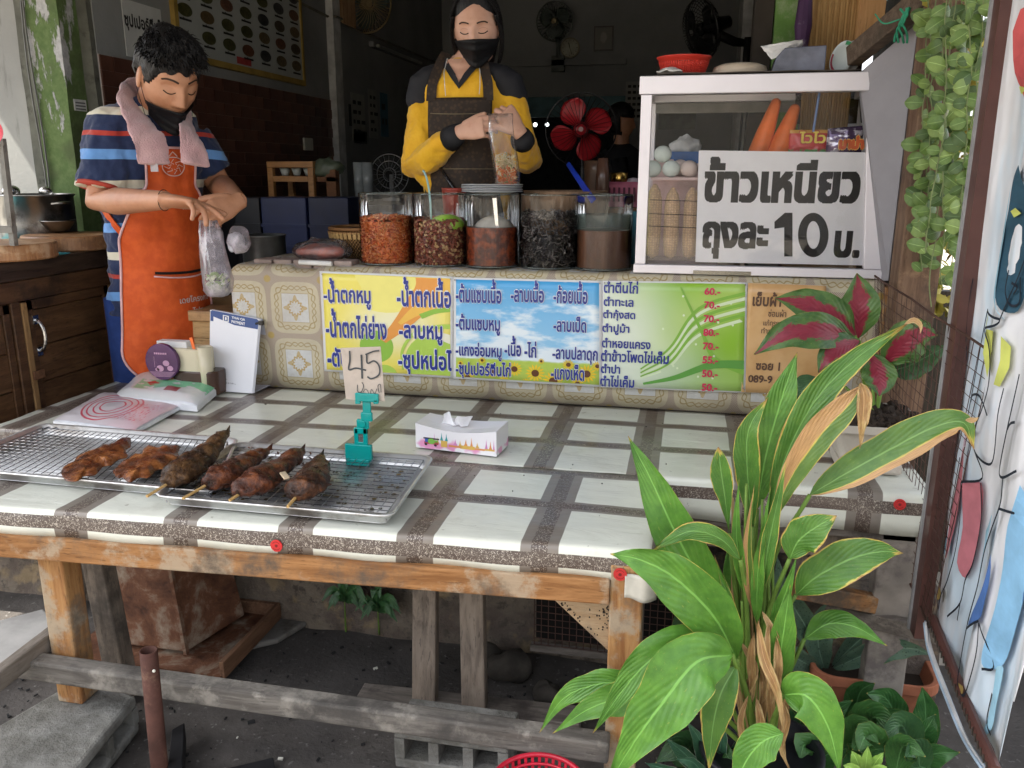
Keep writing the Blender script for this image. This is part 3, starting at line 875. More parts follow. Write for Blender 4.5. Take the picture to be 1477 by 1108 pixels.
for k in range(14): 
    u_, v_ = random.uniform(.35,.92), random.uniform(.1,.9); shape(b,P3,ell(u_,v_,.008,.011,10),.0025,0,.012)
part('artwork',b,[flat('curve_white',(.62,.72,.48)),flat('curve_green',(.20,.42,.05)),flat('curve_leaf',(.10,.30,.05))],t3)
b = MB(); br_ = MB()
for txt, bx in (("ตำตีนไก่",(871,405,920.6,423)),("ตำทะเล",(871,428,914,442)),("ตำกุ้งสด",(870,446.5,916.4,463)),("ตำปูม้า",(869,466,908,483)),("ตำหอยแครง",(868.4,488,938.5,502.5)),("ตำข้าวโพดไข่เค็ม",(867,505,965,523)),("ตำปา",(867,524.6,894.7,538.5)),("ตำไข่เค็ม",(866,541,915,558))):
    ink(b,txt,bx,.03)
for k, txt in enumerate(("60.-","70.-","70.-","80.-","70.-","55.-","50.-","50.-")):
    x_ = 1016 - k * .6; y_ = 415 + k * 19.75; ink(br_,txt,(x_,y_,x_ + 23,y_ + 10.5),.035)
part('lettering',b,navy,t3); part('prices',br_,red,t3)
m4 = rimmed('print_kraft',lambda g,u,v: g.mix(g.ss(g.noise(sc=9,det=6),.4,.7),(.62,.38,.17),(.52,.29,.11)),.0)
t4, P4 = poster('notice_poster','plain tan sewing notice half hidden by the red leaves, rightmost on the counter',((1079,408),(1192,412),(1192,570),(1069,566)),m4)
b = MB()
for txt, bx, bo in (("เย็บผ้า",(1085.6,421,1127,442),.03),("ซ่อมผ้า",(1108,446,1134,457),.01),("แก้ทรง เปลี่ยน",(1101,459,1148,470),.01),("ทำเสื้อ",(1098,470,1122,481),.01),("ซอย 1",(1090,521.7,1125,534),.03),("089-9",(1079,541,1114,552),.03)):
    ink(b,txt,bx,bo,strips=20)
part('lettering',b,flat('ink_brown',(.10,.05,.03)),t4)
# pins and tape
b = MB()
for (px,py) in ((464,396),(650,403),(656,404),(865,409),(872,408),(1075,411),(1072,560),(868,555)):
    p = aty(px,py,YP - .004); b.ball(p,.0025,5)
solo('pins',b,M('steel',(.6,.6,.6),.25,1),'small steel pins holding the menu posters','pins',kind='stuff')
# ================================================================ the back of the shop
steel = M('steel',(.6,.6,.6),.25,1)
def disc_y(mb,c,r,th,n=32,m=0): c = V(c); return mb.tube([c,c + V((0,th,0))],r,n,m)
# ---- wooden cabinet on the left
cabw = WOOD('cabinet_wood',(.06,.028,.013),(.13,.065,.03),1,rough=.45,dirt=(.035,.02,.012))
cabw2 = WOOD('cabinet_plank',(.075,.035,.016),(.155,.08,.036),1,rough=.45,dirt=(.05,.028,.014))
jamb = WOOD('jamb_wood',(.22,.12,.05),(.33,.20,.09),2)
CX = -2.15
t = thing('wooden_cabinet','dark plank-fronted wooden cabinet under the chopping boards','cabinet',(CX - .3,2.4,FL))
b = MB(); b.box((CX - .62,1.95,FL),(CX - .03,2.98,1.0)); part('carcass',b,cabw,t)
b = MB(); b.box((CX - .64,1.93,1.0),(CX,3.0,1.065)); part('worktop',b,WOOD('worktop_dark',(.03,.018,.012),(.07,.045,.03),1,rough=.3),t,bev=.005)
b = MB(); b.box((CX - .028,1.95,.93),(CX - .008,2.98,.998)); part('top_rail',b,cabw,t,bev=.003)
b = MB(); b.box((CX - .028,1.95,FL),(CX - .008,2.98,.475)); part('bottom_rail',b,cabw,t,bev=.003)
y0 = atx(46,480,CX).y; y1 = atx(168,480,CX).y; yl = atx(38,480,CX).y
b = MB(); b.box((CX - .028,yl - .04,.477),(CX - .006,yl - .002,.93)); part('stile',b,cabw,t,bev=.003)
b = MB(); b.box((CX - .028,yl,.49),(CX - .003,y0,.925)); part('jamb',b,jamb,t,bev=.003)
b = MB(); b.box((CX - .028,y1,.477),(CX - .01,y1 + .03,.93)); part('stile',b,jamb,t,bev=.003)
def door(ya,yb,hy,nm):
    d = MB(); d.box((CX - .03,ya,.48),(CX - .012,ya + .028,.928)); d.box((CX - .03,yb - .028,.48),(CX - .012,yb,.928)); d.box((CX - .03,ya,.48),(CX - .012,yb,.515)); d.box((CX - .03,ya,.895),(CX - .012,yb,.928))
    o = part('door',d,cabw,t,bev=.002)
    zz_ = [.516,.64,.767,.894]
    for k in range(3):
        q = MB(); q.box((CX - .031,ya + .029,zz_[k] + .002),(CX - .018 + .002*(k % 2),yb - .029,zz_[k + 1] - .002)); part('plank',q,cabw2,o,bev=.003)
    return o
d1 = door(y0 + .004,y1 - .003,0,'door'); d2 = door(1.97,yl - .045,0,'door')
hy = y0 + .035
b = MB(); b.tube(bez([(CX - .012,hy,.86),(CX + .03,hy,.85),(CX + .03,hy,.76),(CX - .012,hy,.75)],10),.006,8); b.box((CX - .012,hy - .012,.845),(CX - .008,hy + .012,.875)); b.box((CX - .012,hy - .012,.735),(CX - .008,hy + .012,.765)); part('handle',b,steel,d1,smooth=False)
b = MB(); b.box((CX - .003,y0 - .02,.66),(CX + .004,y0 + .03,.69)); part('hinge',b,M('rust',(.13,.06,.035),.8,c2=(.2,.1,.05)),d1,bev=.003)
cutw = WOOD('chopping_wood',(.28,.125,.05),(.42,.21,.09),2,rough=.4,worn=(.5,.32,.18),dirt=(.2,.1,.05))
for nm, c_, r_, lab in ((0,(-2.245,2.40),.165,'thick round chopping board with knife nicks on the near end of the cabinet'),(1,(-2.285,2.765),.16,'thick round chopping board further back beside the cooking pot')):
    b = MB(); b.lathe([(.001,1.067),(r_ - .004,1.067),(r_,1.072),(r_,1.115),(r_ - .004,1.12),(.001,1.119)],(c_[0],c_[1],0),48)
    o = solo('chopping_board',b,cutw,lab,'chopping board',group='round chopping boards on the cabinet',auto=1)
b = MB(); b.box((-2.45,2.55,1.066),(-2.15,2.6,1.07)); b.box((-2.7,2.62,1.066),(-2.46,2.98,1.075)); solo('blue_cloth',b,M('teal_cloth',(.05,.25,.28),.7),'flat teal board lying under the pot on the cabinet','board',bev=.001)
# pot with ladles
t = thing('cooking_pot','dented steel cooking pot with ladles standing in it by the pillar','pot',(-2.50,2.87,1.076))
b = MB(); b.lathe([(.001,1.076),(.125,1.076),(.132,1.085),(.135,1.15),(.134,1.255),(.141,1.258),(.141,1.264),(.130,1.264),(.128,1.10),(.001,1.095)],(-2.50,2.87,0),48)
part('pot_body',b,M('brushed_steel',(.30,.30,.29),.3,1,var=.15,c2=(.12,.11,.1)),t,smooth=True)
for k, (x_,y_) in enumerate(((-2.56,2.82),(-2.44,2.86))):
    b = MB(); b.ball((x_,y_,1.275),.032 - .008*k,10,sq=(1,1,.75)); b.tube([(x_,y_,1.27),(x_ - .03,y_ + .05,1.12)],.005,8); part('ladle',b,steel,t,smooth=True)
for k in (-1,1):
    b = MB(); b.tube(bez([(-2.5 + .13*k,2.80,1.23),(-2.5 + .18*k,2.80,1.235),(-2.5 + .18*k,2.88,1.235),(-2.5 + .13*k,2.88,1.23)],10),.005,6); part('handle',b,M('brushed_steel'),t)
b = MB(); b.lathe([(.02,1.128),(.035,1.128),(.064,1.165),(.066,1.168),(.062,1.167),(.03,1.134),(.001,1.133)],(-2.37,2.82,0),32); solo('steel_bowl',b,M('bowl_metal',(.35,.34,.32),.3,1),'small dark metal bowl on the further chopping board','bowl',smooth=True)
# corner of a glass-sided trolley with ribbons at the very edge of the picture
t = thing('trolley_frame','weathered frame corner of a glass trolley at the left picture edge','trolley',(-2.2,2.1,0))
q0, q1 = aty(3,205,2.25), aty(19,345,2.25)
b = MB(); b.beam(q1 - V((.0,0,.02)),q0,.017,.017,(0,1,0)); part('post',b,M('weathered_metal',(.2,.19,.17),.7,c2=(.1,.08,.06)),t)
b = MB(); b.beam(q0 + V((.01,0,0)),q0 + V((-.5,-.1,0)),.017,.02); part('rail',b,M('weathered_metal'),t)
b = MB(); b.beam(q1 + V((.01,0,.03)),q1 + V((-.5,-.1,.03)),.028,.02); part('shelf',b,M('weathered_metal'),t)
a_ = aty(-30,170,2.2)
for nm, c_, z_, lab in (('ribbon',(.62,.05,.08),aty(0,190,2.2).z,'red ribbon loop hanging at the left edge'),('ribbon',(.02,.22,.45),aty(0,153,2.2).z,'blue ribbon end above the red one at the left edge')):
    b = MB(); x_ = aty(0,180,2.2).x
    for k in range(5): stroke(b,bez([(x_ - .05,2.2 + k*.004,z_ + .05 - .01*k),(x_ + .015 - k*.004,2.2,z_ + .03),(x_ + .025 - k*.005,2.2,z_ - .02),(x_ - .04,2.2 + k*.003,z_ - .04 + .006*k)],10),.006,(0,-1,.2))
    solo(nm,b,M('ribbon_%d' % (c_[0] > .3),c_,.35,var=.1,bs=0),lab,'ribbon',solid=.001)

# ---- dark sideboard, crates, chair, bowls
navyc = M('navy_plastic',(.012,.02,.075),.4,var=.3,sc=3)
t = thing('sideboard','low black counter behind the two sellers','counter',(-1.9,4.1,FL))
b = MB(); b.box((-2.38,3.85,FL),(-1.0,4.5,1.16)); part('cupboard',b,M('black_lacquer',(.012,.012,.016),.35),t)
b = MB(); b.box((-2.38,3.82,1.162),(-.98,4.52,1.20)); part('top',b,M('black_lacquer'),t,bev=.004)
for k, (a,c_) in enumerate(((350,386),(388,452),(455,512))):
    x0_, x1_ = aty(a,300,3.7).x, aty(c_,300,3.7).x; zt_ = aty(a,284,3.7).z
    t = thing('plastic_crate',('black crate under the sideboard left of the blue ones','bright navy plastic crate in the middle of the row','dark navy plastic crate right in the row behind the basket')[k],'crate',((x0_ + x1_)/2,3.75,FL),group='stacked crates behind the counter')
    b = MB(); b.box((x0_,3.62,.75),(x1_,3.81,zt_)); part('box',b,[M('black_plastic',(.012,.012,.016),.4),navyc,M('navy_dark',(.008,.012,.04),.4)][k],t,bev=.006)
    b = MB()
    for j in range(4): b.box((x0_ - .001,3.612,.80 + j*.1),(x1_ + .001,3.62,.815 + j*.1))
    part('rib',b,[M('black_plastic'),navyc,M('navy_dark')][k],t,kind='stuff')
    b = MB(); b.box((x0_ + .01,3.63,FL),(x1_ - .01,3.81,.745)); part('lower_box',b,M('black_plastic'),t,bev=.006)
chw = WOOD('orange_wood',(.32,.14,.04),(.45,.22,.07),0,rough=.4)
t = thing('shelf_stand','orange wooden shelf stand with white bowls on the sideboard','shelf',(-1.95,4.1,1.2))
zz_ = 1.202; X0, X1 = aty(388,250,4.05).x, aty(454,250,4.05).x; zt_ = aty(420,233,4.05).z
for x_ in (X0,X1 - .03): 
    b = MB(); b.box((x_,4.03,zz_),(x_ + .03,4.06,zt_ - .031)); part('leg',b,chw,t,bev=.002)
    b = MB(); b.box((x_,4.25,zz_),(x_ + .03,4.28,zt_ - .031)); part('leg',b,chw,t,bev=.002)
b = MB(); b.box((X0,4.03,zt_ - .03),(X1,4.28,zt_)); part('top',b,chw,t,bev=.002)
b = MB(); b.box((X0 + .031,4.03,zt_ - .10),(X1 - .031,4.28,zt_ - .072)); part('shelf',b,chw,t,bev=.002)
for k in range(3):
    b = MB(); x_ = X0 + .065 + k * .065; b.lathe([(.012,zt_ - .07),(.016,zt_ - .07),(.028,zt_ - .032),(.026,zt_ - .032),(.001,zt_ - .06)],(x_,4.1,0),20)
    solo('rice_bowl',b,M('bowl_white',(.45,.48,.45),.3),('white bowl at the left on the orange shelf','white bowl in the middle of the orange shelf','greenish bowl at the right on the orange shelf')[k],'bowl',group='bowls on the orange shelf',smooth=True)
b = MB(); b.box((aty(484,260,4.1).x - .03,4.05,1.202),(aty(490,260,4.1).x,4.1,1.36)); b.box((X1 + .01,4.05,1.30),(aty(490,260,4.1).x,4.08,1.325)); solo('small_stool',b,WOOD('stool_wood',(.14,.06,.03),(.2,.09,.04),0),'dark reddish wooden rack right of the orange shelf','rack',bev=.002)
b = MB(); c_ = aty(470,243,4.1); b.ball(c_,.075,14,sq=(1.2,.8,.62)); solo('vegetable_bag',b,M('dull_bag',(.10,.12,.08),.35),'crumpled bag of greens on the dark rack','bag',smooth=True,disp=[(.05,.05)])
for k, (px,py) in enumerate(((517,243),(530,243))):
    p = aty(px,py,4.2); b = MB(); b.lathe([(.02,1.202),(.025,1.202),(.028,p.z + .03),(.026,p.z + .03),(.018,1.21),(.001,1.21)],(p.x,4.2,0),20)
    solo('glass_tumbler',b,M('smoked',(.25,.27,.27),.1),('drinking glass on the sideboard, the left one of two','drinking glass on the sideboard, the right one of two')[k],'glass',group='glasses on the sideboard',smooth=True)
t = thing('desk_fan','dim round desk fan standing behind the drinking glasses','fan',(aty(562,260,4.3).x,4.3,1.2))
c_ = aty(562,252,4.3)
b = MB(); 
for r_ in (.105,.07,.035): b.tube([c_ + V((math.cos(a)*r_,0,math.sin(a)*r_)) for a in [2*PI*k/32 for k in range(33)]],.0025,5)
for k in range(20): a = 2 * PI * k / 20; b.tube([c_ + V((math.cos(a)*.02,-.01,math.sin(a)*.02)),c_ + V((math.cos(a)*.105,0,math.sin(a)*.105))],.0012,4)
part('guard',b,M('grey_metal',(.2,.2,.2)),t)
b = MB(); b.tube([c_ + V((0,.03,0)),V((c_.x,4.33,1.202))],.012,8); b.lathe([(.001,1.201),(.06,1.201),(.055,1.215),(.001,1.22)],(c_.x,4.33,0),24); part('stand',b,M('grey_metal'),t)

# ---- fans on the walls
def fan(t,c,nrm,r,nb,bl,gm,hubm,depth=.05,blade_m=None,wide=.55,guard_n=36,tw=.5,wire=.0014,a0=.3):
    """a caged fan facing nrm"""
    c = V(c); n = V(nrm).normalized(); u = V((0,0,1)) - n * n.z; u = u.normalized(); s_ = n.cross(u)
    P = lambda rr, a, d: c + (u*math.sin(a) + s_*math.cos(a)) * rr + n * d
    for k in range(nb):
        a = a0 + 2 * PI * k / nb; b = MB()
        def fn(q,v):
            rr = r * (.17 + .70*q); w_ = wide * (.35 + 1.1*math.sin(PI*min(1,q*.86 + .12)) ** .8) * (1.0) 
            aa = a + (v - .5) * w_ * (1.05 if q < .5 else 1.05) + q * .25
            return P(rr,aa,(v - .5)*tw*depth*1.3)
        b.grid(fn,10,8); part('blade',b,bl,t,smooth=True,solid=.0015)
    b = MB(); b.lathe([(.001,.0),(r*.22,.0),(r*.22,.016),(r*.17,.028),(.001,.032)],(0,0,0),32)
    mt = Matrix((s_,u,n)).transposed(); b.v = [c + mt @ q for q in b.v]; part('hub',b,hubm,t,smooth=True)
    b = MB()
    for d_, fr in ((depth,1),(-depth,-1)):
        for k in range(guard_n):
            a = 2 * PI * k / guard_n
            b.tube([P(r*.16,a,d_*1.02),P(r*.6,a + .06,d_*.95),P(r*.92,a + .1,d_*.45),P(r,a + .1,0)],wire,4,caps=False)
        b.tube([P(r*.16,2*PI*k/24,d_*1.02) for k in range(25)],wire*1.5,4)
    b.tube([P(r,2*PI*k/48,0) for k in range(49)],wire*3,6)
    part('guard',b,gm,t)
    b = MB(); b.tube([c - n*.02,c - n*(depth + .02),c - n*(depth + .12)],[r*.2,r*.28,r*.2],20); part('motor',b,gm,t,smooth=True)
    return P
blk = M('black_cage',(.012,.012,.013),.4)
c_ = aty(838,187,4.4); rf = aty(889,187,4.4).x - c_.x
t = thing('pedestal_fan','black pedestal fan with red blades standing behind the seller','fan',(c_.x,4.5,FL))
redp = M('red_plastic',(.50,.02,.03),.35,var=.1)
fan(t,c_,(.14,-1,-.06),rf,4,redp,blk,redp,.05,wide=.95,wire=.0012,a0=.95,tw=.9)
b = MB(); disc_y(b,c_ + V((.004,-.0345,.0)),.012,.002,20); part('hub_badge',b,M('badge_pink',(.6,.35,.35),.4),t)
b = MB(); b.tube([c_ + V((-.0,.12,-.02)),c_ + V((0,.13,-.5)),V((c_.x,4.53,FL + .05))],[.018,.016,.016],12); b.lathe([(.001,FL + .002),(.2,FL + .002),(.18,FL + .04),(.001,FL + .05)],(c_.x,4.53,0),32); part('stand',b,blk,t)
c_ = aty(800,31,8.05); rf = aty(826,31,8.05).x - c_.x
t = thing('wall_fan','round grey wall fan with tan hub above the clock','fan',(c_.x,8.19,c_.z))
fan(t,c_,(0,-1,-.1),rf,3,M('smoke_blade',(.07,.09,.08),.4),M('fan_grey',(.10,.11,.10),.5),M('tan_hub',(.35,.27,.15),.5),.06,wide=1.2,wire=.002)
b = MB(); b.tube([c_ + V((.02,.06,-.05)),c_ + V((.02,.1,-.3))],.02,8); b.box(c_ + V((-.04,.09,-.42)),c_ + V((.08,.148,-.28))); part('bracket',b,M('fan_grey'),t)
c_ = aty(1012,42,5.4)
t = thing('wall_fan','black wall fan turned sideways on the right-hand wall','fan',(RW,5.4,c_.z))
fan(t,c_,(-.86,-.5,-.28),.17,3,blk,blk,blk,.07,wide=1.3,wire=.0022)
b = MB(); b.tube([c_ + V((.08,.04,-.02)),c_ + V((.2,.12,-.06)),V((RW - .07,5.6,c_.z - .06))],[.03,.028,.02],10); b.box((RW - .1,5.55,c_.z - .32),(RW - .061,5.65,c_.z - .03)); b.tube([(RW - .08,5.58,c_.z - .3),(RW - .09,5.5,c_.z - .75),(RW - .12,5.45,c_.z - 1.2)],.008,6); part('bracket',b,blk,t,smooth=True)
c_ = aty(528,4,6.1)
t = thing('wall_fan','wall fan at the top of the left wall beside a tan wooden plate','fan',(LW,6.1,c_.z))
fan(t,c_,(.75,-.66,-.2),.2,3,M('smoke_blade'),M('fan_tan',(.25,.19,.1),.5),M('tan_hub'),.06,wide=1.2,wire=.0022)
b = MB(); b.box((LW + .002,5.72,2.33),(LW + .03,5.95,2.75)); part('wall_plate',b,WOOD('tan_plate',(.35,.2,.1),(.5,.32,.18),2),t,bev=.003)
# clock, framed picture, papers
c_ = aty(822,69,8.16); r_ = aty(836,69,8.16).x - c_.x
t = thing('wall_clock','round cream wall clock hanging below the wall fan','clock',(c_.x,8.19,c_.z))
b = MB(); disc_y(b,c_,r_,.035,40); part('case',b,M('clock_rim',(.20,.18,.12),.4),t,bev=.004)
b = MB(); disc_y(b,c_ - V((0,.003,0)),r_*.86,.002,40); part('face',b,M('clock_face',(.33,.32,.25),.5,bs=0),t)
b = MB()
for k in range(12): a = k * PI / 6; b.beam(c_ + V((math.cos(a)*r_*.68,-.0045,math.sin(a)*r_*.68)),c_ + V((math.cos(a)*r_*.8,-.0045,math.sin(a)*r_*.8)),.004,.001,(0,1,0))
b.beam(c_ + V((0,-.005,0)),c_ + V((-.012,-.005,r_*.5)),.006,.001,(0,1,0)); b.beam(c_ + V((0,-.006,0)),c_ + V((.02,-.006,-r_*.65)),.004,.001,(0,1,0))
part('hands',b,M('print_black',(.02,.02,.02),.6,bs=0),t)
def framed(name,lab,cat,px0,py0,px1,py1,y,fm,pm,fw=.012):
    a, c_ = aty(px0,py0,y), aty(px1,py1,y); t = thing(name,lab,cat,((a.x + c_.x)/2,y,c_.z))
    b = MB(); b.box((a.x,y,c_.z),(a.x + fw,y + .02,a.z)); b.box((c_.x - fw,y,c_.z),(c_.x,y + .02,a.z)); b.box((a.x + fw,y,a.z - fw),(c_.x - fw,y + .02,a.z)); b.box((a.x + fw,y,c_.z),(c_.x - fw,y + .02,c_.z + fw)); part('frame',b,fm,t)
    b = MB(); b.box((a.x + fw,y + .008,c_.z + fw),(c_.x - fw,y + .012,a.z - fw)); part('picture',b,pm,t); return a, c_, t
g = G('faded_portrait'); u, v, q = g.sep(g.co('Generated'))
d_ = g.m('SQRT',(u - .5)*(u - .5) + (q - .55)*(q - .55)*.6); pm = g.done(g.mix(g.ss(d_ + g.noise(sc=14)*.15,.32,.2),(.14,.13,.11),(.27,.25,.21)),.4)
framed('framed_picture','small dark framed picture on the back wall','picture',857,38,884,73,8.17,M('dark_frame',(.06,.05,.04),.4),pm)
def sheets(px0,py0,px1,py1,mat,lab,lines=0,group=None,n='paper_sheet',bold=.03):
    """a paper on the left wall (plane x = LW)"""
    a, c_ = atx(px0,py0,LW + .004), atx(px1,py1,LW + .004)
    b = MB(); b.box((LW + .001,a.y,c_.z),(LW + .003,c_.y,a.z)); o = solo(n,b,mat,lab,'paper',group=group); ROOT[o.name] = V((0,0,0))
    if lines:
        b = MB(); h = (a.z - c_.z) / (lines + 1)
        for k in range(lines):
            y_ = a.y + .03
            while y_ < c_.y - .06: w_ = random.uniform(.03,.08); b.box((LW + .003,y_,a.z - h*(k + 1) - h*.15),(LW + .0034,y_ + w_,a.z - h*(k + 1) + h*.25)); y_ += w_ + .03
        part('print',b,M('print_black'),o,kind='stuff')
pp = M('old_paper',(.30,.30,.28),.8,var=.1)
sheets(506,133,528,205,pp,'narrow white notice on the left wall under the cable',4)
sheets(531,128,546,200,pp,'second white notice beside the blue poster',5)
sheets(548,133,561,198,M('blue_poster',(.05,.14,.2),.6),'faded blue poster on the left wall',2)
sheets(503,150,508,182,M('print_black'),'thin black board left of the white notices')
sheets(510,188,530,208,M('print_black'),'small dark photo sheet under the notices')
b = MB(); a, c_ = aty(903,118,8.19), aty(930,175,8.19); b.box((a.x,8.188,c_.z),(c_.x,8.195,a.z)); o = solo('calendar',b,pp,'white calendar with black Thai print on the back wall behind the cabinet','calendar'); ROOT[o.name] = V((0,0,0))
bb = MB()
for k in range(6):
    z_ = a.z - (a.z - c_.z) * (.12 + .15*k)
    for j in range(4): bb.box((a.x + .02 + j*.045,8.186,z_ - .012),(a.x + .05 + j*.045,8.188,z_ + .012))
part('print',bb,M('print_black'),o,kind='stuff')
a, c_ = aty(950,145,8.0), aty(1003,185,8.0)
b = MB(); b.box((a.x,8.185,c_.z),(c_.x,8.195,a.z)); solo('notice_board',b,M('greenish_board',(.12,.13,.09),.7),'dull green notice seen through the glass of the cabinet','notice')
# paper sign on the wall: two lines, the second half hidden by the man
a, c_ = atx(175,12,LW), atx(238,84,LW)
t = thing('wall_sign','white hand-lettered sheet on the wall above the brown tiles','sign',(LW,a.y,c_.z))
b = MB(); b.box((LW + .001,a.y,1.83),(LW + .004,3.66,2.06)); part('sheet',b,M('sheet_white',(.47,.48,.47),.7,var=.06),t)
b = MB(); p0, p1 = atx(178,30,LW), atx(236,40,LW); text_on(b,"ซุปเปอร์ตีนไก่",(LW + .0045,0,0),(0,1,0),(0,0,1),p0.y,p1.y,1.935,2.015,.035,20)
p0, p1 = atx(193,55,LW), atx(222,60,LW); text_on(b,"ตำซั่ว",(LW + .0045,0,0),(0,1,0),(0,0,1),p0.y,p1.y + .05,1.855,1.92,.035,16)
part('lettering',b,M('print_black'),t)
# big menu board with round photographs of dishes
y0_, y1_ = atx(243,0,LW).y, atx(436,122,LW).y; z0_ = 1.865; z1_ = 2.42
t = thing('menu_board','large wooden-framed menu board with rows of round dish photographs','menu board',(LW,(y0_ + y1_)/2,z0_))
b = MB(); b.box((LW + .002,y0_ + .03,z0_ + .03),(LW + .016,y1_ - .02,z1_ - .02)); part('panel',b,M('board_white',(.36,.38,.37),.35,var=.05),t)
fwd = M('gilt_wood',(.30,.20,.05),.5)
for (ya,yb,za,zb) in ((y0_,y1_,z0_,z0_ + .03),(y0_,y1_,z1_ - .02,z1_),(y0_,y0_ + .03,z0_ + .03,z1_ - .02),(y1_ - .02,y1_,z0_ + .03,z1_ - .02)):
    b = MB(); b.box((LW + .001,ya,za),(LW + .026,yb,zb)); part('frame_rail',b,fwd,t)
dm = [M('dish_%d' % k,c_,.4,var=.5,sc=60,bs=0) for k,c_ in enumerate(((.10,.035,.015),(.05,.035,.02),(.09,.06,.025),(.05,.05,.015),(.11,.05,.03),(.03,.03,.03)))]
L_ = y1_ - y0_
k = 0
for r_ in range(5):
    for c_ in range(7):
        cy_ = y0_ + .1 + (L_ - .16) * c_ / 6.2; cz_ = z0_ + .13 + r_ * .095 - .004 * c_
        if r_ == 0 and c_ < 1: continue
        b = MB(); b.tube([(LW + .016,cy_,cz_),(LW + .0175,cy_,cz_)],.030,22,ry=.062); b.v = [V((q.x,q.y,q.z)) for q in b.v]
        d_ = part('dish_photo',b,random.choice(dm),t)
        if k % 2 == 0 or True:
            bb = MB(); bb.box((LW + .0161,cy_ - .05,cz_ - .048),(LW + .0168,cy_ + .05,cz_ - .038)); bb.box((LW + .0161,cy_ - .02,cz_ - .037),(LW + .0168,cy_ - .01,cz_ - .034)); part('caption',bb,M('print_black'),d_)
        k += 1
b = MB(); b.box((LW + .0161,y0_ + .55,z0_ + .04),(LW + .0168,y0_ + .70,z0_ + .075)); part('logo_print',b,M('logo_red',(.35,.05,.05),.5),t)
# kitchen lamps far back
for k, px in enumerate((772,789)):
    p = aty(px,180,8.9); b = MB(); b.ball(p,.02,8); g = G('lamp_glow_%d' % k); solo('kitchen_lamp',b,g.done((.8,.8,.8),.5,emit=(1.6,1.8,1.8)),('small lit lamp in the dark kitchen doorway, the left one','small lit lamp in the dark kitchen doorway, the right one')[k],'lamp',group='kitchen lamps',smooth=True)
# ---- things right behind the jars
def px_lathe(name,lab,cat,px0,px1,pyt,y,z0,mat,prof,n=36,group=None,**k):
    """prof = [(fraction of radius, fraction of height)]"""
    a, c_ = aty(px0,pyt,y), aty(px1,pyt,y); r_ = (c_.x - a.x) / 2; h = a.z - z0
    b = MB(); b.lathe([(max(.0005,f*r_),z0 + q*h) for f,q in prof],((a.x + c_.x)/2,y,0),n)
    return solo(name,b,mat,lab,cat,group=group,smooth=True,**k), V(((a.x + c_.x)/2,y,z0)), r_, h
ba = aty(478,335,2.86); bc = V((ba.x + .12,2.86,1.047))
t = thing('woven_basket','round woven bamboo basket standing behind the first jar','basket',bc)
g = G('weave'); x, y, z = g.sep(g.co()); an = g.m('ARCTAN2',y,x); wv = g.m('SINE',an*60) * g.m('SINE',z*420)
wm = g.done(g.mix(g.ss(wv,-.2,.4),(.10,.05,.02),(.36,.21,.085)),.6,bump=wv,bs=.8,bd=.006)
b = MB(); b.lathe([(.06,1.047),(.09,1.06),(.11,1.11),(.115,1.145),(.11,1.145),(.085,1.065),(.001,1.06)],bc*1 - V((0,0,1.047)),48); part('bowl',b,wm,t,smooth=True)
b = MB(); b.tube([bc + V((.116*math.cos(a),.116*math.sin(a),.108)) for a in [2*PI*k/40 for k in range(41)]],.006,8); b.tube([bc + V((.118*math.cos(a),.118*math.sin(a),.095)) for a in [2*PI*k/40 for k in range(41)]],.005,8); part('rim',b,M('cane',(.20,.10,.04),.5),t)
for k in range(44):
    a = 2 * PI * k / 44
    if math.sin(a) < .35 and math.cos(a) < .4:
        b = MB(); b.beam(bc + V((.1175*math.cos(a),.1175*math.sin(a),.075)),bc + V((.1215*math.cos(a),.1215*math.sin(a),.098)),.012,.003,(math.cos(a),math.sin(a),0)); part('stake',b,M('cane_light',(.42,.27,.11),.5),t)
o, c_, r_, h = px_lathe('stock_pot','dull grey pot behind the bag and the loose blocks','pot',352,408,338,2.95,1.0,M('pot_grey',(.16,.17,.17),.35,.8),[(0,0),(.95,0),(1,.1),(1,.93),(1.05,.97),(1.05,1),(.93,1),(.9,.2),(0,.15)])
b = MB(); c_ = aty(462,368,2.72); b.ball(V((c_.x,2.72,1.078)),.075,16,sq=(1.15,.75,.40)); solo('sausage_pack',b,M('red_sausage',(.45,.10,.05),.3,var=.35,sc=25),'orange-red bowl of paste wrapped in clear plastic behind the cloth','pack',smooth=True,disp=[(.02,.03)])
film = None
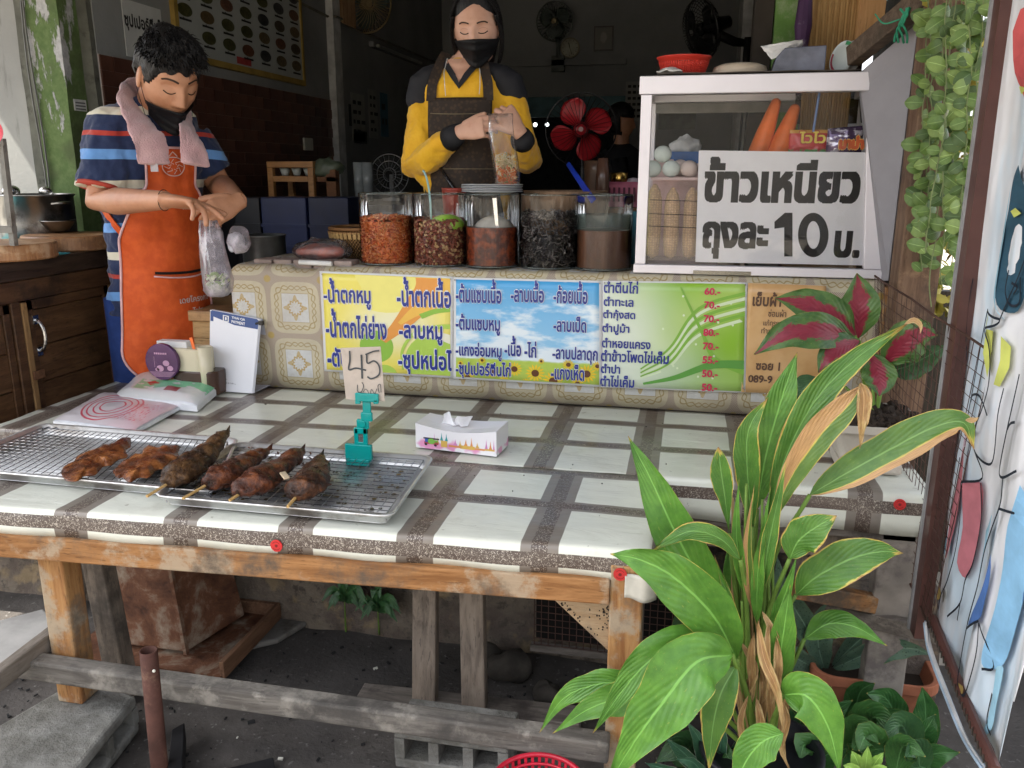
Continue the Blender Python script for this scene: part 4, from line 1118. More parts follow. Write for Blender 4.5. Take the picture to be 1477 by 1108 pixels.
def thinglass(name,tint=(.93,.96,.96),gl=1.0,rough=.02,base_op=.0,opc=(.8,.8,.8),ribs=0):
    """clear sheet: lets light straight through and mirrors by angle"""
    if name in MATS: return MATS[name]
    g = G(name); t_ = g.t; tr = t_.nodes.new('ShaderNodeBsdfTransparent'); tr.inputs[0].default_value = tint + (1,)
    gs = t_.nodes.new('ShaderNodeBsdfGlossy'); gs.inputs['Roughness'].default_value = rough
    lw = t_.nodes.new('ShaderNodeFresnel'); lw.inputs[0].default_value = 1.45
    mx = t_.nodes.new('ShaderNodeMixShader')
    f = g.m('MULTIPLY',X(g,lw.outputs[0]),gl,clamp=True)
    if ribs:
        bn = t_.nodes.new('ShaderNodeBump'); bn.inputs['Strength'].default_value = ribs; bn.inputs['Distance'].default_value = .01
        g.set(bn.inputs['Height'],g.noise(sc=ribs*16,det=4,dis=.5)); t_.links.new(bn.outputs[0],gs.inputs['Normal']); t_.links.new(bn.outputs[0],lw.inputs['Normal'])
    g.set(mx.inputs[0],f); t_.links.new(tr.outputs[0],mx.inputs[1]); t_.links.new(gs.outputs[0],mx.inputs[2]); last = mx.outputs[0]
    if base_op:
        df = t_.nodes.new('ShaderNodeBsdfPrincipled'); df.inputs['Base Color'].default_value = opc + (1,); df.inputs['Roughness'].default_value = .3
        m2 = t_.nodes.new('ShaderNodeMixShader'); op = base_op if not ribs else g.m('ADD',g.ss(g.noise(sc=ribs*22,det=5,ro=.65),.45,.75)*base_op*1.6,base_op*.4)
        g.set(m2.inputs[0],op); t_.links.new(last,m2.inputs[1]); t_.links.new(df.outputs[0],m2.inputs[2]); last = m2.outputs[0]
    t_.links.new(last,g.out.inputs['Surface']); MATS[name] = g.mat; return g.mat
bagm = thinglass('clear_bag',(.95,.95,.97),1.6,.12,.16,(.75,.72,.78),ribs=1.0)
b = MB(); b.ball(V((c_.x + .01,2.72,1.085)),.092,18,sq=(1.15,.8,.42)); solo('plastic_wrap',b,bagm,'crinkled clear wrap around the orange-red bowl','plastic wrap',smooth=True,disp=[(.03,.03),(.012,.012)])
b = MB(); a = aty(431,382,2.60); c_ = aty(478,385,2.60); b.tube([V((a.x,2.605,1.055)),V((c_.x,2.605,1.052))],.0085,16); solo('paper_roll',b,M('roll_white',(.7,.7,.68),.4),'short white roll of plastic bags on the counter edge','roll')
# pink basket, golden bowl, red cup, blue scoop
b = MB(); a = aty(880,262,3.2); c_ = aty(928,262,3.2); cx_ = (a.x + c_.x) / 2
t = thing('pink_basket','pink plastic basket behind the jars left of the cabinet','basket',(cx_,3.2,1.1))
def rbox(mb,cx,cy,z,hx,hy,r,n=6):
    out = []
    for qx, qy, a0 in ((1,1,0),(-1,1,1),(-1,-1,2),(1,-1,3)):
        for k in range(n + 1):
            a = (a0 + k/n) * PI / 2; out.append(V((cx + qx*(hx - r) + r*math.cos(a),cy + qy*(hy - r) + r*math.sin(a),z)))
    return out
zt_ = a.z
b.loft([rbox(b,cx_,3.2,zt_ - .09,.075,.06,.02),rbox(b,cx_,3.2,zt_ - .01,.09,.075,.02),rbox(b,cx_,3.2,zt_,.1,.08,.02),rbox(b,cx_,3.2,zt_ - .006,.09,.07,.02),rbox(b,cx_,3.2,zt_ - .085,.07,.055,.02)]); part('basket',b,M('pink_plastic',(.55,.16,.24),.4),t)
b = MB()
for k in range(7): b.box((cx_ - .06 + k*.018,3.118,zt_ - .07),(cx_ - .053 + k*.018,3.145,zt_ - .02))
part('slot',b,M('slot_dark',(.12,.03,.05),.6),t)
b = MB(); b.box((cx_ - .3,3.05,1.0),(cx_ + .2,3.35,zt_ - .092)); b.box((cx_ - .28,3.07,FL + .002),(cx_ - .24,3.11,1.0)); b.box((cx_ + .14,3.07,FL + .002),(cx_ + .18,3.11,1.0)); b.box((cx_ - .28,3.3,FL + .002),(cx_ - .24,3.34,1.0)); b.box((cx_ + .14,3.3,FL + .002),(cx_ + .18,3.34,1.0)); solo('work_bench',b,WOOD('bench_wood',(.2,.1,.04),(.3,.16,.07),0),'small wooden bench holding the pink basket','bench')
px_lathe('golden_bowl','small golden metal bowl in the pink basket','bowl',881,905,249,3.22,zt_ - .03,M('gold',(.7,.45,.12),.25,1),[(0,0),(.8,0),(1,.6),(1.05,1),(.95,1),(.8,.2),(0,.15)])
px_lathe('wrapped_food','white lump of wrapped food beside the golden bowl','food',903,925,256,3.19,zt_ - .03,M('milk_white',(.6,.5,.55),.3),[(0,0),(1,.1),(1,.5),(.7,.9),(0,1)])
px_lathe('mortar','brown glazed clay mortar behind the blue scoop','mortar',842,878,232,3.15,1.04,M('clay_glaze',(.10,.055,.035),.3),[(0,0),(.6,0),(.7,.3),(.95,.9),(1,1),(.85,1),(.6,.4),(0,.3)])
px_lathe('clay_jar','tall brown bottle next to the clay mortar','bottle',860,880,228,3.05,1.04,M('brown_glass',(.09,.045,.03),.2),[(0,0),(1,0),(1,.8),(.8,1),(0,1)])
b = MB(); a = aty(819,236,3.0); c_ = aty(856,290,2.76); b.beam(c_,a,.022,.008,(0,1,0),taper=.75); solo('blue_scoop',b,M('blue_plastic',(.01,.04,.40),.3),'blue plastic spoon handle rising out of the fifth jar','spoon',bev=.003)
# ================================================================ jars on the counter
CT = 1.048
glass = thinglass('jar_glass',(.985,.99,.99),.9,.02)
glass_edge = thinglass('jar_rim',(.80,.87,.85),2.2,.05,.06,(.6,.7,.68))
JR = .091
JX = [(-.998,'first'),(-.81,'second'),(-.633,'third'),(-.444,'fourth'),(-.266,'fifth')]
JY = 2.705
def jar(x,lab,h=.232,open_=True):
    t = thing('glass_jar',lab,'jar',(x,JY,CT),group='row of glass jars on the counter')
    b = MB(); b.lathe([(.001,0),(JR - .004,0),(JR,.004),(JR,h),],(x,JY,CT),56,caps=False); part('glass_wall',b,glass,t,smooth=True)
    b = MB(); b.tube([V((x + (JR - .002)*math.cos(a),JY + (JR - .002)*math.sin(a),CT + h)) for a in [2*PI*k/56 for k in range(57)]],.0022,8); b.tube([V((x + (JR - .002)*math.cos(a),JY + (JR - .002)*math.sin(a),CT + .004)) for a in [2*PI*k/56 for k in range(57)]],.003,8); part('rim',b,glass_edge,t,smooth=True)
    return t
js = [jar(JX[0][0],'glass jar filled with orange grated chilli, leftmost in the row'),jar(JX[1][0],'glass jar of roasted brown peanuts with a green scoop'),jar(JX[2][0],'glass jar of red-brown sauce with white plates on top'),jar(JX[3][0],'glass jar stuffed with dark dried fish strips'),jar(JX[4][0],'glass jar of smooth brown tamarind water next to the cabinet')]
def heap(mb,x,n,zt,item,hm=.006,r=JR - .008,seed=0,top=.25):
    random.seed(seed)
    for k in range(n):
        a = random.uniform(0,2*PI)
        if random.random() < top: rr = r * math.sqrt(random.random()); z = zt + .012 * ns((a*2,rr*20,seed),1) + (.004)
        else: rr = r - random.random() ** 2 * .006; z = random.uniform(.008,zt + .01*ns((a*2,r*20,seed),1))
        item(mb,V((x + rr*math.cos(a),JY + rr*math.sin(a),CT + z)),a)
def flake(ln,wd,mats=1):
    def f(mb,p,a):
        q = Quaternion((random.gauss(0,1),random.gauss(0,1),random.gauss(0,1)),random.uniform(0,6)).to_matrix()
        l_ = ln * random.uniform(.5,1.3); w_ = wd * random.uniform(.6,1.3)
        mb.box(p - V((l_,w_,w_*.5)),p + V((l_,w_,w_*.5)),random.randrange(mats),rot=q,piv=p)
    return f
def nut(mb,p,a):
    v = []; q = Quaternion((random.gauss(0,1),random.gauss(0,1),random.gauss(0,1)),random.uniform(0,6)).to_matrix(); m_ = 0 if random.random() < .72 else 1
    mb.ball(p,.0062,3,m_,sq=(1.0,.85,1.15),rot=q)
def curl(mb,p,a):
    q = Quaternion((random.gauss(0,1),random.gauss(0,1),random.gauss(0,1)),random.uniform(0,6)).to_matrix(); l_ = random.uniform(.008,.016)
    pts = [p + q @ V((l_*math.cos(t),l_*math.sin(t)*.7,0)) for t in (0,.6,1.2,1.8,2.3)]
    mb.tube(pts,[.0005,.0012,.0015,.0012,.0004],4,random.randrange(3),ry=[.001,.003,.0035,.003,.001])
core = lambda x, h, r=JR - .013: MB().lathe([(.001,.007),(r,.007),(r,h),(.001,h)],(x,JY,CT),40)
ch = [M('chili_a',(.62,.16,.04),.45,var=.3),M('chili_b',(.72,.30,.12),.45),M('chili_c',(.46,.08,.025),.4)]
b = core(JX[0][0],.142); part('chilli_mass',b,ch[0],js[0])
b = MB(); heap(b,JX[0][0],2600,.150,flake(.0065,.0022,3),seed=3); part('chilli_flakes',b,ch,js[0],kind='stuff')
b = core(JX[1][0],.13); part('nut_mass',b,M('nut_dark',(.12,.035,.02),.5),js[1])
b = MB(); heap(b,JX[1][0],1500,.142,nut,seed=4); part('peanuts',b,[M('peanut_skin',(.23,.065,.04),.4,var=.4,sc=60),M('peanut_bare',(.50,.32,.16),.45)],js[1],smooth=True,kind='stuff')
g = G('chilli_paste'); n_ = g.noise(sc=45,det=5,ro=.7); pst = g.done(g.mix(g.ss(n_,.4,.66),(.085,.022,.014),(.30,.06,.02)),.25,bump=n_,bs=.4,bd=.003)
b = MB().lathe([(.001,.007),(JR - .006,.007),(JR - .006,.128),(.001,.129)],(JX[2][0],JY,CT),48); part('paste',b,pst,js[2],smooth=False)
b = core(JX[3][0],.10,JR - .03); part('strip_mass',b,M('dry_dark',(.02,.017,.017),.6),js[3])
b = MB(); heap(b,JX[3][0],1300,.165,curl,seed=6,top=.2); part('dried_strips',b,[M('strip_a',(.05,.04,.04),.4),M('strip_b',(.20,.18,.17),.4),M('strip_c',(.03,.022,.02),.35)],js[3],kind='stuff',smooth=True)
g = G('tamarind'); x, y, z = g.sep(g.co()); n_ = g.noise(g.vm(g.co(),(30,30,3)),1.5,4); tmm = g.done(g.mix(g.ss(n_,.35,.7),(.085,.034,.018),(.14,.062,.034)),.3)
b = MB().lathe([(.001,.007),(JR - .006,.007),(JR - .006,.124),(.001,.125)],(JX[4][0],JY,CT),48); part('tamarind_water',b,tmm,js[4])
b = MB().lathe([(JR - .0058,.126),(JR - .0058,.172)],(JX[4][0],JY,CT),48,caps=False); part('residue',b,thinglass('residue',(.6,.66,.64),.3,.3,.25,(.20,.24,.22)),js[4],smooth=True)
# scoops and sticks in the jars
b = MB(); b.ball((JX[1][0] + .03,JY - .02,CT + .135),.052,12,sq=(1.1,.8,.62)); solo('green_scoop',b,M('lime_plastic',(.30,.55,.06),.35),'lime green scoop half sunk in the peanuts','scoop',smooth=True)
a = aty(610,246,JY - .03); c_ = aty(622,318,JY - .03); b = MB(); b.tube(bez([a,a + V((.012,0,-.01)),c_ + V((0,0,.1)),c_],12),.0035,8); solo('teal_stick',b,M('teal_pale',(.30,.50,.50),.3),'pale teal bent handle sticking out of the peanut jar','handle',smooth=True)
b = MB(); b.ball((JX[2][0] + .005,JY + .01,CT + .112),.07,14,sq=(1,.95,.72)); solo('white_bowl_in_jar',b,M('cream_bowl',(.50,.47,.42),.35),'upturned pale bowl floating on the sauce in the third jar','bowl',smooth=True)
b = MB(); b.beam((JX[2][0] + .028,JY - .045,CT + .12),(JX[2][0] + .02,JY - .05,CT + .222),.011,.003,(0,1,0),taper=1.3); solo('spoon',b,steel,'steel spoon handle standing in the sauce jar','spoon',bev=.001)
pl = None
for k in range(5):
    z_ = CT + .2355 + .0052 * k
    b = MB(); b.lathe([(.001,0),(.06,0),(.065,.0012),(.098,.0052),(.100,.0068),(.098,.0072),(.066,.0030),(.001,.0028)],(JX[2][0] + .002*math.sin(k*2.2),JY + .002*math.cos(k*3),z_),56)
    t = thing('white_plate',('lowest','second','middle','fourth','topmost')[k] + ' of the stacked white plates on the sauce jar','plate',(JX[2][0],JY,z_),group='white plates on the sauce jar')
    part('plate',b,M('melamine',(.72,.73,.73),.25,var=.03,bs=0),t,smooth=True)
    b = MB(); b.tube([V((JX[2][0] + .002*math.sin(k*2.2) + .0995*math.cos(a),JY + .002*math.cos(k*3) + .0995*math.sin(a),z_ + .0052)) for a in [2*PI*j/56 for j in range(57)]],.0009,6); part('edge_line',b,M('plate_edge',(.10,.11,.14),.4),t)
# red cup with the black spoon, green and teal plastic behind the jars
px_lathe('red_cup','dark red plastic cup behind the second and third jars','cup',638,672,271,2.87,CT,M('dull_red',(.30,.045,.03),.4),[(0,0),(.7,0),(1,.97),(1.05,1),(.93,1),(.6,.1),(0,.08)])
a, c_ = aty(632,237,2.86), aty(656,275,2.86); b = MB(); b.tube([c_ + V((.02,0,-.06)),c_,a],[.006,.007,.005],8); solo('ladle',b,M('black_gloss',(.012,.012,.014),.25),'black ladle handle leaning out of the red cup','ladle',smooth=True)
b = MB(); b.box((-.355,2.82,CT),(-.348,2.87,CT + .17)); solo('green_board',b,M('green_plastic',(.05,.38,.20),.4),'thin green cutting board standing between the fourth and fifth jars','cutting board',bev=.001)
b = MB(); b.box((-.715,2.83,CT),(-.700,2.86,CT + .12)); b.box((-.548,2.83,CT),(-.520,2.86,CT + .12)); solo('white_carton',b,M('carton',(.45,.44,.45),.6),'white carton edge seen between the third and fourth jars','carton')
b = MB(); b.box((-.21,2.84,CT),(-.162,2.92,CT + .175)); solo('teal_box',b,M('teal_plastic',(.02,.16,.22),.4),'teal plastic box squeezed between fifth jar and cabinet','box',bev=.004)
b = MB(); b.lathe([(.001,0),(.12,0),(.14,.23),(.145,.24),(.13,.24),(.10,.02),(.001,.02)],(-.42,2.90,CT),40); solo('wooden_tub',b,WOOD('tub_wood',(.16,.10,.06),(.25,.16,.1),2),'pale wooden rim of a tub behind the fourth jar','tub',smooth=True)

# ================================================================ the glazed aluminium cabinet
alu = M('white_aluminium',(.76,.72,.75),.42,.25,var=.05,sc=5,bs=.1)
X0, X1, XT1, Y0, Y1, Z0, Z1 = -.157, .560, .515, 2.602, 2.94, CT + .001, 1.622
t = thing('display_cabinet','white aluminium glass cabinet with the sticky-rice price sign','cabinet',(.2,2.75,Z0))
def xr(z): return X1 + (XT1 - X1) * (z - Z0) / (Z1 - Z0)
for yy in (Y0,Y1 - .03):
    b = MB(); b.box((X0,yy,Z0 + .027),(X0 + .032,yy + .03,Z1 - .052)); part('stile',b,alu,t,bev=.002)
    b = MB(); w_ = .05; b.add([(xr(Z0 + .027) - w_,yy,Z0 + .027),(xr(Z0 + .027),yy,Z0 + .027),(xr(Z1 - .052),yy,Z1 - .052),(xr(Z1 - .052) - w_,yy,Z1 - .052),(xr(Z0 + .027) - w_,yy + .03,Z0 + .027),(xr(Z0 + .027),yy + .03,Z0 + .027),(xr(Z1 - .052),yy + .03,Z1 - .052),(xr(Z1 - .052) - w_,yy + .03,Z1 - .052)],[(0,1,2,3),(7,6,5,4),(0,4,5,1),(1,5,6,2),(2,6,7,3),(3,7,4,0)]); part('stile',b,alu,t,bev=.002)
    b = MB(); b.box((X0 - .004,yy - .003,Z0),(X1 + .002,yy + .032,Z0 + .026)); part('bottom_rail',b,alu,t,bev=.002)
    b = MB(); b.box((X0 - .006,yy - .004,Z1 - .051),(XT1 + .004,yy + .033,Z1)); part('top_rail',b,alu,t,bev=.003)
for xx in (X0,):
    b = MB(); b.box((X0 - .005,Y0 + .03,Z1 - .05),(X0 + .025,Y1 - .034,Z1 - .001)); part('side_rail',b,alu,t)
    b = MB(); b.box((X0 - .003,Y0 + .033,Z0 + .001),(X0 + .027,Y1 - .034,Z0 + .025)); part('side_rail',b,alu,t)
b = MB(); b.box((XT1 - .03,Y0 + .03,Z1 - .05),(XT1,Y1 - .034,Z1 - .001)); part('side_rail',b,alu,t)
b = MB(); b.box((X0,Y0 + .034,Z1 - .03),(XT1,Y1 - .035,Z1 - .026)); part('roof_sheet',b,M('alu_sheet',(.3,.3,.3),.5,.5),t)
b = MB(); b.box((X0 + .002,Y0 + .034,Z0 + .002),(X1 - .002,Y1 - .035,Z0 + .012)); part('floor_sheet',b,WOOD('cab_floor',(.30,.14,.10),(.4,.2,.15),0),t)
b = MB(); b.box((X0 + .03,Y1 - .032,Z1 - .085),(XT1 - .06,Y1 - .02,Z1 - .053)); part('door_track',b,M('track',(.20,.19,.17),.6),t)
pane = thinglass('pane_glass',(.99,.995,.99),1.0,.01)
for z_, nm in ((0,'pane'),):
    b = MB(); b.add([(X0 + .028,Y0 + .014,Z0 + .02),(xr(Z0) - .045,Y0 + .014,Z0 + .02),(xr(Z1) - .045,Y0 + .014,Z1 - .045),(X0 + .028,Y0 + .014,Z1 - .045)],[(0,1,2,3)]); part('front_pane',b,pane,t)
    b = MB(); b.add([(X0 + .013,Y0 + .03,Z0 + .02),(X0 + .013,Y1 - .03,Z0 + .02),(X0 + .013,Y1 - .03,Z1 - .045),(X0 + .013,Y0 + .03,Z1 - .045)],[(0,1,2,3)]); part('side_pane',b,pane,t)
    b = MB(); b.add([(xr(Z0) - .015,Y0 + .03,Z0 + .02),(xr(Z0) - .015,Y1 - .03,Z0 + .02),(xr(Z1) - .015,Y1 - .03,Z1 - .045),(xr(Z1) - .015,Y0 + .03,Z1 - .045)],[(0,1,2,3)]); part('side_pane',b,pane,t)
b = MB(); b.box((.02,Y0 - .0046,Z0 - .0),(.19,Y0 - .0038,Z0 + .012)); part('tape',b,thinglass('tape',(.8,.78,.7),1,.1,.3,(.6,.55,.45)),t)
# price sign behind the glass
YS = Y0 + .018
a, c_ = aty(1006,217,YS), aty(1252,382,YS)
t = thing('price_sign','white paper sign reading sticky rice 10 baht a bag behind the glass','sign',((a.x + c_.x)/2,YS,c_.z))
b = MB(); q = [aty(1008,217,YS),aty(1252,220,YS),aty(1250,383,YS),aty(1003,378,YS)]; b.prism([q[3],q[2],q[1],q[0]],(0,.001,0)); part('sheet',b,M('sign_paper',(.90,.87,.90),.5,var=.03,bs=0),t)
b = MB(); ibk = M('sign_black',(.025,.022,.022),.5,bs=0)
for txt, bx, bo in (("ข้าวเหนียว",(1016,226,1242,293),-.034),("ถุงละ",(1012.6,320,1108,374),-.034),("บ.",(1203,333,1241,372),-.036)):
    ink(b,txt,bx,bo,strips=44,off=.0012,y=YS)
p = aty(1100,340,YS)
def rect_px(mb,x0,y0,x1,y1,y,off=.0012): 
    a, c_ = aty(x0,y1,y), aty(x1,y0,y); mb.add([(a.x,y - off,a.z),(c_.x,y - off,a.z),(c_.x,y - off,c_.z),(a.x,y - off,c_.z)],[(0,1,2,3)])
def poly_px(mb,pts,y,off=.0012): mb.add([aty(a,c_,y) - V((0,off,0)) for a,c_ in pts],[tuple(range(len(pts)))])
poly_px(b,[(1131,370),(1131,328),(1117,330),(1117,320),(1132,307),(1143,307),(1143,370)],YS)
ox, oy = 1173, 339
for k in range(40):
    a0, a1 = 2 * PI * k / 40, 2 * PI * (k + 1) / 40
    poly_px(b,[(ox + 22*math.cos(a0),oy + 32*math.sin(a0)),(ox + 22*math.cos(a1),oy + 32*math.sin(a1)),(ox + 9.5*math.cos(a1),oy + 20*math.sin(a1)),(ox + 9.5*math.cos(a0),oy + 20*math.sin(a0))],YS)
part('lettering',b,ibk,t)
# eggs, cobs and the pink rack at the left of the cabinet
pinkt = thinglass('pink_film',(.97,.90,.90),.5,.2,.07,(.6,.5,.5))
xa, xb = aty(936,300,2.66).x, aty(1040,300,2.66).x
b = MB(); zt_ = aty(960,256,2.66).z; zb = Z0 + .035
t = thing('pink_tray','pale pink plastic tray box holding eggs above and corn cobs inside','tray',((xa + xb)/2,2.72,Z0 + .012))
b.box((X0 + .035,2.645,zb - .02),(xb,2.80,zb)); part('base',b,M('tray_dark',(.09,.06,.08),.5),t)
b = MB(); b.box((X0 + .035,2.655,zt_ - .008),(xb,2.80,zt_)); part('shelf',b,M('pinkish',(.62,.46,.44),.5),t)
b = MB(); b.box((X0 + .035,2.795,zb),(xb,2.80,zt_ + .055)); part('back',b,M('pinkish'),t)
b = MB(); b.box((X0 + .035,2.648,zb),(xb,2.650,zt_ - .009)); part('front_film',b,pinkt,t)
for k in range(3):
    b = MB(); z_ = aty(960,(290,310,328)[k],2.645).z; b.tube([(X0 + .035,2.6455,z_ + .003),(xb,2.6455,z_ - .002)],.0012,5); part('wire_reflection',b,M('print_black'),t)  # dark lines standing in for street wires mirrored in the pane
cob = G('corn'); vv = cob.vor(cob.vm(cob.co(),(1,1,1)),130,rnd=.3); cobm = cob.done(cob.mix(cob.ss(vv,.2,.6),(.72,.60,.28),(.50,.42,.2)),.4,bump=vv,bs=-.5 if False else .5,bd=.004)
for k, (px,yt) in enumerate(((945,265),(971,270),(999,270),(1022,272))):
    p = aty(px,yt,2.70); b = MB(); r_ = .024
    b.lathe([(.004,zb + .001),(r_*.8,zb + .012),(r_,zb + .06),(r_,p.z - .05),(r_*.75,p.z - .022),(r_*.3,p.z - .004),(.002,p.z)],(p.x,2.70,0),20)
    solo('corn_cob',b,cobm,('corn cob standing at the far left of the pink tray','second corn cob from the left in the pink tray','third corn cob from the left in the pink tray','corn cob half hidden behind the price sign')[k],'corn',group='corn cobs in the pink tray',smooth=True)
eggs = [((941,245),2.69,0),((968,245),2.685,0),((994,245),2.69,1),((956,224),2.70,0),((981,240),2.735,1)]
for k, ((px,py),y_,m_) in enumerate(eggs):
    p = aty(px,py,y_); r_ = .0262
    if k < 3: p.z = zt_ + r_ * .97
    if k == 3: p.z = zt_ + r_ * 2.65
    if k == 4: p.z = zt_ + r_ * 1.1
    b = MB(); b.ball(p,r_,16,sq=(1.04,1,.97)); solo('egg',b,[M('duck_egg',(.62,.68,.64),.5,var=.04),M('pinkish_egg',(.66,.54,.50),.5,var=.04)][m_],('pale blue-green egg at the left end of the lower row','pale egg in the middle of the lower row','pinkish egg at the right end of the lower row','egg resting on top of the others','pinkish egg behind the lower row')[k],'egg',group='eggs on the pink tray',smooth=True)
b = MB(); za = aty(990,219,2.82).z; b.loft([rbox(b,.09,2.86,za - .08,.15,.06,.02),rbox(b,.09,2.86,za - .01,.165,.068,.02),rbox(b,.09,2.86,za,.17,.07,.02),rbox(b,.09,2.86,za - .005,.155,.06,.02),rbox(b,.09,2.86,za - .075,.14,.05,.02)]); solo('blue_tub',b,M('blue_tub',(.02,.10,.30),.35),'blue plastic tub at the back of the cabinet','tub')
b = MB(); c_ = aty(990,208,2.84); b.ball(c_ + V((0,0,-.01)),.045,14,sq=(1.15,.7,.75)); solo('cloth_bundle',b,M('grey_cloth',(.42,.42,.42),.8),'crumpled pale cloth bundle lying on the blue tub','cloth',smooth=True,disp=[(.035,.03)])
cm = M('carrot',(.80,.17,.03),.45,var=.15,sc=20,bs=.25,bsc=90)
for k, (tp,bt,w_) in enumerate((((1119,149),(1092,225),26),((1146,158),(1118,228),28))):
    a, c_ = aty(tp[0],tp[1],2.72), aty(bt[0],bt[1],2.70); r_ = w_ * 2.7 / 1250 / 2; n_ = 12
    pts = [c_ + (a - c_)*(i/n_) for i in range(n_ + 1)]
    b = MB(); b.tube(pts,[r_*(1.08 - .55*(i/n_) ** 1.5) for i in range(n_ + 1)],20,round_ends=True); solo('carrot',b,cm,('big carrot pointing up behind the sign, the left one','big carrot pointing up behind the sign, the right one')[k],'carrot',group='carrots in the cabinet',smooth=True)
a, c_ = aty(1088,216,2.7), aty(1136,216,2.7)
b = MB(); b.loft([rbox(b,(a.x + c_.x)/2,2.70,Z0 + .013,.05,.04,.02),rbox(b,(a.x + c_.x)/2,2.70,a.z - .04,.055,.045,.02)]); solo('carrot_tub',b,M('dull_grey',(.2,.2,.2),.5),'grey tub holding the carrots hidden behind the sign','tub')
# noodle packets
def packet(name,lab,x0,y0,x1,y1,y,m,txt,tb,tm,bold=.1,om=None,tilt=0):
    a, c_ = aty(x0,y1,y), aty(x1,y0,y); t = thing(name,lab,'packet',((a.x + c_.x)/2,y,a.z),group='instant noodle packets in the cabinet')
    b = MB()
    def fn(u,v):
        s_ = math.sin(PI*u) ** .5 * math.sin(PI*v) ** .5
        return V((a.x + (c_.x - a.x)*u,y - .012*s_ - .003*ns((u*6,v*6,x0),1),a.z + (c_.z - a.z)*v + tilt*(u - .5)))
    b.grid(fn,30,20)
    def fn2(u,v):
        s_ = math.sin(PI*u) ** .5 * math.sin(PI*v) ** .5; p = fn(u,v); p.y = y + .012 * s_ + .0005; return p
    b.grid(lambda u,v: fn2(1 - u,v),30,20); part('wrapper',b,m,t,smooth=True)
    b = MB(); bx = MB()
    ink(b,txt,tb,bold,strips=20,off=.0175,y=y); ink(bx,txt,(tb[0] - 1.2,tb[1] - 1.2,tb[2] + 1.2,tb[3] + 1.2),bold + .04,strips=20,off=.0165,y=y)
    part('logo_outline',bx,om,t); part('logo',b,tm,t)
    return t
g = G('pack_red'); x, y, z = g.sep(g.co('Generated')); n_ = g.noise(sc=60,det=3)
pr = g.done(g.mix(g.ss(z + (n_ - .5)*.3,.25,.35),g.mix(g.ss(n_,.45,.55),(.08,.30,.08),(.40,.12,.14)),g.mix(g.ss(z,.86,.9),(.55,.04,.04),(.60,.30,.06))),.25)
g = G('pack_violet'); x, y, z = g.sep(g.co('Generated')); n_ = g.noise(g.vm(g.co(),(20,20,50)),1.5,3)
pv = g.done(g.mix(g.ss(n_,.52,.6),(.10,.06,.13),(.65,.6,.68)),.18,.35)
# a tray carries the packets
b = MB(); za = aty(1200,228,2.68).z; b.box((aty(1138,220,2.7).x,2.64,Z0 + .013),(aty(1246,220,2.7).x,2.72,za)); solo('cardboard_box',b,M('carton_brown',(.2,.13,.08),.8),'brown carton behind the sign carrying the noodle packets','box')
packet('noodle_packet','red and green noodle packet with yellow lettering beside the carrots',1136,187,1197,229,2.685,pr,"ไวไว",(1152,190,1190,207),M('logo_yellow',(.75,.55,.06),.4,bs=0),.03,M('logo_darkred',(.4,.02,.02),.4,bs=0),.0)
packet('noodle_packet','silver-violet noodle packet with orange lettering, rightmost in the cabinet',1190,183,1246,229,2.66,pv,"มาม่า",(1209,196,1245,216),M('logo_orange',(.62,.10,.02),.4,bs=0),.09,M('logo_gold',(.75,.45,.12),.4,bs=0),.008)
a, c_ = aty(1184,120,2.64), aty(1173,190,2.64); b = MB(); b.tube([c_,a],.0035,8); solo('blue_straw',b,M('pale_blue',(.16,.26,.5),.35),'long pale blue straw leaning against the front pane','straw')
# ---- on the roof of the cabinet
ZT = Z1 + .0015
b = MB()
def cb(u,v): return V((X0 + .045 + .56*u,Y0 + .0 + .3*v,ZT + .0035 + .002*ns((u*5,v*5,0),1)))
b.grid(cb,24,10); solo('dark_sheet',b,M('dark_sheet',(.08,.07,.06),.8),'dark crumpled sheet lying on the cabinet roof','sheet',solid=.002,smooth=True,solid_off=1)
ZT += .0075
a, c_ = aty(948,84,2.74), aty(1026,84,2.74); cx_, r_ = (a.x + c_.x) / 2, (c_.x - a.x) / 2; h = a.z - ZT
t = thing('red_colander','red plastic colander on top of the cabinet','colander',(cx_,2.74,ZT))
rp = M('red_basket',(.58,.045,.03),.35,var=.1)
b = MB(); b.lathe([(.001,0),(r_*.74,0),(r_*.78,h*.15)],(cx_,2.74,ZT),48,caps=False); b.lathe([(r_*.93,h*.72),(r_*.965,h*.92),(r_*1.02,h*.95),(r_*1.02,h),(r_*.95,h),(r_*.92,h*.72)],(cx_,2.74,ZT),48,caps=False); part('rim',b,rp,t,smooth=True,solid=.0015)
b = MB(); 
for k in range(64):
    a_ = 2 * PI * k / 64; f = lambda r, z: V((cx_ + r*math.cos(a_),2.74 + r*math.sin(a_),ZT + z)); b.beam(f(r_*.775,h*.12),f(r_*.932,h*.74),.0044,.0015,(math.cos(a_),math.sin(a_),0))
for j in range(1,6):
    z_ = h * (.14 + .1*j); rr = r_ * (.775 + .157*(z_/h - .12)/.62); b.tube([V((cx_ + rr*math.cos(2*PI*k/48),2.74 + rr*math.sin(2*PI*k/48),ZT + z_)) for k in range(49)],.0011,4)
part('lattice',b,rp,t,kind='stuff')
def fil(name,lab,cat,px0,px1,pyt,y,z0,mat,prof,**k): return px_lathe(name,lab,cat,px0,px1,pyt,y,z0,mat,prof,**k)
fil('cream_lid','cream plastic lid lying flat beside the red colander','lid',1028,1107,94,2.74,ZT,M('cream_plastic',(.60,.50,.38),.4,var=.05),[(0,.0),(.97,0),(1,.15),(1,.45),(.95,.75),(.7,1),(0,1)],n=48)
b = MB(); a = aty(962,103,2.63)
